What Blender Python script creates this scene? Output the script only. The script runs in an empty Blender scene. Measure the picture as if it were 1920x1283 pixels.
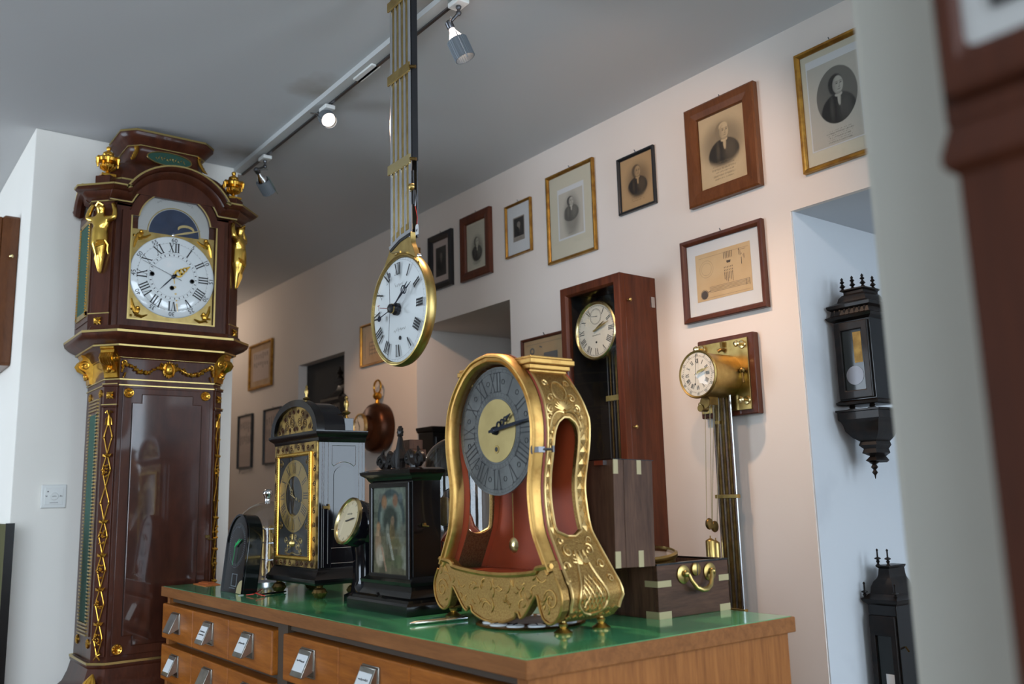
import bpy, math, random
import numpy as np
from mathutils import Vector, Matrix

SC = bpy.context.scene
COL = SC.collection
PI = math.pi
R = math.radians

# ------------------------------------------------------------------ camera, world, light, exposure
CZ = 1.25            # eye height
XW = 2.42            # long picture wall (plane x = XW)
HC = 2.756           # ceiling
CT = 0.97            # counter top height
YP = 3.82            # front of the pier behind the longcase clock
FPX = 1681.0
TH = R(-37.458); PITCH = math.atan(292/1681.); ROLL = math.atan(257/9681.)
_Rl = Vector((math.cos(TH), math.sin(TH), 0)); _F = Vector((-math.sin(TH), math.cos(TH), 0)); _Z = Vector((0, 0, 1))
_Up = -math.sin(PITCH)*_F + math.cos(PITCH)*_Z
_r = math.cos(ROLL)*_Rl - math.sin(ROLL)*_Up
_u = math.sin(ROLL)*_Rl + math.cos(ROLL)*_Up
_b = -(math.cos(PITCH)*_F + math.sin(PITCH)*_Z)
cd = bpy.data.cameras.new('camera'); cam = bpy.data.objects.new('camera', cd); COL.objects.link(cam)
cam.matrix_world = Matrix(((_r.x, _u.x, _b.x, 0), (_r.y, _u.y, _b.y, 0), (_r.z, _u.z, _b.z, CZ), (0, 0, 0, 1)))
cd.sensor_width = 36; cd.lens = FPX/1920*36; cd.clip_start = .02; cd.clip_end = 60
cd.dof.use_dof = True; cd.dof.focus_distance = 2.65; cd.dof.aperture_fstop = 3.2
SC.camera = cam

SC.view_settings.view_transform = 'Standard'; SC.view_settings.look = 'None'
SC.view_settings.exposure = EXPO = 0.0
SC.view_settings.gamma = 1; SC.view_settings.use_curve_mapping = False
SC.cycles.use_denoising = True
SC.cycles.adaptive_threshold = .05
SC.cycles.max_bounces = 6; SC.cycles.diffuse_bounces = 3; SC.cycles.glossy_bounces = 3; SC.cycles.transparent_max_bounces = 12
SC.cycles.caustics_reflective = False; SC.cycles.caustics_refractive = False
SC.cycles.sample_clamp_indirect = 4

w = bpy.data.worlds.new('overcast_sky'); SC.world = w; w.use_nodes = True
bg = w.node_tree.nodes['Background']; bg.inputs[0].default_value = (.73, .86, 1.0, 1); bg.inputs[1].default_value = 9.2

def portal(loc, rot, sx, sy):          # sampling guide for the sky seen through a window opening (adds no light)
    l = bpy.data.lights.new('window_portal', 'AREA'); l.shape = 'RECTANGLE'; l.size = sx; l.size_y = sy
    l.cycles.is_portal = True
    o = bpy.data.objects.new('window_portal', l); COL.objects.link(o); o.location = loc; o.rotation_euler = rot
YFW = -1.35                            # shop front wall
WIN = [(-2.9, .85), (1.25, 2.32), (2.78, 3.9)]     # window openings in it
WZ0, WZ1 = .55, 2.65
for a, b in WIN: portal(((a+b)/2, YFW-.1, (WZ0+WZ1)/2), (R(90), 0, 0), b-a, WZ1-WZ0)
LWIN = [(3.5, 5.6)]                     # window opening in the wall on the far left, outside the picture
for a, b in LWIN: portal((-3.1, (a+b)/2, (WZ0+WZ1)/2), (R(90), 0, R(-90)), b-a, WZ1-WZ0)

def spot(loc, aim, energy, col, size=70, blend=.6, rad=.02, parent=None):
    l = bpy.data.lights.new('halogen_beam', 'SPOT'); l.energy = energy; l.color = col; l.spot_size = R(size); l.spot_blend = blend
    l.shadow_soft_size = rad
    o = bpy.data.objects.new('halogen_beam', l); COL.objects.link(o)
    o.location = loc; d = Vector(aim)-Vector(loc); o.rotation_euler = d.to_track_quat('-Z', 'Y').to_euler()
    if parent: o.parent = parent
    return o

# ------------------------------------------------------------------ pixel -> point on a chosen real plane
def ray(x, y):
    return _r*((x-960)/FPX) + _u*(-(y-641.5)/FPX) - _b
def atX(x, y, X): r = ray(x, y); return Vector((0, 0, CZ)) + r*(X/r.x)
def atY(x, y, Y): r = ray(x, y); return Vector((0, 0, CZ)) + r*(Y/r.y)
def atZ(x, y, Z): r = ray(x, y); return Vector((0, 0, CZ)) + r*((Z-CZ)/r.z)

# ------------------------------------------------------------------ materials
M = {}
def _mat(name):
    m = bpy.data.materials.new(name); m.use_nodes = True; nt = m.node_tree
    M[name] = m
    return m, nt, nt.nodes['Principled BSDF']
def L(nt, a, b): nt.links.new(a, b)
def N(nt, t, **kw):
    n = nt.nodes.new(t)
    for k, v in kw.items():
        if k in n.inputs: n.inputs[k].default_value = v
        else: setattr(n, k, v)
    return n
def rgba(c): return (c[0], c[1], c[2], 1)
def srgb(r, g, b):
    f = lambda v: (v/255/12.92) if v/255 <= .04045 else ((v/255+.055)/1.055)**2.4
    return (f(r), f(g), f(b))
def mat(name, c, rough=.5, metal=0, c2=None, scale=20, stretch=(1, 1, 1), bump=0, bscale=None, coat=0, detail=4, lo=.35, hi=.65, rvar=0, spec=.5, bdist=.002):
    m, nt, p = _mat(name)
    p.inputs['Base Color'].default_value = rgba(c); p.inputs['Roughness'].default_value = rough; p.inputs['Metallic'].default_value = metal
    p.inputs['Coat Weight'].default_value = coat; p.inputs['Coat Roughness'].default_value = .06
    p.inputs['Specular IOR Level'].default_value = spec
    if c2 or bump or rvar:
        tc = N(nt, 'ShaderNodeTexCoord'); mp = N(nt, 'ShaderNodeMapping'); mp.inputs['Scale'].default_value = stretch
        L(nt, tc.outputs['Object'], mp.inputs['Vector'])
        no = N(nt, 'ShaderNodeTexNoise', Scale=scale, Detail=detail); L(nt, mp.outputs[0], no.inputs['Vector'])
        if c2:
            cr = N(nt, 'ShaderNodeValToRGB'); e = cr.color_ramp.elements
            e[0].position = lo; e[1].position = hi; e[0].color = rgba(c); e[1].color = rgba(c2)
            L(nt, no.outputs[0], cr.inputs[0]); L(nt, cr.outputs[0], p.inputs['Base Color'])
        if rvar:
            mr = N(nt, 'ShaderNodeMapRange'); mr.inputs[3].default_value = max(0, rough-rvar); mr.inputs[4].default_value = rough+rvar
            L(nt, no.outputs[0], mr.inputs[0]); L(nt, mr.outputs[0], p.inputs['Roughness'])
        if bump:
            src = no
            if bscale: src = N(nt, 'ShaderNodeTexNoise', Scale=bscale, Detail=3); L(nt, mp.outputs[0], src.inputs['Vector'])
            bu = N(nt, 'ShaderNodeBump', Strength=bump, Distance=bdist); L(nt, src.outputs[0], bu.inputs['Height']); L(nt, bu.outputs[0], p.inputs['Normal'])
    return m
def wood(name, c1, c2, axis='z', scale=9, rough=.35, coat=0, stretch=14, bump=.08, dist=2.5, spec=.2):
    m, nt, p = _mat(name)
    tc = N(nt, 'ShaderNodeTexCoord'); mp = N(nt, 'ShaderNodeMapping')
    s = [stretch]*3; s['xyz'.index(axis)] = 1; mp.inputs['Scale'].default_value = s
    L(nt, tc.outputs['Object'], mp.inputs['Vector'])
    n1 = N(nt, 'ShaderNodeTexNoise', Scale=scale*.5, Detail=8, Roughness=.62, Distortion=dist*.25); L(nt, mp.outputs[0], n1.inputs['Vector'])
    n2 = N(nt, 'ShaderNodeTexNoise', Scale=scale*4, Detail=3); L(nt, mp.outputs[0], n2.inputs['Vector'])
    mx = N(nt, 'ShaderNodeMath', operation='MULTIPLY_ADD'); mx.inputs[1].default_value = .3; L(nt, n2.outputs[0], mx.inputs[0]); L(nt, n1.outputs[0], mx.inputs[2])
    cr = N(nt, 'ShaderNodeValToRGB'); e = cr.color_ramp.elements; e[0].position = .45; e[1].position = .85; e[0].color = rgba(c1); e[1].color = rgba(c2)
    L(nt, mx.outputs[0], cr.inputs[0]); L(nt, cr.outputs[0], p.inputs['Base Color'])
    p.inputs['Roughness'].default_value = rough; p.inputs['Coat Weight'].default_value = coat; p.inputs['Coat Roughness'].default_value = .05; p.inputs['Specular IOR Level'].default_value = spec
    bu = N(nt, 'ShaderNodeBump', Strength=bump, Distance=.0015); L(nt, mx.outputs[0], bu.inputs['Height']); L(nt, bu.outputs[0], p.inputs['Normal'])
    return m
def glass(name, tint=(1, 1, 1), rough=.0, ior=1.45, boost=0.0):
    m, nt, p = _mat(name); nt.nodes.remove(p); out = nt.nodes['Material Output']
    t = N(nt, 'ShaderNodeBsdfTransparent'); t.inputs[0].default_value = rgba(tint)
    g = N(nt, 'ShaderNodeBsdfGlossy', Roughness=rough)
    lw = N(nt, 'ShaderNodeLayerWeight', Blend=.5); mx = N(nt, 'ShaderNodeMixShader')      # Schlick reflectance, same from both faces
    f0 = ((ior-1)/(ior+1))**2
    pw = N(nt, 'ShaderNodeMath', operation='POWER'); pw.inputs[1].default_value = 5; L(nt, lw.outputs['Facing'], pw.inputs[0])
    ma = N(nt, 'ShaderNodeMath', operation='MULTIPLY_ADD'); ma.use_clamp = True; ma.inputs[1].default_value = 1-f0; ma.inputs[2].default_value = f0+boost; L(nt, pw.outputs[0], ma.inputs[0])
    src = ma.outputs[0]
    L(nt, src, mx.inputs[0]); L(nt, t.outputs[0], mx.inputs[1]); L(nt, g.outputs[0], mx.inputs[2]); L(nt, mx.outputs[0], out.inputs[0])
    return m
def emit(name, c, s):
    m, nt, p = _mat(name); p.inputs['Base Color'].default_value = rgba(c); p.inputs['Emission Color'].default_value = rgba(c); p.inputs['Emission Strength'].default_value = s
    return m
def print_mat(name, rough=.7):           # flat printed picture: ink colours stored per point
    m, nt, p = _mat(name); a = N(nt, 'ShaderNodeAttribute'); a.attribute_name = 'ink'
    L(nt, a.outputs['Color'], p.inputs['Base Color']); p.inputs['Roughness'].default_value = rough; p.inputs['Specular IOR Level'].default_value = .15
    return m

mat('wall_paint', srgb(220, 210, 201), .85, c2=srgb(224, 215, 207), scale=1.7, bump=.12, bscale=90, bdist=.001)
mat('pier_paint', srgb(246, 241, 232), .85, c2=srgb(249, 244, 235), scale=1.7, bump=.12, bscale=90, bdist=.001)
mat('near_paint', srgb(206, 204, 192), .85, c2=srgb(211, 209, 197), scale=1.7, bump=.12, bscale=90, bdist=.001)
mat('niche_paint', srgb(188, 192, 196), .85, c2=srgb(172, 176, 181), scale=3.5, lo=.55, hi=.8, bump=.1, bscale=60, bdist=.001)
mat('ceiling_paint', srgb(205, 206, 207), .9, c2=srgb(209, 210, 211), scale=1.2, bump=.08, bscale=120, bdist=.001)
mat('soot_stain', srgb(160, 145, 128), .9)
wood('floor_oak', srgb(78, 54, 34), srgb(104, 76, 50), axis='y', scale=5, rough=.4)
wood('mahogany', (.040, .0105, .0055), (.092, .026, .012), axis='z', scale=5, rough=.34, coat=.2, stretch=9, bump=.03)
wood('mahogany_flame', (.030, .0085, .005), (.085, .024, .012), axis='z', scale=3.2, rough=.3, coat=.75, stretch=3.0, bump=.02, dist=6)
wood('mahogany_light', (.050, .012, .005), (.125, .032, .012), axis='z', scale=5, rough=.35, coat=.2, stretch=10, bump=.03)
wood('mahogany_near', (.026, .0075, .0035), (.052, .014, .006), axis='z', scale=4, rough=.45, coat=.05, stretch=9, bump=.03)
wood('frame_cherry', (.095, .030, .008), (.165, .056, .017), axis='z', scale=9, rough=.35, coat=.3, stretch=5, bump=.03)
wood('frame_mahogany', (.060, .016, .008), (.11, .032, .015), axis='z', scale=9, rough=.38, coat=.3, stretch=5, bump=.03)
wood('walnut', (.040, .017, .009), (.125, .062, .036), axis='z', scale=6, rough=.5, stretch=10, bump=.08)
wood('walnut_x', (.036, .015, .008), (.11, .052, .030), axis='x', scale=6, rough=.45, stretch=10, bump=.08)
wood('oak_drawer', srgb(126, 68, 18), srgb(170, 100, 36), axis='x', scale=7, rough=.4, stretch=9, bump=.08, dist=3)
wood('oak_edge', srgb(118, 72, 34), srgb(146, 94, 50), axis='x', scale=9, rough=.5, stretch=12, bump=.15)
wood('oak_side', srgb(126, 76, 34), srgb(160, 102, 52), axis='z', scale=8, rough=.45, stretch=12, bump=.12)
mat('cabinet_dark', srgb(62, 46, 28), .6)
mat('green_lino', srgb(74, 172, 112), .14, c2=srgb(90, 184, 124), scale=6, coat=.6, bump=.03, bscale=40)
mat('ebony', (.0035, .0032, .0034), .25, c2=(.006, .0055, .0055), scale=30, coat=.3, bump=.03, spec=.25)
mat('ebony_polish', (.0045, .0045, .006), .10, coat=.12, spec=.32)
mat('ebony_carved', (.004, .0032, .003), .38, c2=(.011, .007, .005), scale=40, coat=.1, bump=.15, spec=.22)
mat('gold', (.80, .46, .075), .28, 1, c2=(.60, .31, .045), scale=60, bump=.25, bscale=180, bdist=.001)
mat('gold_bright', (.92, .60, .13), .22, 1, bump=.2, scale=160, bdist=.0008)
mat('gilt_wood', (.56, .33, .10), .43, 1, c2=(.36, .17, .045), scale=45, bump=.2, bscale=120, lo=.5, hi=.85, bdist=.001)
mat('gilt_ground', (.40, .25, .085), .5, 1, c2=(.25, .135, .042), scale=260, bump=.7, bscale=420, bdist=.0012)
mat('gilt_high', (.72, .50, .21), .40, 1, c2=(.52, .31, .10), scale=35, lo=.45, hi=.8)
mat('brass', (.53, .38, .14), .33, 1, c2=(.38, .26, .085), scale=25, rvar=.08)
mat('brass_dark', (.24, .155, .05), .42, 1, c2=(.14, .085, .03), scale=40)
mat('brass_pale', (.74, .60, .30), .25, 1)
mat('gilt_matte', (.50, .38, .16), .5, .7, c2=(.40, .30, .12), scale=12)
mat('brass_line', (.58, .44, .17), .33, 1)
mat('steel', (.62, .63, .65), .22, 1)
mat('steel_dark', (.16, .16, .17), .35, 1)
mat('blued_steel', (.012, .016, .03), .3, .6)
mat('chrome', (.85, .85, .86), .08, 1)
mat('nickel', (.42, .40, .36), .3, 1, c2=(.32, .30, .26), scale=30)
mat('lamp_grey', srgb(128, 134, 140), .45, .3)
mat('track_grey', srgb(205, 206, 204), .5)
mat('left_room_paint', srgb(112, 104, 92), .85, c2=srgb(118, 110, 98), scale=1.7)
mat('silvered', (.155, .155, .15), .5, .5, c2=(.085, .085, .082), scale=14, detail=8, bump=.1, bscale=90)
mat('silver_ring', (.46, .45, .43), .45, .6)
mat('enamel', srgb(226, 230, 230), .12, coat=.6)
mat('enamel_cream', srgb(226, 216, 198), .25, coat=.3)
mat('ivory_dial', srgb(214, 196, 160), .4)
mat('ink', (.008, .008, .010), .4)
mat('ink_brown', (.06, .043, .03), .7)
mat('ink_grey', (.12, .11, .10), .7)
mat('ink_faint', (.32, .31, .30), .6)
mat('paper_white', srgb(214, 216, 216), .8)
mat('paper_cream', srgb(206, 200, 178), .8)
mat('paper_tan', srgb(188, 158, 118), .85, c2=srgb(172, 138, 98), scale=9)
mat('paper_buff', srgb(206, 180, 138), .85, c2=srgb(196, 166, 122), scale=9)
mat('paper_pink', srgb(196, 178, 168), .85)
mat('frame_black', (.006, .006, .008), .35, coat=.2)
mat('frame_gold', (.50, .27, .05), .35, .85, c2=(.30, .14, .03), scale=30)
mat('white_plastic', srgb(232, 232, 228), .35)
mat('olive_board', srgb(84, 82, 42), .6)
mat('green_cloth', (.018, .085, .055), .75, c2=(.012, .06, .04), scale=90)
mat('green_enamel', (.02, .075, .05), .3, coat=.5)
mat('night_blue', (.012, .022, .055), .35, c2=(.02, .035, .08), scale=25)
mat('red_lacquer', (.42, .070, .022), .4, coat=.1, c2=(.33, .048, .015), scale=8, spec=.3)
mat('red_edge', (.22, .03, .012), .5)
mat('copper', (.12, .042, .018), .36, .8, c2=(.045, .017, .009), scale=9, detail=8, rvar=.1, bump=.1)
mat('boulle_ground', (.50, .33, .10), .38, .85, c2=(.12, .07, .022), scale=26, detail=6, lo=.47, hi=.58, bump=.08)
mat('boulle_brass', (.52, .36, .12), .35, 1)
mat('tortoise', (.05, .012, .006), .15, coat=.6)
mat('black_velvet', (.006, .005, .004), .9)
mat('dark_interior', (.012, .010, .009), .8)
mat('dark_room', srgb(44, 45, 46), .8)
mat('pewter', (.55, .56, .57), .3, 1)
mat('smoke_body', (.006, .008, .007), .12, coat=.1, spec=.35)
mat('acid_green', srgb(30, 170, 90), .5)
mat('orange_paper', srgb(226, 120, 52), .8)
mat('red_thread', srgb(196, 40, 28), .6)
mat('glazed_red', (.22, .045, .018), .12, coat=1.0, c2=(.15, .028, .012), scale=18)
mat('holly_wood', srgb(168, 152, 112), .5)
mat('pen_metal', (.45, .43, .36), .25, 1)
mat('cord', (.30, .24, .13), .7)
emit('lamp_glow', (1.0, .84, .70), 3.5)
emit('bulb_glow', (1.0, .80, .72), 5)
mat('reflector', (.8, .8, .82), .12, 1)
glass('pane', (.97, .98, .98))
glass('pane_dark', (.86, .87, .86))
glass('picture_glass', (.98, .98, .98), rough=.02, ior=1.35)
glass('dome_glass', (.96, .97, .97), ior=1.5, boost=.035)
glass('smoke_glass', (.18, .22, .20), ior=1.5)
print_mat('printed_ink')
mat('painted_scene', (.5, .5, .5), .4)

# ------------------------------------------------------------------ mesh builder
class MB:
    def __init__(s): s.v = []; s.f = []; s.M = None
    def at(s, m): s.M = m; return s
    def add(s, vs, fs):
        b = len(s.v)
        if s.M is not None: vs = [tuple(s.M @ Vector(q)) for q in vs]
        s.v += [tuple(q) for q in vs]; s.f += [tuple(b+i for i in q) for q in fs]; return s
    def box(s, x0, x1, y0, y1, z0, z1):
        return s.add([(x0, y0, z0), (x1, y0, z0), (x1, y1, z0), (x0, y1, z0), (x0, y0, z1), (x1, y0, z1), (x1, y1, z1), (x0, y1, z1)],
                     [(0, 3, 2, 1), (4, 5, 6, 7), (0, 1, 5, 4), (1, 2, 6, 5), (2, 3, 7, 6), (3, 0, 4, 7)])
    def cbox(s, c, d): return s.box(c[0]-d[0]/2, c[0]+d[0]/2, c[1]-d[1]/2, c[1]+d[1]/2, c[2]-d[2]/2, c[2]+d[2]/2)
    def prism(s, poly, a, b, ax='y'):
        k = {'y': lambda p, t: (p[0], t, p[1]), 'z': lambda p, t: (p[0], p[1], t), 'x': lambda p, t: (t, p[0], p[1])}[ax]
        n = len(poly); vs = [k(p, a) for p in poly]+[k(p, b) for p in poly]
        fs = [tuple(range(n)), tuple(range(2*n-1, n-1, -1))]+[(i, i+n, (i+1) % n+n, (i+1) % n) for i in range(n)]
        return s.add(vs, fs)
    def ringprism(s, out, inn, a, b, ax='y'):
        k = {'y': lambda p, t: (p[0], t, p[1]), 'z': lambda p, t: (p[0], p[1], t), 'x': lambda p, t: (t, p[0], p[1])}[ax]
        n = len(out); vs = [k(p, a) for p in out]+[k(p, a) for p in inn]+[k(p, b) for p in out]+[k(p, b) for p in inn]; fs = []
        for i in range(n):
            j = (i+1) % n
            fs += [(i, j, n+j, n+i), (2*n+i, 3*n+i, 3*n+j, 2*n+j), (i, 2*n+i, 2*n+j, j), (n+i, n+j, 3*n+j, 3*n+i)]
        return s.add(vs, fs)
    def loft(s, rings, cap=True, closed=True):
        n = len(rings[0]); vs = [p for r in rings for p in r]; fs = []
        for k in range(len(rings)-1):
            for i in range(n if closed else n-1):
                j = (i+1) % n; fs.append((k*n+i, k*n+j, (k+1)*n+j, (k+1)*n+i))
        if cap and closed: fs += [tuple(range(n-1, -1, -1)), tuple(range((len(rings)-1)*n, len(rings)*n))]
        return s.add(vs, fs)
    def lathe(s, prof, c=(0, 0, 0), ax='z', n=20, sx=1, cap=True):
        rings = []
        for r, t in prof:
            r = max(r, 1e-5); ring = []
            for i in range(n):
                a = 2*PI*i/n; u, v = r*math.cos(a), r*math.sin(a)
                ring.append({'z': (c[0]+u*sx, c[1]+v, c[2]+t), 'y': (c[0]+u*sx, c[1]+t, c[2]+v), 'x': (c[0]+t, c[1]+u*sx, c[2]+v)}[ax])
            rings.append(ring)
        return s.loft(rings, cap)
    def tube(s, pts, r, n=6, closed=False, flat=1.0):
        pts = [Vector(p) for p in pts]; m = len(pts)
        rs = r if isinstance(r, (list, tuple)) else [r]*m
        rings = []; up = None
        for i, p in enumerate(pts):
            a = pts[(i-1) % m] if (closed or i) else p; b = pts[(i+1) % m] if (closed or i < m-1) else p
            t = (b-a).normalized()
            if up is None:
                up = Vector((0, 0, 1)) if abs(t.z) < .9 else Vector((1, 0, 0))
            u = t.cross(up)
            if u.length < 1e-4: u = t.cross(Vector((1, 0, .3)))
            u.normalize(); v = u.cross(t).normalized(); up = v
            rings.append([tuple(p+rs[i]*(math.cos(2*PI*k/n)*u+math.sin(2*PI*k/n)*v*flat)) for k in range(n)])
        if closed: rings.append(rings[0]); return s.loft(rings, False)
        return s.loft(rings, True)
    def ball(s, c, r, n=10, sc=(1, 1, 1)):
        m = max(4, n//2+1); rings = []
        for k in range(m+1):
            t = PI*k/m; rr = max(math.sin(t), 1e-3)
            rings.append([(c[0]+r*sc[0]*rr*math.cos(2*PI*i/n), c[1]+r*sc[1]*rr*math.sin(2*PI*i/n), c[2]-r*sc[2]*math.cos(t)) for i in range(n)])
        return s.loft(rings, True)
    def strip(s, pts, w, y, th=.0006):          # flat ribbon of width w following (x,z) points, facing -y
        n = len(pts); lft = []; rgt = []
        ws = w if isinstance(w, (list, tuple)) else [w]*n
        for i in range(n):
            a = Vector(pts[max(i-1, 0)]); b = Vector(pts[min(i+1, n-1)]); d = (b-a)
            d = d.normalized() if d.length > 1e-9 else Vector((1, 0)); nn = Vector((-d.y, d.x))*ws[i]/2
            p = Vector(pts[i]); lft.append(p+nn); rgt.append(p-nn)
        poly = lft+rgt[::-1]; m = 2*n
        vs = [(p.x, y, p.y) for p in poly]+[(p.x, y-th, p.y) for p in poly]
        fs = [(i, i+1, m-2-i, m-1-i) for i in range(n-1)]+[(m+i, 2*m-1-i, 2*m-2-i, m+i+1) for i in range(n-1)]
        fs += [(i, m+i, m+(i+1) % m, (i+1) % m) for i in range(m)]
        return s.add(vs, fs)
    def moulding(s, plan, prof, cap=True):      # plan(offset)->ring of (x,y); prof = [(offset, z)...]
        return s.loft([[(x, y, z) for x, y in plan(o)] for o, z in prof], cap)
    def mesh(s, name, smooth=None):
        me = bpy.data.meshes.new(name); me.from_pydata(s.v, [], s.f); me.validate(); 
        import bmesh
        b = bmesh.new(); b.from_mesh(me); bmesh.ops.recalc_face_normals(b, faces=b.faces[:]); b.to_mesh(me); b.free()
        if smooth:
            me.polygons.foreach_set('use_smooth', [True]*len(me.polygons)); me.set_sharp_from_angle(angle=R(smooth))
        return me
    def build(s, name, m, parent=None, smooth=35, bevel=0, seg=2):
        me = s.mesh(name, smooth); me.materials.append(M[m] if isinstance(m, str) else m)
        o = bpy.data.objects.new(name, me); COL.objects.link(o)
        if parent is not None: o.parent = parent
        if bevel:
            b = o.modifiers.new('edge', 'BEVEL'); b.width = bevel; b.segments = seg; b.limit_method = 'ANGLE'; b.angle_limit = R(40); b.harden_normals = False
        return o

def tag(o, label=None, cat=None, group=None, kind=None):
    if label: o['label'] = label
    if cat: o['category'] = cat
    if group: o['group'] = group
    if kind: o['kind'] = kind
    return o
def thing(name, label, cat, loc=(0, 0, 0), rz=0, group=None):
    o = bpy.data.objects.new(name, None); COL.objects.link(o); o.location = loc; o.rotation_euler = (0, 0, rz); o.empty_display_size = .05
    return tag(o, label, cat, group)
def struct(o): o['kind'] = 'structure'; return o
def copy_tree(o, parent=None):
    c = o.copy(); COL.objects.link(c); c.parent = parent
    for ch in [q for q in o.children]: copy_tree(ch, c)
    return c
WEST = -PI/2        # local front (-y) faces -x in the room

def circ(r, n=40, cx=0, cz=0, a0=0, a1=2*PI, end=False):
    m = n+1 if end else n
    return [(cx+r*math.cos(a0+(a1-a0)*i/n), cz+r*math.sin(a0+(a1-a0)*i/n)) for i in range(m)]
def disc(mb, r, y0, y1, cx=0, cz=0, n=40): return mb.prism(circ(r, n, cx, cz), y0, y1)
def annulus(mb, r0, r1, y0, y1, cx=0, cz=0, n=40): return mb.ringprism(circ(r1, n, cx, cz), circ(r0, n, cx, cz), y0, y1)
def bez(p0, p1, p2, p3, n=10):
    out = []
    for i in range(n+1):
        t = i/n; a = (1-t)**3; b = 3*t*(1-t)**2; c = 3*t*t*(1-t); d = t**3
        out.append(tuple(a*p0[k]+b*p1[k]+c*p2[k]+d*p3[k] for k in range(len(p0))))
    return out
def scroll(cx, cz, r0, r1, a0, turns, n=22):
    return [(cx+(r0+(r1-r0)*i/n)*math.cos(a0+turns*2*PI*i/n), cz+(r0+(r1-r0)*i/n)*math.sin(a0+turns*2*PI*i/n)) for i in range(n+1)]

# ---- lettering
_TXT = {}
def text_geo(s):
    if s not in _TXT:
        cu = bpy.data.curves.new('t', 'FONT'); cu.body = s; cu.size = 1; cu.align_x = 'CENTER'; cu.resolution_u = 3
        ob = bpy.data.objects.new('t', cu); COL.objects.link(ob); dg = bpy.context.evaluated_depsgraph_get(); dg.update()
        me = bpy.data.meshes.new_from_object(ob.evaluated_get(dg))
        _TXT[s] = ([tuple(v.co) for v in me.vertices], [tuple(p.vertices) for p in me.polygons])
        bpy.data.objects.remove(ob); bpy.data.meshes.remove(me); bpy.data.curves.remove(cu)
    return _TXT[s]
def put_text(mb, s, cx, cz, size, y, rot=0, sx=1, shear=0):
    vs, fs = text_geo(s); c, sn = math.cos(rot), math.sin(rot); out = []
    for q in vs:
        a, b = (q[0]+shear*q[1])*size*sx, (q[1]-.35)*size
        out.append((cx+a*c-b*sn, y, cz+a*sn+b*c))
    mb.add(out, fs)
def scribble(mb, cx, cz, w_, h_, y, seed=1, line=.0008, arc=None):
    """illegible small lettering; arc=(centre x, centre z, radius) bends it round a dial"""
    rg = random.Random(seed); n = max(8, int(w_/h_*4)); pts = []
    for k in range(n+1):
        a = -w_/2+w_*k/n+.15*h_*math.sin(k*1.9); b = h_*(.5*math.sin(k*2.4+seed)*(.5+.5*rg.random())+(.35 if rg.random() > .85 else 0))
        if arc: q = PI/2-a/arc[2]; pts.append((arc[0]+(arc[2]+b)*math.cos(q), arc[1]+(arc[2]+b)*math.sin(q)))
        else: pts.append((cx+a, cz+b))
    mb.strip(pts, line, y, .0002)
def roman(n): return {1: 'I', 2: 'II', 3: 'III', 4: 'IIII', 5: 'V', 6: 'VI', 7: 'VII', 8: 'VIII', 9: 'IX', 10: 'X', 11: 'XI', 12: 'XII'}[n]
def put_roman(mb, n, cx, cz, h, y, rot, wid=1.0, thick=1.0):
    """Roman numeral of serifed strokes, its foot towards -v of the rotated frame."""
    quads = []; x = 0
    tk, tn = .17*thick*wid, .045*wid
    def bar(xa, xb, za, zb, t): quads.append([(xa-t/2, za), (xa+t/2, za), (xb+t/2, zb), (xb-t/2, zb)])
    def serif(xc, z, w_): quads.append([(xc-w_/2, z-.025), (xc+w_/2, z-.025), (xc+w_/2, z+.025), (xc-w_/2, z+.025)])
    for ch in roman(n):
        if ch == 'I':
            wd = .27*wid; c = x+wd/2; bar(c, c, -.5, .5, tk); serif(c, .5, wd); serif(c, -.5, wd); x += wd+.03*wid
        elif ch == 'V':
            wd = .62*wid; bar(x+.12*wid, x+wd/2, .5, -.5, tk); bar(x+wd-.1*wid, x+wd/2+.04*wid, .5, -.5, tn); serif(x+.12*wid, .5, .26*wid); serif(x+wd-.1*wid, .5, .2*wid); x += wd+.03*wid
        else:
            wd = .62*wid; bar(x+.1*wid, x+wd-.1*wid, .5, -.5, tk); bar(x+wd-.1*wid, x+.1*wid, .5, -.5, tn)
            for q in (.1*wid, wd-.1*wid): serif(x+q, .5, .24*wid); serif(x+q, -.5, .24*wid)
            x += wd+.03*wid
    x -= .03*wid; c_, s_ = math.cos(rot), math.sin(rot)
    for k, q in enumerate(quads):
        vs = []
        for a, b in q:
            a = (a-x/2)*h; b *= h; vs.append((cx+a*c_-b*s_, y-.00004*k, cz+a*s_+b*c_))
        mb.add(vs, [(0, 1, 2, 3)])
def hour_pos(n, r): a = PI/2-2*PI*n/12; return r*math.cos(a), r*math.sin(a), a-PI/2
def add_romans(mb, r, h, y, wid=1.0, thick=1.0, cx=0, cz=0, skip=()):
    for n in range(1, 13):
        if n in skip: continue
        x, z, a = hour_pos(n, r); put_roman(mb, n, cx+x, cz+z, h, y, a, wid, thick)
def add_ticks(mb, r0, r1, n, wdt, y, cx=0, cz=0, every=None, w2=0):
    for k in range(n):
        a = PI/2-2*PI*k/n; c, s_ = math.cos(a), math.sin(a); w_ = w2 if every and k % every == 0 else wdt
        mb.add([(cx+r0*c-w_*s_/2, y, cz+r0*s_+w_*c/2), (cx+r0*c+w_*s_/2, y, cz+r0*s_-w_*c/2), (cx+r1*c+w_*s_/2, y, cz+r1*s_-w_*c/2), (cx+r1*c-w_*s_/2, y, cz+r1*s_+w_*c/2)], [(0, 1, 2, 3)])
def flat_ring(mb, r0, r1, y, cx=0, cz=0, n=48):
    a = circ(r0, n, cx, cz); b = circ(r1, n, cx, cz)
    mb.add([(p[0], y, p[1]) for p in a+b], [(i, (i+1) % n, n+(i+1) % n, n+i) for i in range(n)])
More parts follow.
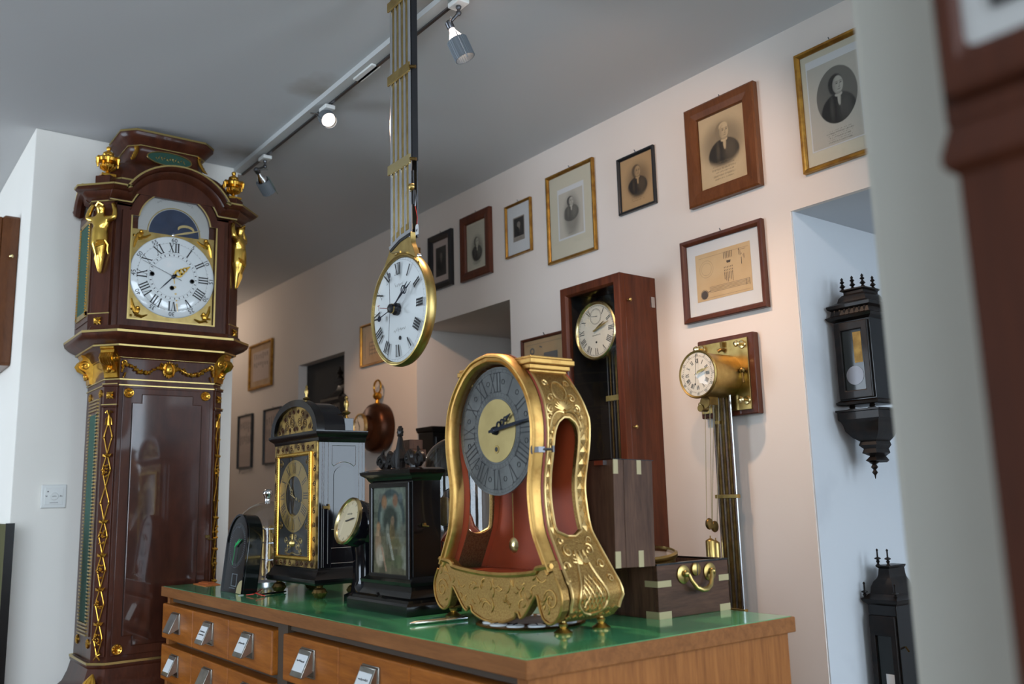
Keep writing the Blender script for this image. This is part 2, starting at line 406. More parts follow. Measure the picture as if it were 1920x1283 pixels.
def hand_mesh(mb, ang, length, wid, y, tail=.2, th=.0012, cx=0, cz=0, shape='sword', eye=None):
    """clock hand at clockwise angle (degrees from 12)."""
    a = PI/2-R(ang); d = Vector((math.cos(a), math.sin(a))); q = lambda t: (cx+d.x*t*length, cz+d.y*t*length)
    if shape == 'sword': mb.strip([q(-tail), q(0), q(.55), q(1)], [wid*.8, wid*.9, wid, wid*.15], y, th)
    elif shape == 'thin': mb.strip([q(-tail), q(1)], [wid, wid*.6], y, th)
    elif shape == 'breguet':
        mb.strip([q(-tail), q(.60)], [wid*1.2, wid*.8], y, th); e = eye or wid*2.2; c = q(.60+e/length*1.0)
        mb.ringprism(circ(e, 18, c[0], c[1]), circ(e*.68, 18, c[0], c[1]), y-th, y); mb.strip([q(.60+2*e/length), q(1)], [wid*1.2, wid*.2], y, th)
    elif shape == 'pierced':
        mb.strip([q(-tail), q(0), q(.2)], [wid*.3, wid*.4, wid*.4], y, th)
        for k in range(3):
            c = q(.30+.19*k); mb.ringprism(circ(wid*(.62-.12*k), 12, c[0], c[1]), circ(wid*(.34-.08*k), 12, c[0], c[1]), y-th, y)
        mb.strip([q(.76), q(1)], [wid*.5, wid*.1], y, th)
    return mb

# ---- frames round rectangles facing -y
def rect(w_, h_, cx=0, cz=0): return [(cx-w_/2, cz-h_/2), (cx+w_/2, cz-h_/2), (cx+w_/2, cz+h_/2), (cx-w_/2, cz+h_/2)]
def rect_frame(mb, w_, h_, prof, cx=0, cz=0):    # prof: [(inset, y)...] closed section swept round the rectangle
    rings = [[(x, y, z) for x, z in rect(w_-2*o, h_-2*o, cx, cz)] for o, y in prof]
    rings.append(rings[0]); return mb.loft(rings, False)
# ------------------------------------------------------------------ the setting
ZL = 2.139                                     # lintel height of the recesses
YA0, YA1 = atX(646, 659, XW).y, atX(560, 686, XW).y
YB0, YB1 = atX(956, 561, XW).y, atX(781, 615.5, XW).y
YC = atX(1482, 397, XW).y
XB = 4.05                                      # depth of the right-hand recess
mb = MB().box(-3.4, 4.3, YFW-.3, 8.2, -.1, 0)
struct(mb.build('floor', 'floor_oak', smooth=None))
# ceiling with faint scorch marks over the lamps
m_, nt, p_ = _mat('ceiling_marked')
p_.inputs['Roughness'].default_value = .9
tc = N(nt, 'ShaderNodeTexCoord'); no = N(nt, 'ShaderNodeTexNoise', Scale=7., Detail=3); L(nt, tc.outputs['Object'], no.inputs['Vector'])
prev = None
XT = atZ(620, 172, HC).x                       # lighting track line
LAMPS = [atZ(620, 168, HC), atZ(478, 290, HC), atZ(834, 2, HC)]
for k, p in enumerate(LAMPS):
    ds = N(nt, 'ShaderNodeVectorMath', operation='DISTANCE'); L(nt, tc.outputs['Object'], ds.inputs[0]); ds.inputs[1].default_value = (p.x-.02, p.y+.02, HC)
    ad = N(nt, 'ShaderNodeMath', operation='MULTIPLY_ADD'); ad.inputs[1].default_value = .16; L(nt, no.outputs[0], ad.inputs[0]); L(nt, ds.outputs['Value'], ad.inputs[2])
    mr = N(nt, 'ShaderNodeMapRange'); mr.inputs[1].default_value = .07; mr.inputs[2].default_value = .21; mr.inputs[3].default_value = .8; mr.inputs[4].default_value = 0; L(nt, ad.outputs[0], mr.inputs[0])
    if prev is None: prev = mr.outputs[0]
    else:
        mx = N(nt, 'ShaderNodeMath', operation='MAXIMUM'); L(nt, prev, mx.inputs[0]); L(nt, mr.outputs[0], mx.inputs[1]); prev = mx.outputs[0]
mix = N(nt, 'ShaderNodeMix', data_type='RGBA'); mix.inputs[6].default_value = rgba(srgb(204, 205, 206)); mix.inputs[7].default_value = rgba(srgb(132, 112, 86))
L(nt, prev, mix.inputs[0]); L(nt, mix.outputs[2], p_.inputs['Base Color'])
mb = MB().box(-3.4, 4.3, YFW-.3, 8.2, HC, HC+.1)
struct(mb.build('ceiling', 'ceiling_marked', smooth=None))
# picture wall with its three recesses
mb = MB()
XE = XW+.95
mb.box(XW, XE, YA1, 8.1, 0, HC).box(XW, XE, YB1, YA0, 0, HC).box(XW, XE, YC, YB0, 0, HC)
mb.box(XW, XE, YA0, YA1, ZL, HC).box(XW, XE, YB0, YB1, ZL, HC).box(XW, XW+.02, YFW, YC, ZL, HC)
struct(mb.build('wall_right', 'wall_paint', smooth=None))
mb = MB().box(XE, XE+.1, YB0-.05, 8.1, 0, HC)
struct(mb.build('wall_recess', 'wall_paint', smooth=None))
# bay at the right: bluish recess beside the shop window
mb = MB().box(XW+.02, XB, YFW, YC-.004, ZL, HC)
struct(mb.build('ceiling_bay', 'niche_paint', smooth=None))
mb = MB().box(XW+.004, XB, YC-.004, YC-.0005, 0, ZL)
struct(mb.build('wall_bay', 'niche_paint', smooth=None))
mb = MB().box(XB, XB+.1, YFW, YC, 0, ZL+.1)
struct(mb.build('wall_bay_end', 'niche_paint', smooth=None))
# shallow doorway with a dark panel door
mb = MB().box(XW+.06, XW+.20, YA0, YA1, 0, ZL)
d = struct(mb.build('door_1', 'dark_room', smooth=None))
# pier behind the longcase clock
PX0, PX1 = atZ(70, 236, HC).x, atZ(445, 318, HC).x
mb = MB().box(PX0, PX1, YP, 8.2, 0, HC)
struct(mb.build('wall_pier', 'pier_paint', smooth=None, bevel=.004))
# near pier at the right of the picture
NX = .92; NY = atX(1651, 641, NX).y
mb = MB().box(NX, NX+.26, YFW, NY, 0, HC)
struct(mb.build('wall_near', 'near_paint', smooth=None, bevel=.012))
# far and left walls
struct(MB().box(-3.3, PX0, 6.9, 7.1, 0, HC).build('wall_back', 'left_room_paint', smooth=None))
struct(MB().box(PX1, XE, 8.0, 8.2, 0, HC).build('wall_passage', 'wall_paint', smooth=None))
mb = MB()
ys = [YFW-.2]+[v for ab in LWIN for v in ab]+[7.1]
for k in range(0, len(ys), 2): mb.box(-3.3, -3.1, ys[k], ys[k+1], 0, HC)
for a, b in LWIN: mb.box(-3.3, -3.1, a, b, 0, WZ0).box(-3.3, -3.1, a, b, WZ1, HC)
struct(mb.build('wall_left', 'left_room_paint', smooth=None))
# shop front with windows
mb = MB(); xs = [-3.3]+[v for ab in WIN for v in ab]+[XB+.1]
for k in range(0, len(xs), 2): mb.box(xs[k], xs[k+1], YFW-.2, YFW, 0, HC)
for a, b in WIN: mb.box(a, b, YFW-.2, YFW, 0, WZ0).box(a, b, YFW-.2, YFW, WZ1, HC)
struct(mb.build('wall_front', 'left_room_paint', smooth=None))
for k, (a, b) in enumerate(WIN):
    t = MB(); t.M = Matrix.Translation(((a+b)/2, YFW-.1, (WZ0+WZ1)/2))
    rect_frame(t, b-a, WZ1-WZ0, [(0, -.03), (.06, -.03), (.06, .03), (0, .03)])
    if k == 0: t.box(-.03, .03, -.03, .03, -(WZ1-WZ0)/2, (WZ1-WZ0)/2)
    struct(t.build('window_%d' % (k+1), 'white_plastic', smooth=None))
# low dark block for the street trees, added for reflections in the polished cases
tag(MB().box(-6, 9, -9.2, -9, -1, .35).build('hedge_for_reflections', 'dark_interior', smooth=None), 'unseen dark hedge block added outside the shop window for reflections in the cases', 'hedge')

# ------------------------------------------------------------------ ceiling lighting track and lamps
tr = thing('lighting_track', 'long white ceiling lighting track carrying small halogen spotlights', 'lighting track', (XT, 0, HC))
ye = atZ(441, 316, HC).y
mb = MB().box(-.018, .018, .2, ye, -.02, 0); mb.build('rail', 'track_grey', tr, smooth=None)
MB().box(.018, .028, .2, ye, -.026, -.004).build('conductor_strip', 'steel_dark', tr, smooth=None)
MB().box(-.02, .02, ye, ye+.03, -.024, 0).build('end_cap', 'white_plastic', tr, bevel=.002)
MB().box(.0, .035, LAMPS[0].y-.30, LAMPS[0].y-.16, -.026, -.004).build('feed_box', 'white_plastic', tr, bevel=.003)
def spotlight(px, py, y, stem, aim, label, lit, energy, col, size, flip=False, open_back=False):
    """lamp head with the centre of its shade seen at pixel px,py; stem rises to the track."""
    c = atX(px, py, XT+.02)
    c.y = c.y
    t = thing('track_spotlight', label, 'spotlight', (XT+.02, c.y, HC-.0285), 0, 'halogen spotlights on the ceiling track')
    loc = Vector((0, 0, c.z-(HC-.0285)))
    d = (Vector(aim)-c).normalized()
    q = d.to_track_quat('-Z', 'Y').to_matrix().to_4x4()
    T = Matrix.Translation(loc) @ q
    joint = T @ Vector((0, 0, .075))
    MB().box(-.02, .02, -.03, .03, -.016, 0).build('adapter', 'white_plastic', t, bevel=.003)
    jz = min(joint.z+.035, -.026)
    a = MB(); a.tube([(0, .0, -.015), (0, .0, jz)], .0045, 8); a.ball((0, 0, -.02), .009, 8); a.ball((0, 0, jz), .009, 8)
    a.tube([(0, 0, jz), joint], .005, 8); a.build('stem', 'steel_dark', t)
    s = MB().at(T); s.lathe([(.028, -.045), (.030, -.045), (.030, .018), (.028, .018)], n=28, cap=False)
    for k in range(28):
        an = 2*PI*k/28; s.tube([(.0305*math.cos(an), .0305*math.sin(an), -.045), (.0305*math.cos(an), .0305*math.sin(an), .018)], .0012, 4)
    s.build('shade', 'lamp_grey', t)
    rfl = MB().at(T); rfl.lathe([(.027, -.020 if not open_back else .016), (.020, .028), (.010, .048), (.008, .060)], n=24, cap=False)
    rfl.build('reflector', 'bulb_glow' if (lit and open_back) else 'reflector', t)
    MB().at(T).lathe([(.010, .056), (.012, .060), (.012, .078), (.006, .084)], n=16).build('socket', 'steel_dark', t)
    f = MB().at(T); f.lathe([(.0, -.008), (.0255, -.008), (.0255, -.006), (0, -.006)], n=24, cap=False); f.build('lamp_lens', 'lamp_glow' if lit else 'pane', t)
    b = MB().at(T); b.tube([(.034, 0, .03), (.034, 0, -.060)], .0016, 6); b.tube([(.012, 0, .072), (.050, 0, .066)], .003, 6); b.build('aiming_handle', 'steel', t)
    if lit:
        o = spot(tuple(T @ Vector((0, 0, -.05))), (0, 0, -9), energy, col, size, parent=t)
        o.rotation_euler = d.to_track_quat('-Z', 'Y').to_euler()
    return t
WARM = (1.0, .60, .34); WARM2 = (1.0, .68, .47); COOL = (.80, .90, 1.0)
spotlight(613, 222, None, 0, (1.0, .9, 1.3), 'lit halogen spotlight on the ceiling track above the left clocks, facing the viewer', True, 22, WARM2, 60)
spotlight(496, 345, None, 0, (2.42, 4.25, 1.75), 'dim grey halogen spotlight beside the right urn of the longcase clock', True, 34, WARM, 46)
spotlight(861, 85, None, 0, (1.9, 1.75, 1.2), 'glowing halogen spotlight right of the hanging clock rods, seen from behind', True, 44, WARM2, 100, open_back=True)
# two more lamps of the same track, outside the picture
def hidden_lamp(y, aim, label, energy, col, size):
    t = spotlight(861, 85, None, 0, aim, label, True, energy, col, size); t.location.y = y
    for ch in t.children:
        if ch.type == 'LIGHT':
            c = Vector((XT+.02, y, HC-.0285))+ch.location; ch.rotation_euler = (Vector(aim)-c).to_track_quat('-Z', 'Y').to_euler()
hidden_lamp(1.45, (2.42, 2.45, 1.7), 'halogen spotlight on the track lighting the picture wall, outside the photograph', 20, (1.0, .62, .40), 105)
hidden_lamp(.60, (2.6, 1.6, 1.7), 'halogen spotlight on the track lighting the bright recess, outside the photograph', 8, COOL, 80)
# added fill lamp that brightens the passage wall, kept unseen behind the pier
cl_ = thing('passage_fill_lamp', 'small round fill lamp added unseen behind the pier to brighten the passage', 'fill lamp', (1.85, 6.6, HC-.0005))
MB().lathe([(.09, 0), (.09, -.02), (.085, -.03)], n=24, cap=False).build('rim', 'white_plastic', cl_)
MB().lathe([(.084, -.02), (.07, -.05), (.001, -.06)], n=24, cap=False).build('diffuser', 'lamp_glow', cl_)
l_ = bpy.data.lights.new('passage_fill_light', 'POINT'); l_.energy = 5; l_.color = (1, .80, .64); l_.shadow_soft_size = .07
lo_ = bpy.data.objects.new('passage_fill_light', l_); COL.objects.link(lo_); lo_.parent = cl_; lo_.location = (0, 0, -.14)
# ------------------------------------------------------------------ framed prints on the picture wall
def ink_grid(name, w_, h_, cols, nx, nz, y, parent, cx=0, cz=0, m='printed_ink'):
    """flat print: grid of (nz,nx,3) linear colours"""
    xs = np.linspace(-w_/2, w_/2, nx)+cx; zs = np.linspace(-h_/2, h_/2, nz)+cz
    gx, gz = np.meshgrid(xs, zs); co = np.stack([gx, np.full_like(gx, y), gz], -1).reshape(-1, 3)
    i = np.arange(nx*nz).reshape(nz, nx)
    f = np.stack([i[:-1, :-1], i[:-1, 1:], i[1:, 1:], i[1:, :-1]], -1).reshape(-1, 4)
    me = bpy.data.meshes.new(name); me.from_pydata(co.tolist(), [], f.tolist())
    a = me.color_attributes.new('ink', 'FLOAT_COLOR', 'POINT')
    c4 = np.ones((nz*nx, 4), np.float32); c4[:, :3] = cols.reshape(-1, 3); a.data.foreach_set('color', c4.ravel())
    me.materials.append(M[m]); o = bpy.data.objects.new(name, me); COL.objects.link(o); o.parent = parent
    return o
def sstep(a, b, x): t = np.clip((x-a)/(b-a), 0, 1); return t*t*(3-2*t)
def portrait(nx, nz, asp, paper, head, hr, hair, coat, vig, face_turn=.12, seed=1, lines=0, ink=(.012, .012, .013), oval=None, plate=None, bald=False):
    rng = np.random.RandomState(seed)
    u, v = np.meshgrid(np.linspace(-1, 1, nx), np.linspace(-asp, asp, nz))
    img = np.ones((nz, nx, 3))*np.array(paper); ink = np.array(ink)
    img *= (1+.04*rng.randn(nz, nx, 1)*.5)
    def ell(cx, cz, rx, rz, soft=.15): d = np.sqrt(((u-cx)/rx)**2+((v-cz)/rz)**2); return 1-sstep(1-soft, 1+soft, d)
    def put(mask, tone):          # tone 0 = ink, 1 = paper
        nonlocal img
        c = ink*(1-tone)+np.array(paper)*tone
        img = img*(1-mask[..., None])+c*mask[..., None]
    hx, hz = head
    hat = .5+.5*np.sin((u*.6+v)*150)
    clip = np.ones_like(u)
    if plate: px, pz, pw, ph, tone = plate; m = ((abs(u-px) < pw) & (abs(v-pz) < ph)).astype(float); put(m, tone); clip = m
    if oval: ox, oz, rx, rz, tone = oval; m = ell(ox, oz, rx, rz, .02); put(m, tone); clip = m
    if vig: m = ell(hx+vig[0], hz+vig[1], vig[2], vig[3], .45)*clip; put(m*(.7+.3*hat), vig[4])
    sh = ell(hx-.05*hr, hz-2.95*hr, 2.35*hr, 2.0*hr, .06)*clip
    if vig and not plate and not oval: sh = sh*ell(hx+vig[0], hz+vig[1], vig[2]*1.02, vig[3]*1.02, .15)
    put(sh, coat); put(sh*ell(hx+1.0*hr, hz-2.6*hr, .9*hr, 1.6*hr, .8)*.35, coat+.35)
    put(sh*ell(hx-.9*hr, hz-2.5*hr, .25*hr, 1.2*hr, .8)*.5, coat+.18)
    put(ell(hx+.16*hr, hz-1.65*hr, .24*hr, .75*hr, .2)*clip*(v < hz), .9)          # shirt front
    put(ell(hx+.10*hr, hz-1.15*hr, .50*hr, .26*hr, .2)*clip, .95)                    # cravat
    put(ell(hx+.35*hr, hz-2.3*hr, .07*hr, .8*hr, .6)*clip*.8, .2)
    put(ell(hx-.20*hr, hz+.08*hr, 1.02*hr, 1.12*hr, .12)*clip, hair)                 # hair
    put(ell(hx-.62*hr, hz-.45*hr, .45*hr, .55*hr, .3)*clip, hair)
    fx = hx+face_turn*hr
    fo = ell(fx, hz-.08*hr, .76*hr, 1.04*hr, .06)*clip; put(fo, .35); fm = ell(fx, hz-.08*hr, .70*hr, .98*hr, .08)*clip; put(fm, .86)
    if bald: put(ell(fx-.05*hr, hz+.55*hr, .66*hr, .55*hr, .15)*clip, .97)
    put(fm*sstep(-.05*hr, .75*hr, -(u-fx))*.55, .35)
    for s in (-1, 1):
        ex = fx+(.12+.27*s)*hr
        put(ell(ex, hz+.08*hr, .15*hr, .075*hr, .5)*.85, .1); put(ell(ex, hz+.27*hr, .21*hr, .06*hr, .6)*.7, .25)
    put(ell(fx+.20*hr, hz-.15*hr, .06*hr, .28*hr, .7)*.55, .4); put(ell(fx+.12*hr, hz-.36*hr, .15*hr, .06*hr, .6)*.6, .3)
    put(ell(fx+.10*hr, hz-.60*hr, .24*hr, .055*hr, .5)*.75, .25); put(ell(fx+.08*hr, hz-.95*hr, .35*hr, .10*hr, .7)*.4, .4)
    if lines:
        z0 = lines[0]
        for k in range(lines[1]):
            zz = z0-k*lines[2]; half = lines[3]*(1-.35*rng.rand())
            m = (abs(v-zz) < lines[2]*.22) & (abs(u-lines[4]) < half) & (rng.rand(nz, nx) > .45); put(m.astype(float)*.65, .3)
    return np.clip(img, 0, 1)
def picture(corners, label, frame_mat, fw, depth=.02, paper='paper_white', hook=True, group='framed prints on the picture wall', gname='framed_print', lip=.6):
    """framed picture on the wall; corners TL,TR,BR,BL are pixels of the outer frame"""
    P = [atX(x, y, XW-depth) for x, y in corners]
    y1 = (P[0].y+P[3].y)/2; y0 = (P[1].y+P[2].y)/2; z1 = (P[0].z+P[1].z)/2; z0 = (P[2].z+P[3].z)/2
    w_, h_ = y1-y0, z1-z0
    t = thing(gname, label, 'picture', (XW, (y0+y1)/2, (z0+z1)/2), WEST, group)
    a = MB(); d = -depth
    rect_frame(a, w_, h_, [(0, -.001), (0, d*.85), (fw*.12, d), (fw*.55, d*.97), (fw*lip+fw*.2, d*.8), (fw, d*.55), (fw, -.001)])
    a.build('frame', frame_mat, t, smooth=None)
    iw, ih = w_-2*fw, h_-2*fw
    a = MB(); a.box(-iw/2-.002, iw/2+.002, d*.30, d*.15, -ih/2-.002, ih/2+.002); a.build('mount_board', paper, t, smooth=None)
    a = MB(); a.box(-iw/2, iw/2, d*.50, d*.46, -ih/2, ih/2); a.build('glass', 'picture_glass', t, smooth=None)
    if hook:
        a = MB(); a.tube([(.0, -.001, h_/2-.004), (0, -.008, h_/2+.008), (0, -.012, h_/2+.012)], .0018, 6); a.build('nail', 'steel_dark', t)
    t['yy'] = 0; del t['yy']
    return t, iw, ih, d*.31
BLK = (.012, .012, .013)
# seven portraits along the top row and others, left to right
t, iw, ih, y = picture([(742, 482), (782, 464), (784, 556), (744, 570)], 'small gilt picture frame mostly hidden behind the round hanging clock', 'frame_gold', .012)
ink_grid('print', iw*.55, ih*.6, portrait(40, 50, 1.25, srgb(190, 182, 165), (0, .2), .28, .3, .08, (0, -.3, .8, .9, .5)), 40, 50, y-.0006, t)
t, iw, ih, y = picture([(799, 447), (844, 428), (845, 536), (803, 546)], 'black framed dark portrait engraving right of the round hanging clock', 'frame_black', .036, .022, 'paper_pink')
ink_grid('print', iw*.66, ih*.70, portrait(56, 84, 1.45, srgb(120, 112, 104), (.0, .55), .30, .25, .03, (0, -.4, 1.4, 1.8, .15), seed=3, plate=(0, 0, 1, 1.45, .30)), 56, 84, y-.0006, t)
t, iw, ih, y = picture([(859, 411), (914, 387), (919, 511), (863, 529)], 'dark brown broad framed engraving of a long-haired man in a robe', 'frame_mahogany', .044, .024, 'paper_cream', lip=.7)
ink_grid('print', iw*.86, ih*.92, portrait(64, 96, 1.5, srgb(196, 192, 174), (.05, .26), .27, .15, .05, (.05, -.55, .66, .9, .35), seed=4, lines=(-1.05, 3, .09, .5, 0)), 64, 96, y-.0006, t)
t, iw, ih, y = picture([(944, 389), (991, 369), (996, 469), (948, 485)], 'small thin gold framed print of a seated man on a wide white mount', 'frame_gold', .010, .016)
ink_grid('print', iw*.50, ih*.50, portrait(52, 76, 1.45, srgb(150, 142, 132), (.05, .50), .28, .8, .02, None, seed=5, plate=(0, .22, .88, 1.10, .10), lines=(-1.12, 2, .16, .8, 0)), 52, 76, y-.0006, t)
t, iw, ih, y = picture([(1022, 332), (1110, 295), (1114, 469), (1026, 497)], 'tall gold framed portrait of a half-length figure on a cream mount', 'frame_gold', .014, .018, 'paper_cream')
a = MB(); a.box(-iw*.31, iw*.31, y-.0006, y-.0002, -ih*.29, ih*.33); a.build('print_sheet', 'paper_white', t, smooth=None)
ink_grid('print', iw*.56, ih*.54, portrait(60, 88, 1.5, srgb(196, 190, 176), (.02, .80), .27, .12, .18, (.05, -1.0, .62, 1.35, .40), seed=6, lines=(-1.25, 2, .09, .4, 0)), 60, 88, y-.0010, t)
t, iw, ih, y = picture([(1153, 300), (1221, 272), (1229, 380), (1161, 404)], 'small thin black framed portrait lithograph on tan paper', 'frame_black', .012, .016, 'paper_tan')
ink_grid('print', iw*.97, ih*.97, portrait(72, 90, 1.22, srgb(186, 152, 110), (.04, .50), .27, .22, .04, (.05, -.45, .70, .78, .40), seed=7, lines=(-.62, 4, .10, .55, .0)), 72, 90, y-.0006, t)
t, iw, ih, y = picture([(1278, 209), (1410, 152), (1424, 347), (1293, 390)], 'wide cherry wood framed lithograph of a balding man in a coat', 'frame_cherry', .053, .026, 'paper_buff', lip=.75)
ink_grid('print', iw*.99, ih*.99, portrait(96, 124, 1.30, srgb(204, 180, 142), (.06, .60), .285, .42, .04, (-.04, -.42, .86, .78, .38), seed=8, lines=(-.50, 6, .115, .55, .0), bald=True), 96, 124, y-.0006, t)
t, iw, ih, y = picture([(1487, 104), (1618, 44), (1644, 281), (1504, 325)], 'large gold framed oval portrait beside the near pier', 'frame_gold', .016, .02, 'paper_cream')
a = MB(); a.box(-iw*.42, iw*.46, y-.0006, y-.0002, -ih*.38, ih*.44); a.build('print_sheet', 'paper_white', t, smooth=None)
ink_grid('print', iw*.80, ih*.74, portrait(104, 136, 1.36, srgb(190, 186, 174), (.14, .52), .29, .05, .03, (0, -.3, 1.2, 1.2, .30), seed=9, oval=(.10, .20, .80, .92, .30), lines=(-.92, 6, .07, .6, .1)), 104, 136, y-.0010, t)

# technical drawings
def ink(mb, pts, w_, y): mb.strip(pts, w_, y, .0002)
t, iw, ih, y = picture([(1272, 457), (1424, 408), (1438, 575), (1283, 608)], 'dark wood framed technical drawing of a pendulum and gears on a white mount', 'frame_mahogany', .021, .022)
pw, ph = iw*.76, ih*.66
MB().box(-pw/2, pw/2, y-.0008, y-.0002, -ph/2+.004, ph/2+.004).build('drawing_sheet', 'paper_buff', t, smooth=None)
a = MB(); yy = y-.001
a.ringprism(circ(.017, 24, -.36*pw, -.34*ph), circ(.0155, 24, -.36*pw, -.34*ph), yy-.0002, yy); disc(a, .0145, yy-.0002, yy, -.36*pw, -.345*ph, 24)
for k in range(5): ink(a, [(-.26*pw, -.27*ph+k*.0045-.009), (.46*pw, -.30*ph+k*.0045-.004)], .0009, yy)
ink(a, [(-.30*pw, -.31*ph), (-.24*pw, -.29*ph)], .002, yy); ink(a, [(.40*pw, -.34*ph), (.40*pw, -.22*ph)], .0012, yy); ink(a, [(.46*pw, -.35*ph), (.46*pw, -.22*ph)], .0012, yy)
rng = random.Random(5)
for k in range(6):
    x = .03*pw+k*.022*pw*1.3
    ink(a, [(x, .44*ph), (x, .30*ph)], .002, yy); ink(a, [(x, .02*ph), (x, -.13*ph-.03*ph*(k % 3))], .0018, yy)
    for j in range(3): ink(a, [(x, .13*ph-.06*ph*j), (x, .10*ph-.06*ph*j)], .0022, yy)
a.add([(q[0], yy, q[1]) for q in [(.07*pw, .25*ph), (.15*pw, .25*ph), (.14*pw, .20*ph), (.08*pw, .20*ph)]], [(0, 1, 2, 3)])
for k in range(5):
    x = .30*pw+k*.022*pw; ink(a, [(x, .44*ph-.01*k), (x, .30*ph-.02*ph*(k % 2))], .0016, yy)
ink(a, [(.34*pw, .24*ph), (.34*pw, .10*ph)], .0022, yy); ink(a, [(.29*pw, .40*ph), (.41*pw, .40*ph)], .001, yy)
for q in (0, 1): ink(a, [(-.44*pw, .43*ph-q*.86*ph), (.47*pw, .43*ph-q*.86*ph)], .0005, yy)
for r_ in (.03, .022): flat_ring(a, r_, r_+.0005, yy, -.30*pw, .18*ph, 30)
tag(a.build('drawing_lines', 'ink_brown', t, smooth=None), kind='stuff')

def tool_print(t, pw, ph, y, seed, sheet, cols=6, table=True, dense=1.0):
    MB().box(-pw/2, pw/2, y-.0007, y-.0002, -ph/2, ph/2).build('drawing_sheet', sheet, t, smooth=None)
    a = MB(); rng = random.Random(seed); yy = y-.0009
    for row in (0.30, 0.02):
        for k in range(cols):
            x = (-.40+.80*k/(cols-1))*pw; hh = ph*(.08+.16*rng.random())
            zc = row*ph+ph*.05*rng.random()
            ink(a, [(x, zc-hh/2), (x, zc+hh/2)], .0016*dense, yy); ink(a, [(x-.006, zc+hh*.3), (x+.006, zc+hh*.3)], .0018*dense, yy)
            for j in range(3): ink(a, [(x-.004*rng.random(), zc-hh/2+.3*hh*j), (x+.007*rng.random(), zc-hh/2+.3*hh*j+.012)], .0022*dense, yy)
            if rng.random() > .5: flat_ring(a, .004, .0056, yy, x, zc-hh*.5, 12)
    if table:
        for k in range(5): ink(a, [(-.42*pw, -.26*ph-.045*ph*k), (.42*pw, -.26*ph-.045*ph*k)], .0008, yy)
        for k in range(4): ink(a, [((-.35+.23*k)*pw, -.26*ph), ((-.35+.23*k)*pw, -.44*ph)], .0008, yy)
    tag(a.build('drawing_lines', 'ink_brown', t, smooth=None), kind='stuff')
t, iw, ih, y = picture([(466, 650), (508, 634), (507, 723), (464, 733)], 'gold framed clockmaking plate with a tan mount beside the longcase clock', 'frame_gold', .020, .02, 'paper_tan')
tool_print(t, iw*.76, ih*.72, y, 2, 'paper_pink', 7, False, 4.2)
t, iw, ih, y = picture([(445, 780), (471, 776), (469, 877), (443, 880)], 'narrow black framed plate of tools nearest the longcase clock', 'frame_black', .012, .02, 'paper_pink')
tool_print(t, iw*.92, ih*.96, y, 3, 'paper_pink', 6, True, 4.6)
t, iw, ih, y = picture([(493, 768), (524, 763), (523, 868), (491, 873)], 'narrow black framed plate of tools partly behind the brass-fronted bracket clock', 'frame_black', .012, .02, 'paper_pink')
tool_print(t, iw*.92, ih*.96, y, 4, 'paper_pink', 6, True, 4.6)
t, iw, ih, y = picture([(674, 612), (750, 586), (750, 668), (674, 691)], 'thin gold framed machine drawing half covered by the round hanging clock', 'frame_gold', .012, .018, 'paper_tan')
a = MB()
for k in range(4): ink(a, [(-iw*.30, ih*(-.25+.10*k)), (iw*.30, ih*(-.27+.10*k))], .004, y-.0006)
for k in range(9): ink(a, [(iw*(-.30+.07*k), -ih*.3), (iw*(-.30+.07*k), ih*(.05+.2*((k*7) % 3)/3))], .004, y-.0006)
ink(a, [(-iw*.42, -ih*.35), (-iw*.42, ih*.3)], .004, y-.0006)
tag(a.build('drawing_lines', 'ink_brown', t, smooth=None), kind='stuff')
t, iw, ih, y = picture([(977, 638), (1062, 617), (1062, 742), (977, 765)], 'thin framed drawing peeking out between the gilt clock and the wall regulator', 'frame_mahogany', .012, .018, 'paper_tan')
a = MB()
flat_ring(a, .008, .016, y-.0006, -iw*.30, ih*.32, 24); a.box(-iw*.02, iw*.3, y-.0008, y-.0004, ih*.12, ih*.26)
for k in range(12): ink(a, [(-iw*.42+iw*.035*k, ih*.14), (-iw*.42+iw*.035*k, ih*(.18+.02*(k % 3)))], .004, y-.0006)
ink(a, [(-iw*.44, ih*.43), (iw*.44, ih*.43)], .0012, y-.0006); ink(a, [(-iw*.12, ih*.38), (-iw*.06, ih*.36)], .006, y-.0006)
tag(a.build('drawing_lines', 'ink_grey', t, smooth=None), kind='stuff')
# ------------------------------------------------------------------ drawer counter
CX0, CX1 = 1.0, 1.772
CY0, CY1 = 1.29, 3.415
ct = thing('drawer_counter', 'oak card-drawer counter with green linoleum top under the clocks', 'counter', (CX0, (CY0+CY1)/2, 0), WEST)
cl = CY1-CY0; cdp = CX1-CX0            # local x in [-cl/2, cl/2], right end is the near end; y in [0, cdp]
hx = cl/2
tt = .034
MB().box(-hx+.006, hx-.006, .006, cdp-.006, CT-.012, CT).build('linoleum_top', 'green_lino', ct, smooth=None, bevel=.0015)
a = MB(); out = [(-hx, 0), (hx, 0), (hx, cdp), (-hx, cdp)]; inn = [(-hx+.006, .006), (hx-.006, .006), (hx-.006, cdp-.006), (-hx+.006, cdp-.006)]
a.ringprism(out, inn, CT-tt, CT-.0006, 'z'); a.box(-hx+.006, hx-.006, .006, cdp-.006, CT-tt, CT-.013)
a.build('top_edge', 'oak_edge', ct, smooth=None, bevel=.002)
fy = .018                               # recessed carcase front
MB().box(-hx+.02, -hx+.045, fy, cdp-.02, 0, CT-tt).build('end_panel', 'oak_side', ct, smooth=None, bevel=.001)
MB().box(hx-.045, hx-.014, fy-.004, cdp-.012, 0, CT-tt).build('end_panel', 'oak_side', ct, smooth=None, bevel=.001)
MB().box(-hx+.045, hx-.045, fy+.03, cdp-.03, .02, CT-tt-.001).build('carcase', 'cabinet_dark', ct, smooth=None)
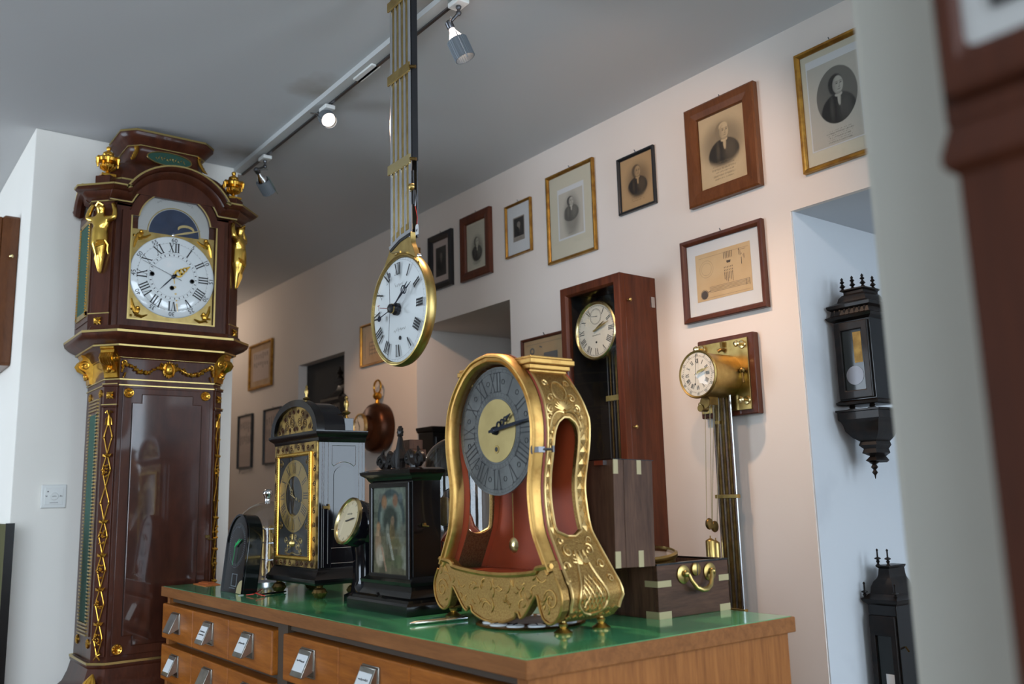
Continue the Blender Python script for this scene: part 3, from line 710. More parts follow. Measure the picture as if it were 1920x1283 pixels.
# measured drawer columns along the front (y positions in the room)
def fx_at(px, py): return (CY0+CY1)/2-atX(px, py, CX0+fy).y       # local x
def fz_at(px, py): return atX(px, py, CX0+fy).z
xb = [fx_at(311, 1150), fx_at(367, 1162), fx_at(433, 1176), fx_at(518, 1194)]
xc = [fx_at(538, 1205), fx_at(643, 1228), fx_at(777, 1258)]
wL = (xb[3]-xb[0])/3; wR = ((xc[2]-xc[0])/2)
DZ1 = (fz_at(311, 1128)+fz_at(518, 1183))/2; 
rowh = DZ1-fz_at(311, 1196); gap = fz_at(311, 1188)-fz_at(311, 1198)
print('drawers', [round(v, 3) for v in xb], [round(v, 3) for v in xc], wL, wR, 'row', rowh, gap, DZ1)
MB().box(xb[3]+.004, xc[0]-.004, fy+.004, fy+.03, .03, CT-tt).build('stile', 'cabinet_dark', ct, smooth=None)
MB().box(-hx+.045, hx-.045, fy+.012, fy+.03, DZ1+.004, CT-tt).build('top_rail', 'cabinet_dark', ct, smooth=None)
def drawer(x0, x1, z0, z1, card, sd):
    dcx, dcz = (x0+x1)/2, (z0+z1)/2
    b = MB(); b.box(x0+.0015, x1-.0015, fy-.012, fy+.05, z0+.0015, z1-.0015); d = b.build('drawer_front', 'oak_drawer', ct, smooth=None, bevel=.004, seg=2)
    # sloping card holder pull
    hw, hh = min(.034, (x1-x0)*.24), min(.030, (z1-z0)*.31); zc = dcz+.004; y0 = fy-.012
    b = MB(); rect_frame(b, hw*2+.008, hh*2+.010, [(0, y0), (0, y0-.004), (.004, y0-.004), (.004, y0)], dcx, zc)
    b.box(dcx-hw, dcx+hw, y0-.003, y0, zc-hh, zc+hh)
    b.prism([(y0-.003, zc+hh), (y0-.010, zc+hh), (y0-.036, zc-hh+.004), (y0-.036, zc-hh), (y0-.030, zc-hh), (y0-.003, zc-hh*.55)], dcx-hw, dcx+hw, 'x')
    b.tube([(dcx-hw, y0-.008, zc+hh), (dcx+hw, y0-.008, zc+hh)], .0028, 8)
    p = b.build('card_pull', 'nickel', d, smooth=30, bevel=.0008)
    if card:
        sl = Vector((0, -.026, -(2*hh-.004))).normalized(); nrm = Vector((0, -(2*hh-.004), .026)).normalized()
        o0 = Vector((dcx, y0-.010, zc+hh))
        q = lambda s_, tt_, e: tuple(o0+Vector((s_, 0, 0))+sl*tt_+nrm*e)
        b = MB(); ln = math.hypot(.026, 2*hh-.004); b.add([q(-hw+.004, .010, .0006), q(hw-.004, .010, .0006), q(hw-.004, ln-.010, .0006), q(-hw+.004, ln-.010, .0006)], [(0, 1, 2, 3)])
        b.build('name_card', 'paper_white', p, smooth=None)
        if card > 1:
            rg = random.Random(sd); b = MB()
            for ln_ in range(card-1):
                pts = []; s0 = -hw+.010+.003*rg.random(); n = 18
                for k in range(n+1): pts.append(q(s0+(hw*1.3)*k/n, ln*.42+.010*ln_+.0022*math.sin(k*2.3+sd)*(.5+rg.random()), .001))
                b.tube(pts, .0008, 4)
            b.build('handwriting', 'ink', p)
ZR = [DZ1-k*(rowh+gap) for k in range(6)]
cards = {(0, 0): 0, (0, 1): 3, (0, 2): 2, (1, 0): 1, (1, 1): 0, (1, 2): 1}
for r_ in range(6):
    for c in range(3): drawer(xb[0]+wL*c, xb[0]+wL*(c+1), ZR[r_]-rowh, ZR[r_], cards.get((r_, c), 1), r_*7+c)
    for c in range(3): drawer(xc[0]+wR*c, min(xc[0]+wR*(c+1), hx-.05), ZR[r_]-rowh, ZR[r_], 2, r_*9+c+3)
# ------------------------------------------------------------------ gilt waisted bracket clock (largest clock on the counter)
def crspline(pts, n=6):
    out = []; m = len(pts)
    for i in range(m-1):
        p0 = pts[max(i-1, 0)]; p1 = pts[i]; p2 = pts[i+1]; p3 = pts[min(i+2, m-1)]
        for k in range(n):
            t = k/n; out.append(tuple(.5*((2*p1[j])+(-p0[j]+p2[j])*t+(2*p0[j]-5*p1[j]+4*p2[j]-p3[j])*t*t+(-p0[j]+3*p1[j]-3*p2[j]+p3[j])*t**3) for j in range(len(p1))))
    out.append(tuple(pts[-1])); return out
GW = [(.235, .060), (.240, .072), (.236, .092), (.222, .115), (.205, .145), (.187, .178), (.171, .210), (.163, .250), (.160, .290), (.163, .325), (.169, .355), (.175, .39), (.177, .42), (.176, .445), (.168, .485), (.152, .520), (.128, .552), (.095, .583), (.055, .604), (.0, .613)]
gc = thing('gilt_bracket_clock', 'large waisted gilt bracket clock with grey chapter disc and red interior', 'clock', (1.22, 1.678, CT), WEST)
prof = crspline(GW, 4)
gz = [p[1] for p in prof]; gw = [p[0] for p in prof]
def Wz(z): return float(np.interp(z, gz, gw))
DEP = .150
# door frame: outline ring, gilt, with stepped moulding
def offset_prof(pr, o):
    res = []
    for i, p in enumerate(pr):
        a = Vector(pr[max(i-1, 0)]); b = Vector(pr[min(i+1, len(pr)-1)]); d = (b-a).normalized()
        nrm = Vector((d.y, -d.x)); res.append((p[0]-nrm.x*o, p[1]-nrm.y*o))
    return res
dpr = [p for p in prof if p[1] >= .125]
def outline(o):
    r_ = offset_prof(dpr, o); r_[-1] = (0, r_[-1][1]); r_ = [(max(x, 0), z) for x, z in r_]
    lf = [(-x, z) for x, z in r_[::-1]][1:]
    return r_+lf
def band(mb, secs, close=False):        # sweep section [(offset,y)] along the open outline
    rings = [[(x, y, z) for x, z in outline(o)] for o, y in secs]
    mb.loft(rings, False, closed=False)
a = MB(); band(a, [(0, .012), (0, -.010), (.004, -.016), (.008, -.016), (.010, -.011), (.016, -.009), (.019, -.013), (.022, -.010), (.024, .0), (.024, .012), (0, .012)])
a.build('door_frame', 'gilt_wood', gc, smooth=40)
a = MB(); band(a, [(-.0015, .010), (-.0015, .017)]); band(a, [(-.0015, .017), (.006, .017)]); a.build('red_edge_line', 'red_edge', gc, smooth=40)
# bottom rail with cusped top edge and carved apron
rail = [(-.205, .150), (-.165, .132), (-.150, .122), (-.05, .113), (.05, .113), (.150, .122), (.165, .132), (.205, .150)]
low = [(.222, .115), (.236, .092), (.240, .072), (.235, .050), (.220, .030), (.200, .022), (.180, .030), (.168, .050), (.160, .075), (.150, .070), (.128, .045), (.112, .030), (.100, .026), (.094, .036), (.084, .036), (.078, .024), (.040, .012), (0, .008)]
ap = rail+low+[(-x, z) for x, z in low[::-1][1:]]
MB().prism(ap, -.008, .014).build('apron', 'gilt_ground', gc, smooth=None, bevel=.003)
a = MB(); a.tube([(x, -.010, z) for x, z in crspline([(-.212, .139)]+rail[1:-1]+[(.212, .139)], 4)], .006, 6); 
a.tube([(x, -.009, z) for x, z in crspline(low, 3)], .003, 6); a.tube([(-x, -.009, z) for x, z in crspline(low, 3)], .003, 6)
a.build('apron_moulding', 'gilt_wood', gc)
a = MB(); rng = random.Random(21)
def in_apron(x, z): return z < float(np.interp(abs(x), [0, .05, .15, .165, .205], [.104, .104, .112, .122, .136])) and z > float(np.interp(abs(x), [0, .04, .08, .10, .128, .155, .17, .2, .225], [.018, .022, .044, .036, .056, .082, .058, .034, .05]))
for s in (-1, 1):
    a.tube([(s*x, -.0082, z) for x, z in scroll(.205, .070, .004, .024, 0, 1.5, 20)], [.0006]+[.0018]*19+[.0006], 5)
    for k in range(46):
        x0, z0 = rng.uniform(0, .225), rng.uniform(.015, .135)
        if not in_apron(x0, z0): continue
        q0 = rng.uniform(0, 6.28); rr = rng.uniform(.008, .020); sw = rng.choice((-1, 1))*rng.uniform(1.2, 2.4)
        pts = [(x0+rr*math.cos(q0+sw*t)-rr*math.cos(q0), z0+rr*math.sin(q0+sw*t)-rr*math.sin(q0)) for t in np.linspace(0, 1, 8)]
        pts = [q for q in pts if in_apron(*q)]
        if len(pts) > 3: a.tube([(s*x, -.0082, z) for x, z in pts], [.0005]+[rng.uniform(.0012, .0022)]*(len(pts)-2)+[.0005], 5)
a.build('apron_relief', 'gilt_wood', gc)
# swelling side panels, the window cut through each
hz0, hz1 = .195, .452
def hole(z):
    if z <= hz0 or z >= hz1: return None
    t = (z-hz0)/(hz1-hz0); c = .076-.004*math.sin(t*PI)
    hw = .034*min(1, math.sqrt(max(0, 1-max(0, (t-.80)/.20)**2)))
    hw *= min(1, math.sqrt(max(0, t/.05)))*1.0 if t < .05 else 1
    return c-hw, c+hw
def dep(z): return float(np.interp(z, [.02, .07, .12, .2, .3, .45, .56], [.15, .165, .158, .142, .138, .145, .118]))
zs = sorted(set([.060]+list(np.linspace(.072, hz0, 12))+list(hz0+(hz1-hz0)*np.array([.001, .01, .025, .05, .1, .2, .3, .4, .5, .6, .7, .8, .85, .9, .94, .97, .99, .999]))+list(np.linspace(hz1, .560, 9))))
lowc = [(.176, .030), (.200, .022), (.220, .030), (.235, .048)]
for s in (1, -1):
    a = MB()
    rows = []
    for x, z in lowc: rows.append((x, z, None))
    for z in zs: rows.append((Wz(z), z, hole(z)))
    vs = []; fs = []
    for x, z, h in rows:
        d = dep(z); h0, h1 = h if h else (.076, .076)
        for yy in (.017, h0, h1, d): vs.append((s*x, yy, z))
        for yy in (.017, h0, h1, d): vs.append((s*(x-.010), yy, z))
    n = len(rows)
    for i in range(n-1):
        for o in (0, 4):
            b0 = i*8+o; b1 = b0+8
            fs += [(b0, b0+1, b1+1, b1), (b0+2, b0+3, b1+3, b1+2)]
        b0 = i*8; b1 = b0+8
        fs += [(b0+1, b0+5, b1+5, b1+1), (b0+2, b0+6, b1+6, b1+2), (b0, b0+4, b1+4, b1), (b0+3, b0+7, b1+7, b1+3)]
    a.add(vs, fs); sp = a.build('side_panel', 'gilt_ground', gc, smooth=40)
    S = lambda yy, z, off=.001: (s*(Wz(z)+off) if z > .06 else s*(float(np.interp(z, [.022, .03, .048, .06], [.200, .220, .235, .235]))+off), yy, z)
    # plain gilt borders: front edge, rear edge, window rim
    b = MB()
    zz = np.linspace(.045, .556, 40)
    b.tube([S(.0195, z) for z in zz], .0036, 6); b.tube([S(dep(z)-.003, z) for z in zz], .0036, 6)
    t_ = np.linspace(.0, 1, 26)
    rim = [S(hole(hz0+(hz1-hz0)*min(max(t, .002), .998))[0]-.003, hz0+(hz1-hz0)*t) for t in t_]+[S(hole(hz0+(hz1-hz0)*min(max(t, .002), .998))[1]+.003, hz0+(hz1-hz0)*t) for t in t_[::-1]]
    b.tube(rim, .0034, 6, True)
    b.build('gilt_border', 'gilt_high', sp)
    if s > 0:
        # lozenge bands beside the window
        b = MB(); nl = 9
        for k in range(nl):
            zc = .215+.215*k/(nl-1); h = .0132
            for side in (0, 1):
                h0, h1 = hole(min(max(zc, hz0+.003), hz1-.003))
                ya, yb = (.0235, h0-.0055) if side == 0 else (h1+.0055, dep(zc)-.0065)
                yc_ = (ya+yb)/2; wy = (yb-ya)/2
                p = [S(yc_, zc-h, .001), S(yc_+wy, zc, .001), S(yc_, zc+h, .001), S(yc_-wy, zc, .001), S(yc_, zc, .0055)]
                b.add(p, [(0, 1, 4), (1, 2, 4), (2, 3, 4), (3, 0, 4)])
        tag(b.build('lozenge_band', 'gilt_high', sp, smooth=None), kind='stuff')
        # acanthus and medallion above the window
        b = MB()
        b.tube([S(.072+.019*math.cos(q), .512+.022*math.sin(q)) for q in np.linspace(0, 2*PI, 20)], .0022, 5, True)
        for ss in (-1, 1):
            for (dy, dz, r0, r1, a0, tn) in [(.030, .495, .002, .010, 1, 1.2), (.038, .470, .002, .011, 0, 1.3), (.032, .530, .002, .009, 3, 1.1), (.044, .452, .002, .008, 2, 1.1)]:
                b.tube([S(.072+ss*y_, z_) for y_, z_ in scroll(dy, dz, r0, r1, a0, tn, 14)], .0024, 5)
            for k in range(6):
                an = .35+.28*k
                b.tube([S(.072+ss*r_*math.cos(an), .466+r_*math.sin(an)) for r_ in (.004, .014, .026)], [.003, .0035, .001], 5)
            b.tube([S(.072+ss*y_, z_) for y_, z_ in bez((.002, .462), (.02, .470), (.038, .46), (.046, .43), 8)], .003, 5)
            b.tube([S(.072+ss*y_, z_) for y_, z_ in bez((.046, .43), (.052, .42), (.040, .41), (.040, .42), 6)], .003, 5)
        b.build('acanthus_relief', 'gilt_high', sp)
        # cartouche, scrolls and pineapple below the window
        b = MB(); yc_ = .080
        for ss in (-1, 1):
            b.tube([S(yc_+ss*y_, z_) for y_, z_ in bez((.012, .165), (.02, .10), (.045, .085), (.040, .062), 10)], .003, 5)
            b.tube([S(yc_+ss*y_, z_) for y_, z_ in bez((.040, .062), (.038, .045), (.020, .038), (.0, .036), 8)], .003, 5)
            for (dy, dz, r0, r1, a0, tn) in [(.030, .165, .002, .013, 0, 1.3), (.048, .135, .002, .011, 2, 1.2), (.040, .185, .002, .008, 3, 1.1), (.058, .105, .002, .008, 1, 1.2)]:
                b.tube([S(yc_+ss*y_, z_) for y_, z_ in scroll(dy, dz, r0, r1, a0, tn, 14)], .0024, 5)
            for k in range(5):
                an = .2+.33*k; b.tube([S(yc_+ss*r_*math.cos(an), .138+r_*math.sin(an)) for r_ in (.003, .014, .026)], [.003, .004, .001], 5)
        for k in range(-4, 5):
            for d_ in (-1, 1):
                pts = []
                for z_ in np.linspace(.042, .115, 9):
                    y_ = k*.011+d_*(z_-.075)*.55; lim = float(np.interp(z_, [.04, .062, .085, .12], [.018, .036, .034, .014]))
                    if abs(y_) < lim: pts.append(S(yc_+y_, z_))
                if len(pts) > 1: b.tube(pts, .0016, 4)
        for k in range(14):
            y_ = .02+.13*((k*5) % 14)/14; b.tube([S(y_-.006, .033+.012*(k % 2)), S(y_, .037+.012*(k % 2)), S(y_+.006, .033+.012*(k % 2))], .0022, 4)
        b.build('cartouche_relief', 'gilt_high', sp)
# back, base and interior
back = [(x, z) for x, z in zip(gw, gz) if z >= .06]
bo = [(x*.97, z) for x, z in back]+[(-x*.97, z) for x, z in back[::-1][1:]]
MB().prism(bo, .128, .134).build('back_board', 'red_lacquer', gc, smooth=None)
MB().box(-.205, .205, .014, .128, .104, .112).build('interior_floor', 'red_lacquer', gc, smooth=None)
a = MB(); pr = [p for p in prof if p[1] > .11]
o1 = [(x-.012, z) for x, z in pr if x > .012]; rings = []
for yy in (.016, .127): rings.append([(x, yy, min(z, .598)) for x, z in o1]+[(-x, yy, min(z, .598)) for x, z in o1[::-1]])
a2 = [p for p in rings[0] if p[2] > .455]; b2 = [p for p in rings[1] if p[2] > .455]
a.loft([a2, b2], False, closed=False); a.build('arch_lining', 'gilt_wood', gc, smooth=40)
a = MB()
for s in (1, -1):
    for yy0, yy1 in ((.016, .038), (.112, .127)):
        a.loft([[(s*(Wz(z)-.0115), yy0, z) for z in np.linspace(.112, .46, 16)], [(s*(Wz(z)-.0115), yy1, z) for z in np.linspace(.112, .46, 16)]], False, closed=False)
a.build('lining_or_shade_sheet', 'red_lacquer', gc, smooth=40)
# stepped caps on the shoulders
for s in (1, -1):
    a = MB()
    for (x0, x1, y0, y1, z0, z1) in [(.10, .126, .016, .118, .545, .556), (.09, .130, .013, .122, .556, .563), (.085, .136, .008, .128, .563, .574), (.075, .146, .004, .134, .574, .586), (.07, .142, .007, .131, .586, .592)]:
        a.box(min(s*x0, s*x1), max(s*x0, s*x1), y0, y1, z0, z1)
    a.build('shoulder_cap', 'gilt_wood', gc, smooth=None, bevel=.002)
# dial
DZc = .434; yd = .014
a = MB(); disc(a, .1485, yd, yd+.003, 0, DZc, 64); dl = a.build('chapter_disc', 'silvered', gc, smooth=40)
a = MB(); disc(a, .073, yd-.0012, yd, 0, DZc, 48); a.build('gilt_centre', 'gilt_matte', dl, smooth=40)
a = MB(); add_romans(a, .112, .044, yd-.0004, .85, .5, 0, DZc)
for r_ in (.078, .088, .136, .143): flat_ring(a, r_, r_+.0006, yd-.0004, 0, DZc, 64)
add_ticks(a, .1365, .1425, 60, .0008, yd-.0004, 0, DZc); add_ticks(a, .080, .088, 48, .0007, yd-.0004, 0, DZc)
for n in range(12):
    x, z, q = hour_pos(n+.5, .115); a.tube([(x+.006*math.cos(k), yd-.0004, DZc+z+.006*math.sin(k)) for k in np.linspace(0, 2*PI, 7)], .0006, 4)
tag(a.build('numerals', 'ink', dl, smooth=None), kind='stuff')
a = MB(); disc(a, .0095, yd-.0022, yd-.0012, 0, DZc-.043, 20); a.build('winding_hole', 'brass', dl); 
a = MB(); disc(a, .0055, yd-.0026, yd-.0022, 0, DZc-.043, 16); a.build('winding_arbor', 'ink', dl)
a = MB(); hand_mesh(a, 83, .145, .008, yd-.010, .12, .0016, 0, DZc, 'sword'); a.build('minute_hand', 'blued_steel', dl, smooth=None)
a = MB(); hand_mesh(a, 62, .072, .017, yd-.007, .1, .0016, 0, DZc, 'pierced'); a.build('hour_hand', 'blued_steel', dl, smooth=None)
a = MB(); a.lathe([(.011, 0), (.009, -.010), (.006, -.014), (.002, -.014)], (0, yd, DZc), 'y', 16); a.build('hand_collet', 'blued_steel', dl)
# pendulum and glass
a = MB(); a.tube([(.0, .055, .29), (.0, .055, .19)], .0013, 6); pd = a.build('pendulum_rod', 'brass', gc)
MB().lathe([(.002, -.006), (.012, -.004), (.018, 0), (.012, .004), (.002, .006)], (0, .055, .172), 'y', 24).build('pendulum_bob', 'brass_pale', pd)
go = [q for q in outline(.022) if q[1] > .118]
go = [(x, z) for x, z in outline(.022)]
MB().add([(x, -.002, z) for x, z in go]+[(-.150, -.002, .122), (.150, -.002, .122)], [tuple(range(len(go)+2))]).build('door_glass', 'pane', gc, smooth=None)
a = MB(); a.box(.158, .186, -.013, .004, .374, .386); a.tube([(.166, -.014, .371), (.166, -.014, .389)], .003, 8); a.tube([(.184, .0, .380), (.192, .022, .381)], .003, 8); a.tube([(.192, .022, .374), (.192, .022, .388)], .0035, 8); a.build('door_latch', 'steel_dark', gc)
for sx in (-1, 1):
    for fyy in (.022, .128):
        MB().lathe([(.019, 0), (.020, .004), (.014, .008), (.007, .013), (.009, .016), (.010, .020), (.006, .024), (.006, .036)], (sx*.205, fyy, 0), n=20).build('foot', 'brass', gc)
MB().box(-.19, .19, .014, .13, .050, .062).build('base_board', 'red_edge', gc, smooth=None)
# ------------------------------------------------------------------ tall mahogany longcase clock with gilt mounts
lc = thing('longcase_clock', 'tall dark mahogany longcase clock with gilt figures, urns and grapevine mounts', 'clock', (1.02, 3.50, 0), 0)
T22 = math.tan(R(22.5))
def plan(W, c, D, y0=0):
    def f(o): return [(-(W+c+o), D), (-(W+c+o), y0+c-o*T22), (-(W+o*T22), y0-o), (W+o*T22, y0-o), (W+c+o, y0+c-o*T22), (W+c+o, D)]
    return f
LD = .312
TP = plan(.175, .042, LD); HP = plan(.215, .062, LD)
def lines(name, pl, zs, o=.0035, h=.003, m='brass_line'):
    for z in zs:
        a = MB(); a.moulding(pl, [(o-.004, z-h), (o, z-h), (o, z+h), (o-.004, z+h)], False); a.build(name, m, lc, smooth=None)
def rosette(mb, x, y, z, r, n=8):
    mb.lathe([(r*.98, 0), (r, -.003), (r*.9, -.005), (r*.55, -.003), (r*.45, -.006), (r*.18, -.004), (0.0001, -.008)], (x, y, z), 'y', 20)
    for k in range(n):
        q = 2*PI*k/n; mb.ball((x+.68*r*math.cos(q), y-.004, z+.68*r*math.sin(q)), r*.2, 6)
def quatre(mb, x, y, z, r):
    for k in range(4):
        q = PI/4+k*PI/2; mb.tube([(x, y-.003, z), (x+.6*r*math.cos(q), y-.004, z+.6*r*math.sin(q)), (x+1.1*r*math.cos(q), y-.001, z+1.1*r*math.sin(q))], [r*.3, r*.34, r*.05], 6)
        q = k*PI/2; mb.tube([(x, y-.002, z), (x+.75*r*math.cos(q), y-.002, z+.75*r*math.sin(q))], [r*.25, r*.1], 5)
    mb.ball((x, y-.004, z), r*.28, 8)
# plinth
PP = plan(.215, .062, LD+.0)
MB().moulding(PP, [(.02, 0), (.02, .10), (.0, .12), (0, .52), (.03, .54), (.035, .57), (.03, .59)]).build('plinth', 'mahogany', lc, smooth=25)
MB().moulding(TP, [(.085, .585), (.085, .60), (.060, .605), (.035, .625), (.018, .66), (.008, .695), (.012, .70), (.012, .712), (.0, .716)]).build('base_cove', 'mahogany', lc, smooth=40)
lines('brass_line', TP, [.713], .0145, .004); lines('brass_line', TP, [.602], .087, .004)
for s in (1, -1):       # gilt leaf on the corner of the cove
    a = MB(); a.M = Matrix.Translation((s*(.175+.021), .021, 0)) @ Matrix.Rotation(s*R(45), 4, 'Z')
    for k in range(-2, 3):
        a.tube([(0, -.028, .68), (k*.008, -.045, .655), (k*.012, -.075, .62-.004*abs(k))], [.004, .008, .002], 6)
    a.build('corner_leaf', 'gold', lc)
# trunk
MB().moulding(TP, [(0, .70), (0, 1.815)]).build('trunk', 'mahogany', lc, smooth=None, bevel=.001)
door = [(-.162, .735), (.162, .735), (.162, 1.690), (-.162, 1.690)]
dr = MB().prism(door, -.006, .002).build('trunk_door', 'mahogany', lc, smooth=None, bevel=.002)
n1, n2 = .128, .094
pan = [(-n1, .80), (-n1+.034, .80), (-n1+.034, .765), (n1-.034, .765), (n1-.034, .80), (n1, .80), (n1, 1.635), (n1-.034, 1.635), (n1-.034, 1.668), (-n1+.034, 1.668), (-n1+.034, 1.635), (-n1, 1.635)]
MB().prism(pan, -.0125, -.004).build('door_panel', 'mahogany_flame', dr, smooth=None, bevel=.003)
a = MB(); pi = [(x*(1-.012/abs(x)) if x else 0, z) for x, z in pan]
a.ringprism([(x*1.012, z) for x, z in pan], [(x*.97, z+(.004 if z < 1.2 else -.004)) for x, z in pan], -.008, -.0062); a.build('panel_groove', 'dark_interior', dr, smooth=None)
for x in (-.142, .142):
    for z in (.757, 1.671):
        a = MB(); rosette(a, x, -.006, z, .0185); a.build('rosette', 'gold', dr)
a = MB(); a.box(.158, .176, -.010, -.004, 1.13, 1.14); a.tube([(.166, -.012, 1.125), (.190, -.024, 1.122)], .003, 6); a.build('door_key', 'brass_dark', dr)
# pilasters on the canted corners with grapevine mounts
for s in (1, -1):
    F = Matrix.Translation((s*(.175+.021), .021, 0)) @ Matrix.Rotation(s*R(45), 4, 'Z')
    a = MB(); a.M = F; a.box(-.026, .026, -.007, .004, .735, 1.700); p = a.build('pilaster', 'mahogany', lc, smooth=None, bevel=.001)
    for z in (1.700, 1.623):
        a = MB(); a.M = F; a.box(-.030, .030, -.013, .004, z-.006, z+.004); a.build('pilaster_moulding', 'mahogany', p, smooth=None, bevel=.002)
        a = MB(); a.M = F; a.box(-.031, .031, -.014, -.009, z+.002, z+.0055); a.build('brass_fillet', 'brass_line', p, smooth=None)
    a = MB(); a.M = F; quatre(a, 0, -.008, 1.662, .017); a.build('quatrefoil', 'gold', p)
    a = MB(); a.M = F
    zt, zb, n = 1.585, .755, 7
    rng = random.Random(3); stp = (zt-zb)/n
    a.tube([(-.014, -.009, zt+.012), (-.006, -.012, zt+.02), (0, -.010, zt), (.006, -.012, zt+.02), (.014, -.009, zt+.012)], .003, 5)
    for k in (-1, 1): a.tube([(0, -.009, zt), (k*.010, -.010, zt-.010), (k*.012, -.009, zt-.032)], .0022, 5)
    a.tube([(0, -.010, zt+.003), (0, -.011, zt-.035)], [.003, .0055], 6)
    for k in range(n):
        z1, z0 = zt-.02-k*stp, zt-.02-(k+1)*stp; zm = (z1+z0)/2
        for q in (-1, 1):
            a.tube([(0, -.009, z1), (q*.014, -.009, zm+.012), (q*.016, -.009, zm), (q*.012, -.009, zm-.012), (0, -.009, z0)], .0021, 5)
            a.ball((q*.0165, -.010, zm), .0038, 6)
        if k % 2 == 1 or k > 3:
            for _ in range(14): a.ball((rng.uniform(-.010, .010), -.011-rng.random()*.004, zm+rng.uniform(-.026, .020)), .0042, 6)
            for q in (-1, 1, 0):
                a.tube([(0, -.011, z1-.01), (q*.010, -.013, z1-.006), (q*.017, -.009, z1+.006*(1-abs(q)))], [.003, .0065, .001], 5)
    a.tube([(-.012, -.009, zb-.03), (0, -.010, zb-.015), (.008, -.011, zb-.002), (.012, -.01, zb-.010), (0, -.010, zb-.015), (.012, -.009, zb-.03)], .0026, 5)
    tag(a.build('grapevine_mount', 'gold', p), kind=None)
# side panels: green cloth behind gilt bars (left side faces the viewer)
for s in (1, -1):
    xo = s*(.217); F = lambda y, z, e: (xo+s*e, y, z)
    a = MB(); a.box(min(xo, xo+s*.004), max(xo, xo+s*.004), .072, .262, .80, 1.66); sd = a.build('side_frame', 'mahogany', lc, smooth=None)
    a = MB(); a.box(min(xo+s*.004, xo+s*.006), max(xo+s*.004, xo+s*.006), .118, .218, .845, 1.60); a.build('green_cloth_panel', 'green_cloth', sd, smooth=None)
    a = MB()
    for z in np.arange(.80, 1.655, .0125):
        edge = z < .845 or z > 1.60
        for (y0, y1) in ([(.10, .236)] if edge else [(.094, .120), (.216, .242)]):
            a.box(min(xo+s*.004, xo+s*.009), max(xo+s*.004, xo+s*.009), y0, y1, z, z+.0055)
    tag(a.build('side_fret', 'brass', sd, smooth=None), kind='stuff')
    for z in (.775, 1.672):
        for y in (.086, .25):
            a = MB(); a.M = Matrix.Translation((xo, y, z)) @ Matrix.Rotation(s*R(90), 4, 'Z'); rosette(a, 0, 0, 0, .017); a.build('rosette', 'gold', sd)
# frieze with garland and mask
lines('brass_line', TP, [1.7005, 1.722, 1.806], .004, .0022)
a = MB(); a.M = Matrix.Translation((0, -.003, 1.767))
a.ball((0, -.006, 0), .021, 12, (.85, .55, 1.1)); a.ball((0, -.014, -.002), .005, 6); 
for q in (-1, 1):
    a.ball((q*.007, -.014, .006), .003, 6); a.tube([(0, -.004, .022), (q*.014, -.007, .018), (q*.020, -.005, .0), (q*.018, -.004, -.018)], [.005, .006, .006, .003], 6)
    a.tube([(q*.02, -.004, .014), (q*.03, -.006, .022), (q*.034, -.003, .012)], [.003, .004, .001], 5)
for k in range(-2, 3): a.tube([(k*.006, -.006, -.014), (k*.0085, -.005, -.034+abs(k)*.004)], [.004, .003], 5); a.tube([(k*.007, -.005, .018), (k*.009, -.006, .030-abs(k)*.003)], [.004, .002], 5)
a.build('frieze_mask', 'gold', lc)
for s in (1, -1):
    a = MB(); rng = random.Random(8); pts = [(s*x, -.006, z) for x, z in crspline([(.162, 1.784), (.135, 1.775), (.112, 1.758), (.085, 1.753), (.06, 1.760), (.04, 1.771), (.024, 1.774)], 4)]
    a.tube(pts, .0026, 5); a.tube([(s*.162+.008*math.cos(q), -.006, 1.784+.008*math.sin(q)) for q in np.linspace(0, 2*PI, 12)], .0022, 5, True)
    for k, p in enumerate(pts):
        if k % 2 == 0:
            for _ in range(3): a.ball((p[0]+rng.uniform(-.005, .005), -.007-rng.random()*.004, p[2]+rng.uniform(-.009, .005)), rng.uniform(.004, .0065), 6)
    for k in range(7): a.ball((s*(.162+rng.uniform(-.007, .007)), -.007, 1.772-.007*k), .0055-.0003*k, 6)
    a.build('garland', 'gold', lc)
# scrolled consoles on the canted corners, then the waist cornice
for s in (1, -1):
    for (px_, py_, rz_) in [((.175+.021)*s, .021, s*R(45)), ((.217)*s, .265, s*R(90))]:
        F = Matrix.Translation((px_, py_, 0)) @ Matrix.Rotation(rz_, 4, 'Z'); a = MB(); a.M = F; w_ = .027
        a.prism([(y, z) for y, z in [(.0, 1.725), (-.010, 1.728), (-.014, 1.75), (-.026, 1.772), (-.046, 1.785), (-.050, 1.80), (-.044, 1.815), (-.040, 1.818), (-.040, 1.828), (-.045, 1.832), (-.045, 1.84), (.0, 1.84)]], -w_, w_, 'x')
        for q in (-1, 1):
            a.tube([(q*w_, y, z) for y, z in scroll(-.030, 1.797, .003, .018, 0, 1.4, 18)], .003, 5)
        for k in range(-2, 3): a.tube([(k*.010, -.046, 1.812), (k*.010, -.053, 1.797), (k*.010, -.044, 1.782), (k*.006, -.022, 1.768)], [.003, .0055, .005, .002], 6)
        a.ball((0, -.020, 1.758), .010, 8); a.ball((-.012, -.018, 1.75), .007, 6); a.ball((.012, -.018, 1.75), .007, 6)
        a.build('scroll_console', 'gold', lc, smooth=40)
MB().moulding(TP, [(0, 1.80), (.010, 1.812), (.016, 1.824), (.030, 1.835), (.046, 1.840), (.050, 1.846), (.076, 1.858), (.092, 1.872), (.096, 1.884), (.092, 1.892), (.070, 1.898), (.062, 1.915), (0, 1.915)]).build('waist_cornice', 'mahogany', lc, smooth=40)
lines('brass_line', TP, [1.889], .0965, .0042); lines('brass_line', TP, [1.843], .052, .003)
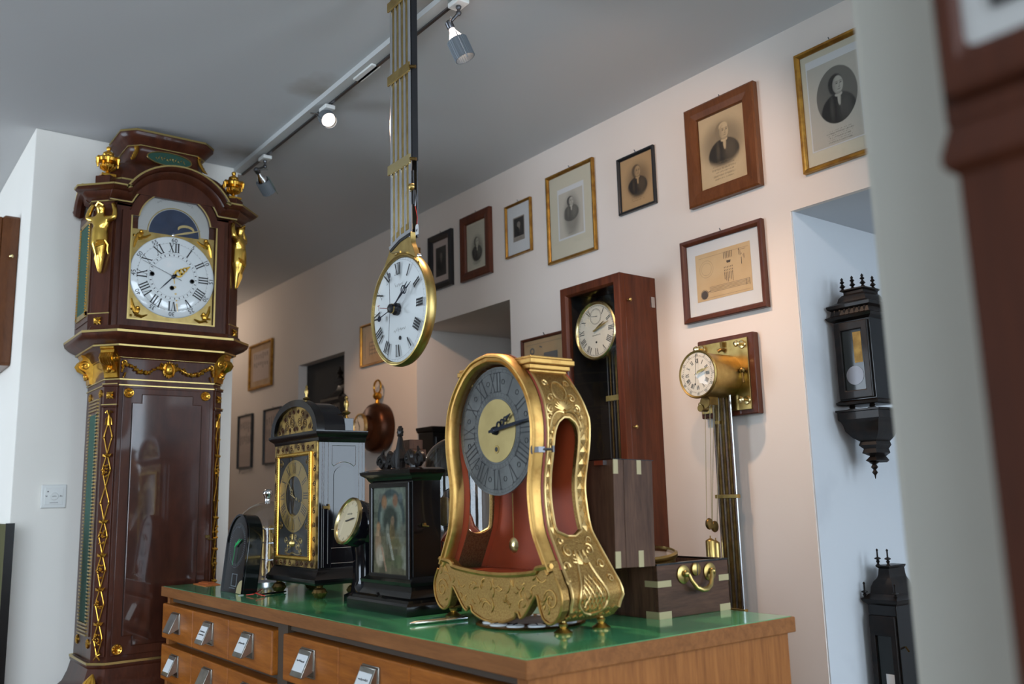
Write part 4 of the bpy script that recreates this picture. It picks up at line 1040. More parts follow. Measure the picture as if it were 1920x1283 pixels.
# hood
MB().moulding(HP, [(0, 1.905), (0, 2.40)]).build('hood_case', 'mahogany', lc, smooth=None)
AC = 2.338
def arch_path(hw_in, z0, Rr, n=22):
    a0 = math.acos(min(1, hw_in/Rr)); return [(Rr*math.cos(q), AC+Rr*math.sin(q)) for q in np.linspace(a0, PI-a0, n)]
# arched board above the door, on the front plane
fr = [(-.215, 2.39), (.215, 2.39), (.215, 2.402)]+arch_path(.168, 2.40, .178)+[(-.215, 2.402)]
MB().prism(fr, 0.0, .05).build('arch_board', 'mahogany', lc, smooth=None)
hd_o = [(-.196, 1.922), (.196, 1.922), (.196, 2.372), (.172, 2.372)]+[(.172*math.cos(q), AC+.168*math.sin(q)) for q in np.linspace(.2, PI-.2, 20)]+[(-.172, 2.372), (-.196, 2.372)]
hd_i = [(-.160, 1.953), (.160, 1.953), (.160, 2.353), (.136, 2.353)]+[(.136*math.cos(q), AC+.128*math.sin(q)) for q in np.linspace(.12, PI-.12, 20)]+[(-.136, 2.353), (-.160, 2.353)]
hd = MB().ringprism(hd_o, hd_i, -.016, .004).build('hood_door', 'mahogany', lc, smooth=None, bevel=.0015)
hd_l = [(x*1.035, AC+(z-AC)*1.02 if z > 2 else z-.005) for x, z in hd_i]
MB().ringprism(hd_l, hd_i, -.0185, -.0155).build('brass_sash', 'brass_line', hd, smooth=None)
MB().add([(x, -.006, z) for x, z in hd_i], [tuple(range(len(hd_i)))]).build('door_glass', 'pane', hd, smooth=None)
# dial plate, arch and moon dial sit in front of the case front, behind the glass
a = MB(); a.box(-.158, .158, -.0030, -.0012, 1.953, 2.306); dp = a.build('dial_plate', 'brass', lc, smooth=None)
lun = [(.136*math.cos(q), AC+.128*math.sin(q)) for q in np.linspace(0.02, PI-.02, 24)]
MB().prism([(.136, 2.306)]+lun+[(-.136, 2.306)], -.0024, -.0012).build('lunette_ring', 'silver_ring', dp, smooth=None)
moon = [(.096*math.cos(q), 2.300+.105*math.sin(q)) for q in np.linspace(0.0, PI, 26)]
MB().prism(moon, -.0032, -.0024).build('moon_disc', 'night_blue', dp, smooth=None)
a = MB(); mo = [(.101*math.cos(q), 2.300+.110*math.sin(q)) for q in np.linspace(0, PI, 26)]
for k in range(25):
    for q, r_ in ((0, 1), (1, 1)): pass
a.tube([(x, -.004, z) for x, z in mo], .002, 5); a.build('moon_bezel', 'brass_line', dp)
a = MB()
for q, ww, sd in ((-.055, .05, 3), (.012, .06, 5)): scribble(a, 0, 0, ww, .013, -.0027, sd, .0012, (0, AC-.004, .112)) if q > 0 else scribble(a, 0, 0, .15, .012, -.0027, sd, .0011, (0, AC-.004, .113))
a.build('dial_inscription', 'ink_grey', dp, smooth=None)
a = MB(); cr_ = [(.044+.030*math.cos(q), 2.326+.017*math.sin(q)) for q in np.linspace(-.1, PI+.1, 14)]; a.strip(cr_, [.002, .006, .009, .010, .010, .010, .010, .010, .010, .010, .010, .009, .006, .002], -.0055, .001)
a.strip([(-.004, 2.300), (.05, 2.317), (.10, 2.333)], [.004, .009, .002], -.0065, .001); a.build('moon_hand', 'brass_pale', dp, smooth=None)
MB().lathe([(.006, 0), (.006, -.004), (.002, -.006)], (-.004, -.0035, 2.300), 'y', 12).build('moon_hand_boss', 'steel', dp)
DC = 2.131
ed = MB().lathe([(.162, 0), (.162, -.003), (.158, -.006), (.10, -.0085), (.05, -.010), (.0005, -.0105)], (0, -.003, DC), 'y', 64).build('enamel_dial', 'enamel', dp, smooth=60)
def ey(r_): return -.0035-float(np.interp(r_, [0, .05, .10, .158], [.0105, .010, .0085, .006]))
a = MB(); add_romans(a, .1165, .036, ey(.10)-.0007, .95, .8, 0, DC)
for k in range(12):
    x, z, q = hour_pos(k+1, .1475); put_text(a, str(5*(k+1)), x, DC+z, .024, ey(.14)-.0008, q)
add_ticks(a, .1335, .137, 60, .0009, ey(.13)-.0006, 0, DC); flat_ring(a, .1332, .1336, ey(.13)-.0006, 0, DC)
for r_ in (.080, .093): flat_ring(a, r_, r_+.0004, ey(.08)-.0006, 0, DC)
add_ticks(a, .083, .090, 31, .0030, ey(.08)-.0006, 0, DC)
tag(a.build('numerals', 'ink', ed, smooth=None), kind='stuff')
for (x, z) in ((-.080, .002), (.072, -.010), (-.004, -.045)):
    MB().lathe([(.009, 0), (.009, -.002), (.006, -.0025), (.006, 0)], (x, ey(.05)-.0002, DC+z), 'y', 14).build('winding_hole', 'ink', ed)
a = MB(); hand_mesh(a, 172, .140, .007, -.019, .10, .001, 0, DC, 'pierced'); a.build('minute_hand', 'gold_bright', ed, smooth=None)
a = MB(); hand_mesh(a, 52, .078, .026, -.017, .10, .001, 0, DC, 'pierced'); a.build('hour_hand', 'gold_bright', ed, smooth=None)
a = MB(); hand_mesh(a, 222, .075, .0045, -.0155, .1, .001, 0, DC, 'sword'); a.build('date_hand', 'blued_steel', ed, smooth=None)
a = MB(); hand_mesh(a, 293, .13, .0016, -.021, .25, .0008, 0, DC, 'thin'); a.build('seconds_hand', 'blued_steel', ed, smooth=None)
MB().lathe([(.008, 0), (.008, -.008), (.003, -.011)], (0, -.013, DC), 'y', 14).build('hand_collet', 'blued_steel', ed)
for sx in (-1, 1):
    for sz in (-1, 1):      # reclining gilt cherubs in the corners of the dial plate
        a = MB(); rng = random.Random(4+sx+2*sz); cx_, cz_ = sx*.134, DC+sz*.150
        a.ball((cx_-sx*.004, -.006, cz_-sz*.004), .013, 8, (1, .5, 1.2)); a.ball((cx_-sx*.010, -.008, cz_+.015), .0075, 8)
        a.tube([(cx_, -.006, cz_-.01), (cx_-sx*.024, -.007, cz_-.006 if sz > 0 else cz_-.018), (cx_-sx*.045, -.005, cz_+sz*.008)], [.007, .006, .003], 6)
        a.tube([(cx_, -.006, cz_), (cx_+sx*.010, -.007, cz_-sz*.025), (cx_+sx*.014, -.005, cz_-sz*.05)], [.007, .006, .003], 6)
        a.tube([(cx_, -.007, cz_+.006), (cx_-sx*.018, -.008, cz_+.010)], [.004, .003], 6)
        for _ in range(7): a.ball((cx_+rng.uniform(-.016, .016), -.004, cz_+rng.uniform(-.016, .014)), .005, 6)
        a.build('spandrel_cherub', 'gold', dp)
# hood corner posts, caryatids and blocks
def skin_part(name, vs, es, rs, m, parent, mw=None):
    me = bpy.data.meshes.new(name); me.from_pydata([tuple(mw @ Vector(v)) if mw else v for v in vs], es, []); o = bpy.data.objects.new(name, me); COL.objects.link(o); o.parent = parent
    sk = o.modifiers.new('skin', 'SKIN'); lay = me.skin_vertices[0] if me.skin_vertices else None
    if lay is None:
        bpy.context.view_layer.objects.active = o
    for i, r_ in enumerate(rs): me.skin_vertices[0].data[i].radius = (r_ if isinstance(r_, tuple) else (r_, r_))
    me.skin_vertices[0].data[0].use_root = True
    sk.use_smooth_shade = True
    sb = o.modifiers.new('sub', 'SUBSURF'); sb.levels = 1; sb.render_levels = 1
    me.materials.append(M[m]); return o
for s in (1, -1):
    F = Matrix.Translation((s*(.215+.031), .031, 0)) @ Matrix.Rotation(s*R(45), 4, 'Z')
    a = MB(); a.M = F; a.box(-.036, .036, -.010, .004, 1.968, 2.392); a.box(-.042, .042, -.016, .004, 1.905, 1.968); a.box(-.040, .040, -.014, .004, 2.386, 2.40)
    po = a.build('hood_corner_post', 'mahogany', lc, smooth=None, bevel=.0015)
    a = MB(); a.M = F; a.box(-.043, .043, -.017, -.012, 1.964, 1.968); a.build('brass_fillet', 'brass_line', po, smooth=None)
    a = MB(); a.M = F; quatre(a, 0, -.017, 1.937, .018); a.build('quatrefoil', 'gold', po)
    # caryatid
    V = [(0, -.030, 2.255), (0, -.030, 2.285), (0, -.031, 2.318), (0, -.030, 2.342), (0, -.030, 2.350), (0, -.034, 2.366), (0, -.034, 2.384),
         (0, -.030, 2.225), (0, -.026, 2.19), (0, -.022, 2.155), (0, -.017, 2.117),
         (-.026, -.028, 2.322), (-.056, -.030, 2.330), (-.050, -.022, 2.365), (-.038, -.018, 2.392),
         (.026, -.028, 2.322), (.056, -.030, 2.330), (.050, -.022, 2.365), (.038, -.018, 2.392)]
    E_ = [(0, 1), (1, 2), (2, 3), (3, 4), (4, 5), (5, 6), (0, 7), (7, 8), (8, 9), (9, 10), (2, 11), (11, 12), (12, 13), (13, 14), (2, 15), (15, 16), (16, 17), (17, 18)]
    Rr = [(.026, .020), (.022, .017), (.025, .018), (.012, .011), (.010, .010), (.0155, .0165), (.011, .012), (.028, .020), (.017, .013), (.011, .009), (.003, .003), .011, .0085, .0075, .006, .011, .0085, .0075, .006]
    Rr = [tuple(1.3*q for q in r_) if isinstance(r_, tuple) else 1.35*r_ for r_ in Rr]
    cy = skin_part('caryatid', V, E_, Rr, 'gold_bright', po, F)
    a = MB(); a.M = F
    for k in range(5): a.tube([(-.026+.002*k, -.044+.002*abs(k-2), 2.243-.005*k), (0, -.054, 2.236-.006*k), (.026, -.044, 2.240-.004*k)], .0032, 5)
    for k in range(-1, 2): a.tube([(k*.004, -.040, 2.21), (k*.011, -.036, 2.17), (k*.005, -.024, 2.125)], [.004, .005, .001], 5)
    a.tube([(.026, -.040, 2.24), (.033, -.030, 2.225), (.029, -.026, 2.205), (.031, -.022, 2.19)], [.004, .005, .004, .002], 6)
    a.tube([(-.014, -.042, 2.375), (0, -.050, 2.386), (.014, -.042, 2.375)], .0045, 6)
    a.build('drapery', 'gold_bright', cy)
    # finial pedestal and urn
    a = MB(); a.M = Matrix.Translation((s*(.215+.031), .040, 0)) @ Matrix.Rotation(s*R(45), 4, 'Z'); a.box(-.030, .030, -.030, .030, 2.45, 2.503); pe = a.build('finial_pedestal', 'mahogany', lc, smooth=None, bevel=.002)
    a = MB(); a.M = Matrix.Translation((s*(.215+.031), .040, 2.503)); a.box(-.026, .026, -.026, .026, 0, .009)
    a.lathe([(.018, .009), (.010, .014), (.007, .022), (.012, .028), (.024, .036), (.028, .046), (.022, .056), (.036, .062), (.039, .072), (.034, .080), (.018, .083), (.021, .090), (.019, .099), (.010, .104), (.006, .109), (.009, .115), (.008, .122), (.001, .127)], n=20)
    for k in range(12):
        q = 2*PI*k/12; a.tube([(.012*math.cos(q), .012*math.sin(q), .028), (.026*math.cos(q), .026*math.sin(q), .038), (.028*math.cos(q), .028*math.sin(q), .050)], [.002, .0045, .002], 5)
    for k in range(6):
        q = 2*PI*k/6+.3; a.tube([(.036*math.cos(q), .036*math.sin(q), .078), (.042*math.cos(q), .042*math.sin(q), .068), (.041*math.cos(q), .041*math.sin(q), .048)], [.006, .008, .003], 6)
    a.build('urn_finial', 'gold', pe)
# hood side: green glazed panel with gilt border
for s in (1, -1):
    xo = s*.277; bx_ = lambda mb, e0, e1, *r_: mb.box(min(xo+s*e0, xo+s*e1), max(xo+s*e0, xo+s*e1), *r_)
    sd = bx_(MB(), 0, .004, .075, .285, 1.945, 2.375).build('hood_side_frame', 'mahogany', lc, smooth=None)
    bx_(MB(), .004, .006, .115, .250, 1.985, 2.335).build('green_cloth_panel', 'green_cloth', sd, smooth=None)
    a = MB()
    for (y0, y1, z0, z1) in [(.100, .115, 1.97, 2.35), (.250, .265, 1.97, 2.35), (.10, .265, 1.965, 1.985), (.10, .265, 2.335, 2.352)]: bx_(a, .004, .008, y0, y1, z0, z1)
    a.build('gilt_border', 'brass', sd, smooth=None)
    a = MB()
    for z in np.arange(1.975, 2.345, .011):
        for y in (.107, .257): a.ball((xo+s*.009, y, z), .0036, 5)
    tag(a.build('beading', 'gold', sd), kind='stuff')
# arched front cornice
def sweep_xz(mb, path, prof):
    n = len(path); rings = []
    for i, p in enumerate(path):
        a_ = Vector(path[max(i-1, 0)]); b_ = Vector(path[min(i+1, n-1)]); p_ = Vector(p)
        d1 = (p_-a_).normalized() if i else None; d2 = (b_-p_).normalized() if i < n-1 else None
        if d1 is None: d1 = d2
        if d2 is None: d2 = d1
        t_ = (d1+d2).normalized(); nr = Vector((-t_.y, t_.x)); k = 1/max(.6, nr.dot(Vector((-d1.y, d1.x))))
        rings.append([(p_.x+nr.x*k*o, y, p_.y+nr.y*k*o) for o, y in prof])
    mb.loft(rings, True)
apth = [(-.245, 2.402), (-.168, 2.402)]+[(-x, z) for x, z in arch_path(.163, 2.40, .176, 24)]+[(.168, 2.402), (.245, 2.402)]
a = MB(); sweep_xz(a, apth, [(0, .0), (0, -.014), (.006, -.016), (.010, -.024), (.020, -.038), (.028, -.044), (.032, -.046), (.034, -.060), (.042, -.070), (.048, -.072), (.048, .03), (0, .03)])
ac = a.build('arched_cornice', 'mahogany', lc, smooth=40)
a = MB(); sweep_xz(a, apth, [(-.001, -.012), (-.001, -.0175), (.004, -.0175), (.004, -.012)]); a.build('brass_line', 'brass_line', ac, smooth=40)
a = MB(); sweep_xz(a, apth, [(.044, -.06), (.044, -.0745), (.0505, -.0745), (.0505, -.06)]); a.build('brass_line', 'brass_line', ac, smooth=40)
cpro = [(0, 2.402), (.014, 2.402), (.016, 2.408), (.024, 2.412), (.038, 2.422), (.046, 2.434), (.060, 2.436), (.072, 2.446), (.072, 2.450), (0, 2.450)]
for s in (1, -1):
    a = MB(); rings = []
    for o, z in cpro:
        p = HP(o); p[0] = (p[0][0], .085); p[-1] = (p[-1][0], .085); q = p[3:] if s > 0 else p[:3]; rings.append([(x, y, z) for x, y in q])
    vs = list(zip(*rings)); a.loft([list(r_) for r_ in vs], True); c_ = a.build('corner_cornice', 'mahogany', lc, smooth=40)
    a = MB(); rings = []
    for o, z in [(.06, 2.446), (.0745, 2.446), (.0745, 2.453), (.06, 2.453)]:
        p = HP(o); p[0] = (p[0][0], .085); p[-1] = (p[-1][0], .085); q = p[3:] if s > 0 else p[:3]; rings.append([(x, y, z) for x, y in q])
    a.loft([list(r_) for r_ in zip(*rings)], True); a.build('brass_line', 'brass_line', c_, smooth=None)
    a = MB(); rings = []
    for o, z in [(.01, 2.400), (.0175, 2.400), (.0175, 2.405), (.01, 2.405)]:
        p = HP(o); p[0] = (p[0][0], .085); p[-1] = (p[-1][0], .085); q = p[3:] if s > 0 else p[:3]; rings.append([(x, y, z) for x, y in q])
    a.loft([list(r_) for r_ in zip(*rings)], True); a.build('brass_line', 'brass_line', c_, smooth=None)
# small arched mouldings over the hood sides
for s in (1, -1):
    pa_ = [(s*.290, y, z) for y, z in [(.085, 2.425), (.10, 2.425)]]+[(s*.290, .195+.085*math.cos(q), 2.415+.075*math.sin(q)) for q in np.linspace(PI, 0, 14)]+[(s*.290, .30, 2.425)]
    a = MB(); a.tube(pa_, .022, 8); a.build('side_arch_moulding', 'mahogany', lc)
    a = MB(); a.tube([(s*.306, y, z+.018) for _, y, z in pa_], .004, 6); a.build('brass_line', 'brass_line', lc)
# bonnet roof and crown
rings = []
for (W_, c_, y0, z) in [(.200, .055, .005, 2.445), (.200, .055, .005, 2.503), (.194, .052, .012, 2.506), (.188, .05, .018, 2.540), (.172, .048, .036, 2.572), (.146, .045, .066, 2.596), (.122, .042, .092, 2.612), (.110, .038, .104, 2.634), (.106, .036, .108, 2.66), (.108, .037, .106, 2.680), (.116, .040, .098, 2.690), (.124, .043, .09, 2.700), (.128, .046, .084, 2.712), (.136, .050, .076, 2.722), (.136, .050, .076, 2.742), (.130, .05, .082, 2.746)]:
    rings.append([(x, y, z) for x, y in plan(W_, c_, LD-.01, y0)(0)])
rf = MB().loft(rings).build('bonnet_roof', 'mahogany', lc, smooth=50)
def ring_line(W_, c_, y0, z, h=.003): 
    a = MB(); p = plan(W_, c_, LD-.008, y0); a.moulding(p, [(-.003, z-h), (.0025, z-h), (.0025, z+h), (-.003, z+h)], False); a.build('brass_line', 'brass_line', rf, smooth=None)
ring_line(.200, .055, .005, 2.500); ring_line(.1135, .039, .100, 2.686, .002); ring_line(.136, .050, .076, 2.740, .004)
# arched body filling behind the arched cornice
MB().prism([(-.205, 2.44), (.205, 2.44)]+[(.221*math.cos(q), AC+.221*math.sin(q)) for q in np.linspace(.5, PI-.5, 20)], -.02, .10).build('arch_vault', 'mahogany', rf, smooth=30)
a = MB(); tilt = Matrix.Translation((0, .101, 2.646)) @ Matrix.Rotation(R(-8), 4, 'X'); a.M = tilt
a.prism([(.088*math.cos(q), .030*math.sin(q)) for q in np.linspace(0, 2*PI, 36)[:-1]], -.004, .012); ov = a.build('enamel_oval', 'green_enamel', rf, smooth=30)
a = MB(); a.M = tilt; a.tube([(.088*math.cos(q), -.004, .030*math.sin(q)) for q in np.linspace(0, 2*PI, 36)[:-1]], .003, 5, True)
for k in range(-5, 6): a.ball((k*.011, -.0045, .003*math.sin(k*1.7)), .004-.0003*abs(k), 6); a.tube([(k*.011, -.005, 0), (k*.011+.006, -.005, .010*(-1)**k)], [.002, .001], 4)
a.build('oval_ornament', 'brass', ov)
for s in (1, -1):
    a = MB()
    for k in range(6): a.ball((s*(.127+.006*max(0, k-2)), .122-.004*k, 2.690-.013*k), .008-.0004*k, 6, (1, .7, 1.2))
    a.tube([(s*.12, .118, 2.69), (s*.126, .112, 2.66), (s*.140, .10, 2.625), (s*.150, .085, 2.612)], [.005, .007, .006, .002], 6)
    a.build('crown_mount', 'gold', rf)
# ------------------------------------------------------------------ round dial clock hanging on a gridiron from the ceiling
XH = 1.2
hc = atX(751, 582, XH); hR = (atX(751, 477, XH).z-atX(751, 687, XH).z)/2
hz_ = (atX(751, 477, XH).z+atX(751, 687, XH).z)/2
hg = thing('hanging_gridiron_clock', 'round white dial clock with brass rim hanging on long gridiron rods', 'clock', (XH, hc.y, hz_), WEST)
lx = lambda px, py: hc.y-atX(px, py, XH).y
lz = lambda px, py: atX(px, py, XH).z-hz_
a = MB(); a.lathe([(hR*.985, .018), (hR, .012), (hR, .002), (hR*.985, -.004), (hR*.975, -.008), (hR*.95, -.009), (hR*.93, -.006), (hR*.925, .002), (hR*.925, .010)], ax='y', n=72, cap=False)
rm = a.build('rim', 'brass', hg, smooth=40)
a = MB()
for k in range(180):
    q = 2*PI*k/180; a.tube([(hR*.935*math.cos(q), -.0075, hR*.935*math.sin(q)), (hR*.978*math.cos(q), -.0085, hR*.978*math.sin(q))], .0008, 3)
tag(a.build('milled_edge', 'brass_line', rm), kind='stuff')
MB().lathe([(.001, .024), (hR*.97, .020), (hR*.975, .012)], ax='y', n=48, cap=False).build('back_cover', 'brass_dark', hg)
ed = MB().lathe([(hR*.935, .004), (hR*.92, -.002), (hR*.5, -.0075), (.001, -.0085)], ax='y', n=64, cap=False).build('enamel_dial', 'enamel', hg, smooth=60)
ri = hR*.925
a = MB(); yy = -.0092
for n in range(1, 13):
    x, z, q = hour_pos(n, ri*.79)
    put_roman(a, n, x, z, ri*.22, yy, q, .80, 1.15)
add_ticks(a, ri*.955, ri*.985, 60, .0006, yy); flat_ring(a, ri*.95, ri*.953, yy)
tag(a.build('numerals', 'ink', ed, smooth=None), kind='stuff')
a = MB(); scribble(a, .008, ri*.46, .045, .011, yy, 2, .0009); scribble(a, .010, -ri*.40, .062, .012, yy, 4, .0009); a.build('dial_inscription', 'ink_faint', ed, smooth=None)
MB().lathe([(.0055, 0), (.0055, -.002), (.001, -.002)], (.012, -.008, -ri*.56), 'y', 14).build('winding_hole', 'ink', ed)
a = MB(); hand_mesh(a, 62, ri*.80, .0042, -.028, .0, .0010, 0, 0, 'breguet', .010); a.build('minute_hand', 'blued_steel', ed, smooth=None)
a = MB(); hand_mesh(a, 52, ri*.68, .0046, -.024, .0, .0010, 0, 0, 'breguet', .011); a.build('hour_hand', 'blued_steel', ed, smooth=None)
a = MB(); a.strip([(0, 0), (.030, -.006)], .003, -.026, .001); cc = [(.039+.010*math.cos(q), -.007+.010*math.sin(q)) for q in np.linspace(.9, 5.6, 14)]; a.strip(cc, .0028, -.026, .001)
a.strip([(0, 0), (-.065, -.014)], .0024, -.026, .001); disc(a, .008, -.0268, -.0255, -.070, -.016, 16); a.build('counterpoise', 'blued_steel', ed, smooth=None)
a = MB(); a.strip([(-.004, ri*.62), (0, 0), (-.012, -ri*.95)], .0016, -.032, .0008); disc(a, .0075, -.0328, -.0318, -.004, ri*.64, 16); a.build('seconds_hand', 'steel_dark', ed, smooth=None)
a = MB(); a.strip([(0, 0), (-.06, .012)], .0016, -.030, .0006); put_text(a, 'T', -.066, .013, .022, -.030); a.build('date_hand', 'red_edge', ed, smooth=None)
MB().lathe([(.017, 0), (.017, -.012), (.012, -.018), (.012, -.028), (.006, -.032), (.001, -.033)], (0, -.006, 0), 'y', 20).build('hand_boss', 'ink', ed)
MB().lathe([(.0125, -.020), (.0135, -.020), (.0135, -.023), (.0125, -.023)], (0, -.006, 0), 'y', 20, cap=False).build('boss_ring', 'brass', ed)
# flared brass mount
zt = lz(750, 452)
xl, xr = lx(735, 300), lx(769, 300)
mw = (xr-xl)/2; mc = (xr+xl)/2
ra = [(hR*.985*math.cos(q), hR*.985*math.sin(q)) for q in np.linspace(PI/2+.62, PI/2-.62, 18)]
pl = crspline([(mc-mw*1.15, zt), (mc-mw*1.22, zt-.020), (mc-mw*1.6, zt-.044), ra[0]], 6)
pr_ = crspline([(mc+mw*1.15, zt+.010), (mc+mw*1.15, zt-.016), (mc+mw*1.4, zt-.040), ra[-1]], 6)
MB().prism(pl+ra[1:-1]+pr_[::-1], -.004, .012).build('flared_mount', 'brass', hg, smooth=40, bevel=.002)
a = MB(); bd = [(mc-mw*1.1, zt-.012), (mc, zt+.006), (mc+mw*1.1, zt+.012)]
a.strip(bd, .010, -.004, .003); a.build('scale_arc', 'steel', hg, smooth=None)
a = MB(); a.strip([(mc-mw*1.05, zt-.020), (mc, zt-.003), (mc+mw*1.1, zt+.003)], .007, -.004, .002); a.build('scale_shadow_bar', 'ink', hg, smooth=None)
a = MB(); a.strip([(mc-mw*.8, zt+.012), (mc, zt+.024), (mc+mw*.9, zt+.030)], .016, .0105, .014); a.build('top_plate', 'brass', hg, smooth=None)
a = MB(); a.tube([(mc-.02, -.004, zt-.034), (mc-.018, -.018, zt-.034), (mc+.022, -.016, zt-.040)], .003, 6); a.ball((mc-.02, -.006, zt-.034), .006, 8); a.build('catch_lever', 'brass_pale', hg)
MB().lathe([(.005, 0), (.005, -.008), (.001, -.010)], (mc+mw*2.0, 0, zt-.066), 'y', 12).build('side_screw', 'steel', hg)
# gridiron rods
topz = HC-hz_-.004
for k in range(9):
    x = mc-mw+2*mw*k/8
    a = MB(); a.tube([(x, .002 if k % 2 else .0, zt-.004), (x, .002 if k % 2 else .0, topz)], mw*.105, 8); a.build('gridiron_rod', 'brass' if k % 2 else 'steel', hg)
MB().box(mc-mw*1.02, mc+mw*1.02, .020, .024, zt, topz).build('backing_bar', 'steel_dark', hg, smooth=None)
MB().box(mc+mw*1.04, mc+mw*1.12, .004, .022, lz(768, 300), topz).build('side_bar', 'ink', hg, smooth=None)
for (p0, p1) in (((735, 13), None), ((735, 152), None), ((735, 320), None)):
    z = lz(*p0); a = MB(); a.box(mc-mw*1.25, mc+mw*1.18, -.008, -.003, z-.014, z+.014); c_ = a.build('rod_clip', 'brass_pale' if p0[1] > 300 else 'brass', hg, smooth=None, bevel=.001)
    a = MB(); a.tube([(mc+mw*1.15, -.004, z), (mc+mw*1.45, .006, z-.004)], .005, 8); a.build('clip_screw', 'brass_dark', c_)
MB().box(mc-mw*1.8, mc+mw*1.8, -.03, .05, topz-.03, topz+.0035).build('ceiling_bracket', 'brass_dark', hg, smooth=None, bevel=.003)
# strike bell and lever at the side
bx, bz = lx(773, 351), lz(773, 351)
a = MB(); a.lathe([(.001, -.012), (.008, -.010), (.011, -.002), (.011, 0)], (bx, 0, bz), 'y', 16); a.build('side_bell', 'brass', hg)
a = MB(); a.tube([(bx+.006, .004, bz-.010), (bx+.012, .004, bz-.03), (bx+.006, .004, bz-.055)], .0028, 6); a.tube([(bx-.004, .006, bz+.05), (bx-.004, .006, bz-.045)], .002, 6); a.build('strike_lever', 'steel_dark', hg)
# price tag on a red thread
tg = thing('price_tag', 'tiny white paper tag on a red thread beside the hanging clock rods', 'tag', (XH, hc.y-(bx+.022), lz(779, 432)+hz_), WEST)
MB().prism([(-.007, -.014), (.007, -.014), (.007, .010), (.003, .015), (-.003, .015), (-.007, .010)], -.0004, .0004).build('tag_card', 'paper_white', tg, smooth=None)
a = MB(); scribble(a, 0, -.002, .008, .010, -.0006, 3, .0012); a.build('tag_number', 'blued_steel', tg, smooth=None)
zu = bz-.055-(lz(779, 432)); a = MB(); a.tube([(0, 0, .014), (.001, .001, zu*.5), (-.014, .004, zu)], .0011, 5); a.build('red_thread', 'red_thread', tg)

# ------------------------------------------------------------------ brass-fronted ebony bracket clock
bo = thing('ebony_brass_bracket_clock', 'ebony bracket clock with engraved brass front, rounded pediment and gilt finials', 'clock', (1.19, 2.69, CT), WEST)
D = .155
def cplan(w_, d0, d1): return lambda o: [(-w_-o, d0-o), (w_+o, d0-o), (w_+o, d1), (-w_-o, d1)]
MB().moulding(cplan(.163, 0, D), [(0, .085), (0, .470)]).build('case', 'ebony_polish', bo, smooth=None, bevel=.001)
MB().moulding(cplan(.163, 0, D), [(.016, .040), (.020, .046), (.020, .056), (.012, .064), (.008, .074), (.002, .080), (0, .088)]).build('base_moulding', 'ebony', bo, smooth=35)
MB().moulding(cplan(.163, 0, D), [(0, .462), (.004, .468), (.006, .476), (.016, .484), (.020, .490), (.020, .497), (0, .499)]).build('cornice', 'ebony', bo, smooth=35)
a = MB(); a.box(-.158, .158, -.006, .0, .088, .466); fp = a.build('brass_front', 'boulle_ground', bo, smooth=None)
a = MB()
for s in (-1, 1):
    for zc in (.451, .098):
        for k in range(4): a.tube([(s*x, -.0065, z) for x, z in scroll(.025+.036*k, zc, .002, .009, k*1.5, 1.3*(-1)**k, 12)], .0014, 4)
    for k in range(8): a.tube([(s*x, -.0065, z) for x, z in scroll(.144, .13+.042*k, .002, .010, k, 1.3*(-1)**k, 12)], .0013, 4)
tag(a.build('front_scrollwork', 'tortoise', fp), kind='stuff')
gw, gzb, gzt = .128, .108, .438
MB().ringprism(rect(2*gw, gzt-gzb, 0, (gzt+gzb)/2), rect(2*gw-.026, gzt-gzb-.026, 0, (gzt+gzb)/2), -.012, -.004).build('gilt_window_frame', 'gold', fp, smooth=None, bevel=.003)
a = MB()
pts = []
for k in range(40): pts.append((-gw+.0065+(2*gw-.013)*k/39, gzb+.0065)); pts.append((-gw+.0065+(2*gw-.013)*k/39, gzt-.0065))
for k in range(1, 50): pts.append((-gw+.0065, gzb+(gzt-gzb)*k/50)); pts.append((gw-.0065, gzb+(gzt-gzb)*k/50))
for x, z in pts: a.ball((x, -.013, z), .0044, 6, (1, .6, 1))
tag(a.build('beaded_edge', 'gold_bright', fp), kind='stuff')
wx, wz0, wz1 = gw-.013, gzb+.013, gzt-.013
MB().box(-wx, wx, -.0062, -.0058, wz0, wz1).build('velvet_ground', 'black_velvet', fp, smooth=None)
zc = .303
a = MB(); annulus(a, .062, .112, -.0085, -.0064, 0, zc, 56); ch = a.build('chapter_ring', 'boulle_brass', fp, smooth=None)
a = MB()
for n in range(12):
    x, z, q = hour_pos(n+1, .088); put_roman(a, n+1, x, zc+z, .030, -.0088, q, .85, .7)
flat_ring(a, .070, .0706, -.0088, 0, zc); flat_ring(a, .106, .1064, -.0088, 0, zc); add_ticks(a, .1065, .111, 60, .0006, -.0088, 0, zc)
tag(a.build('numerals', 'ink', ch, smooth=None), kind='stuff')
a = MB(); hand_mesh(a, 108, .100, .008, -.011, .2, .001, 0, zc, 'pierced'); a.build('minute_hand', 'brass_pale', ch, smooth=None)
a = MB(); hand_mesh(a, 318, .062, .012, -.0095, .1, .001, 0, zc, 'pierced'); a.build('hour_hand', 'brass_pale', ch, smooth=None)
a = MB(); rng = random.Random(12)
for s in (-1, 1):
    for (cx, cz, r0, r1, a0, tn) in [(.03, .150, .003, .016, 0, 1.3), (.055, .165, .002, .012, 2, 1.2), (.018, .178, .002, .010, 4, 1.2), (.05, .135, .002, .009, 1, -1.2)]:
        a.tube([(s*x, -.008, z) for x, z in scroll(cx, cz, r0, r1, a0, tn, 14)], .0022, 5)
    a.tube([(s*.06, -.008, .128), (s*.03, -.008, .124), (0, -.009, .130)], .003, 5)
a.ball((0, -.009, .158), .012, 8); a.tube([(0, -.009, .17), (0, -.009, .186)], .004, 6); a.build('gilt_mount', 'brass', fp)
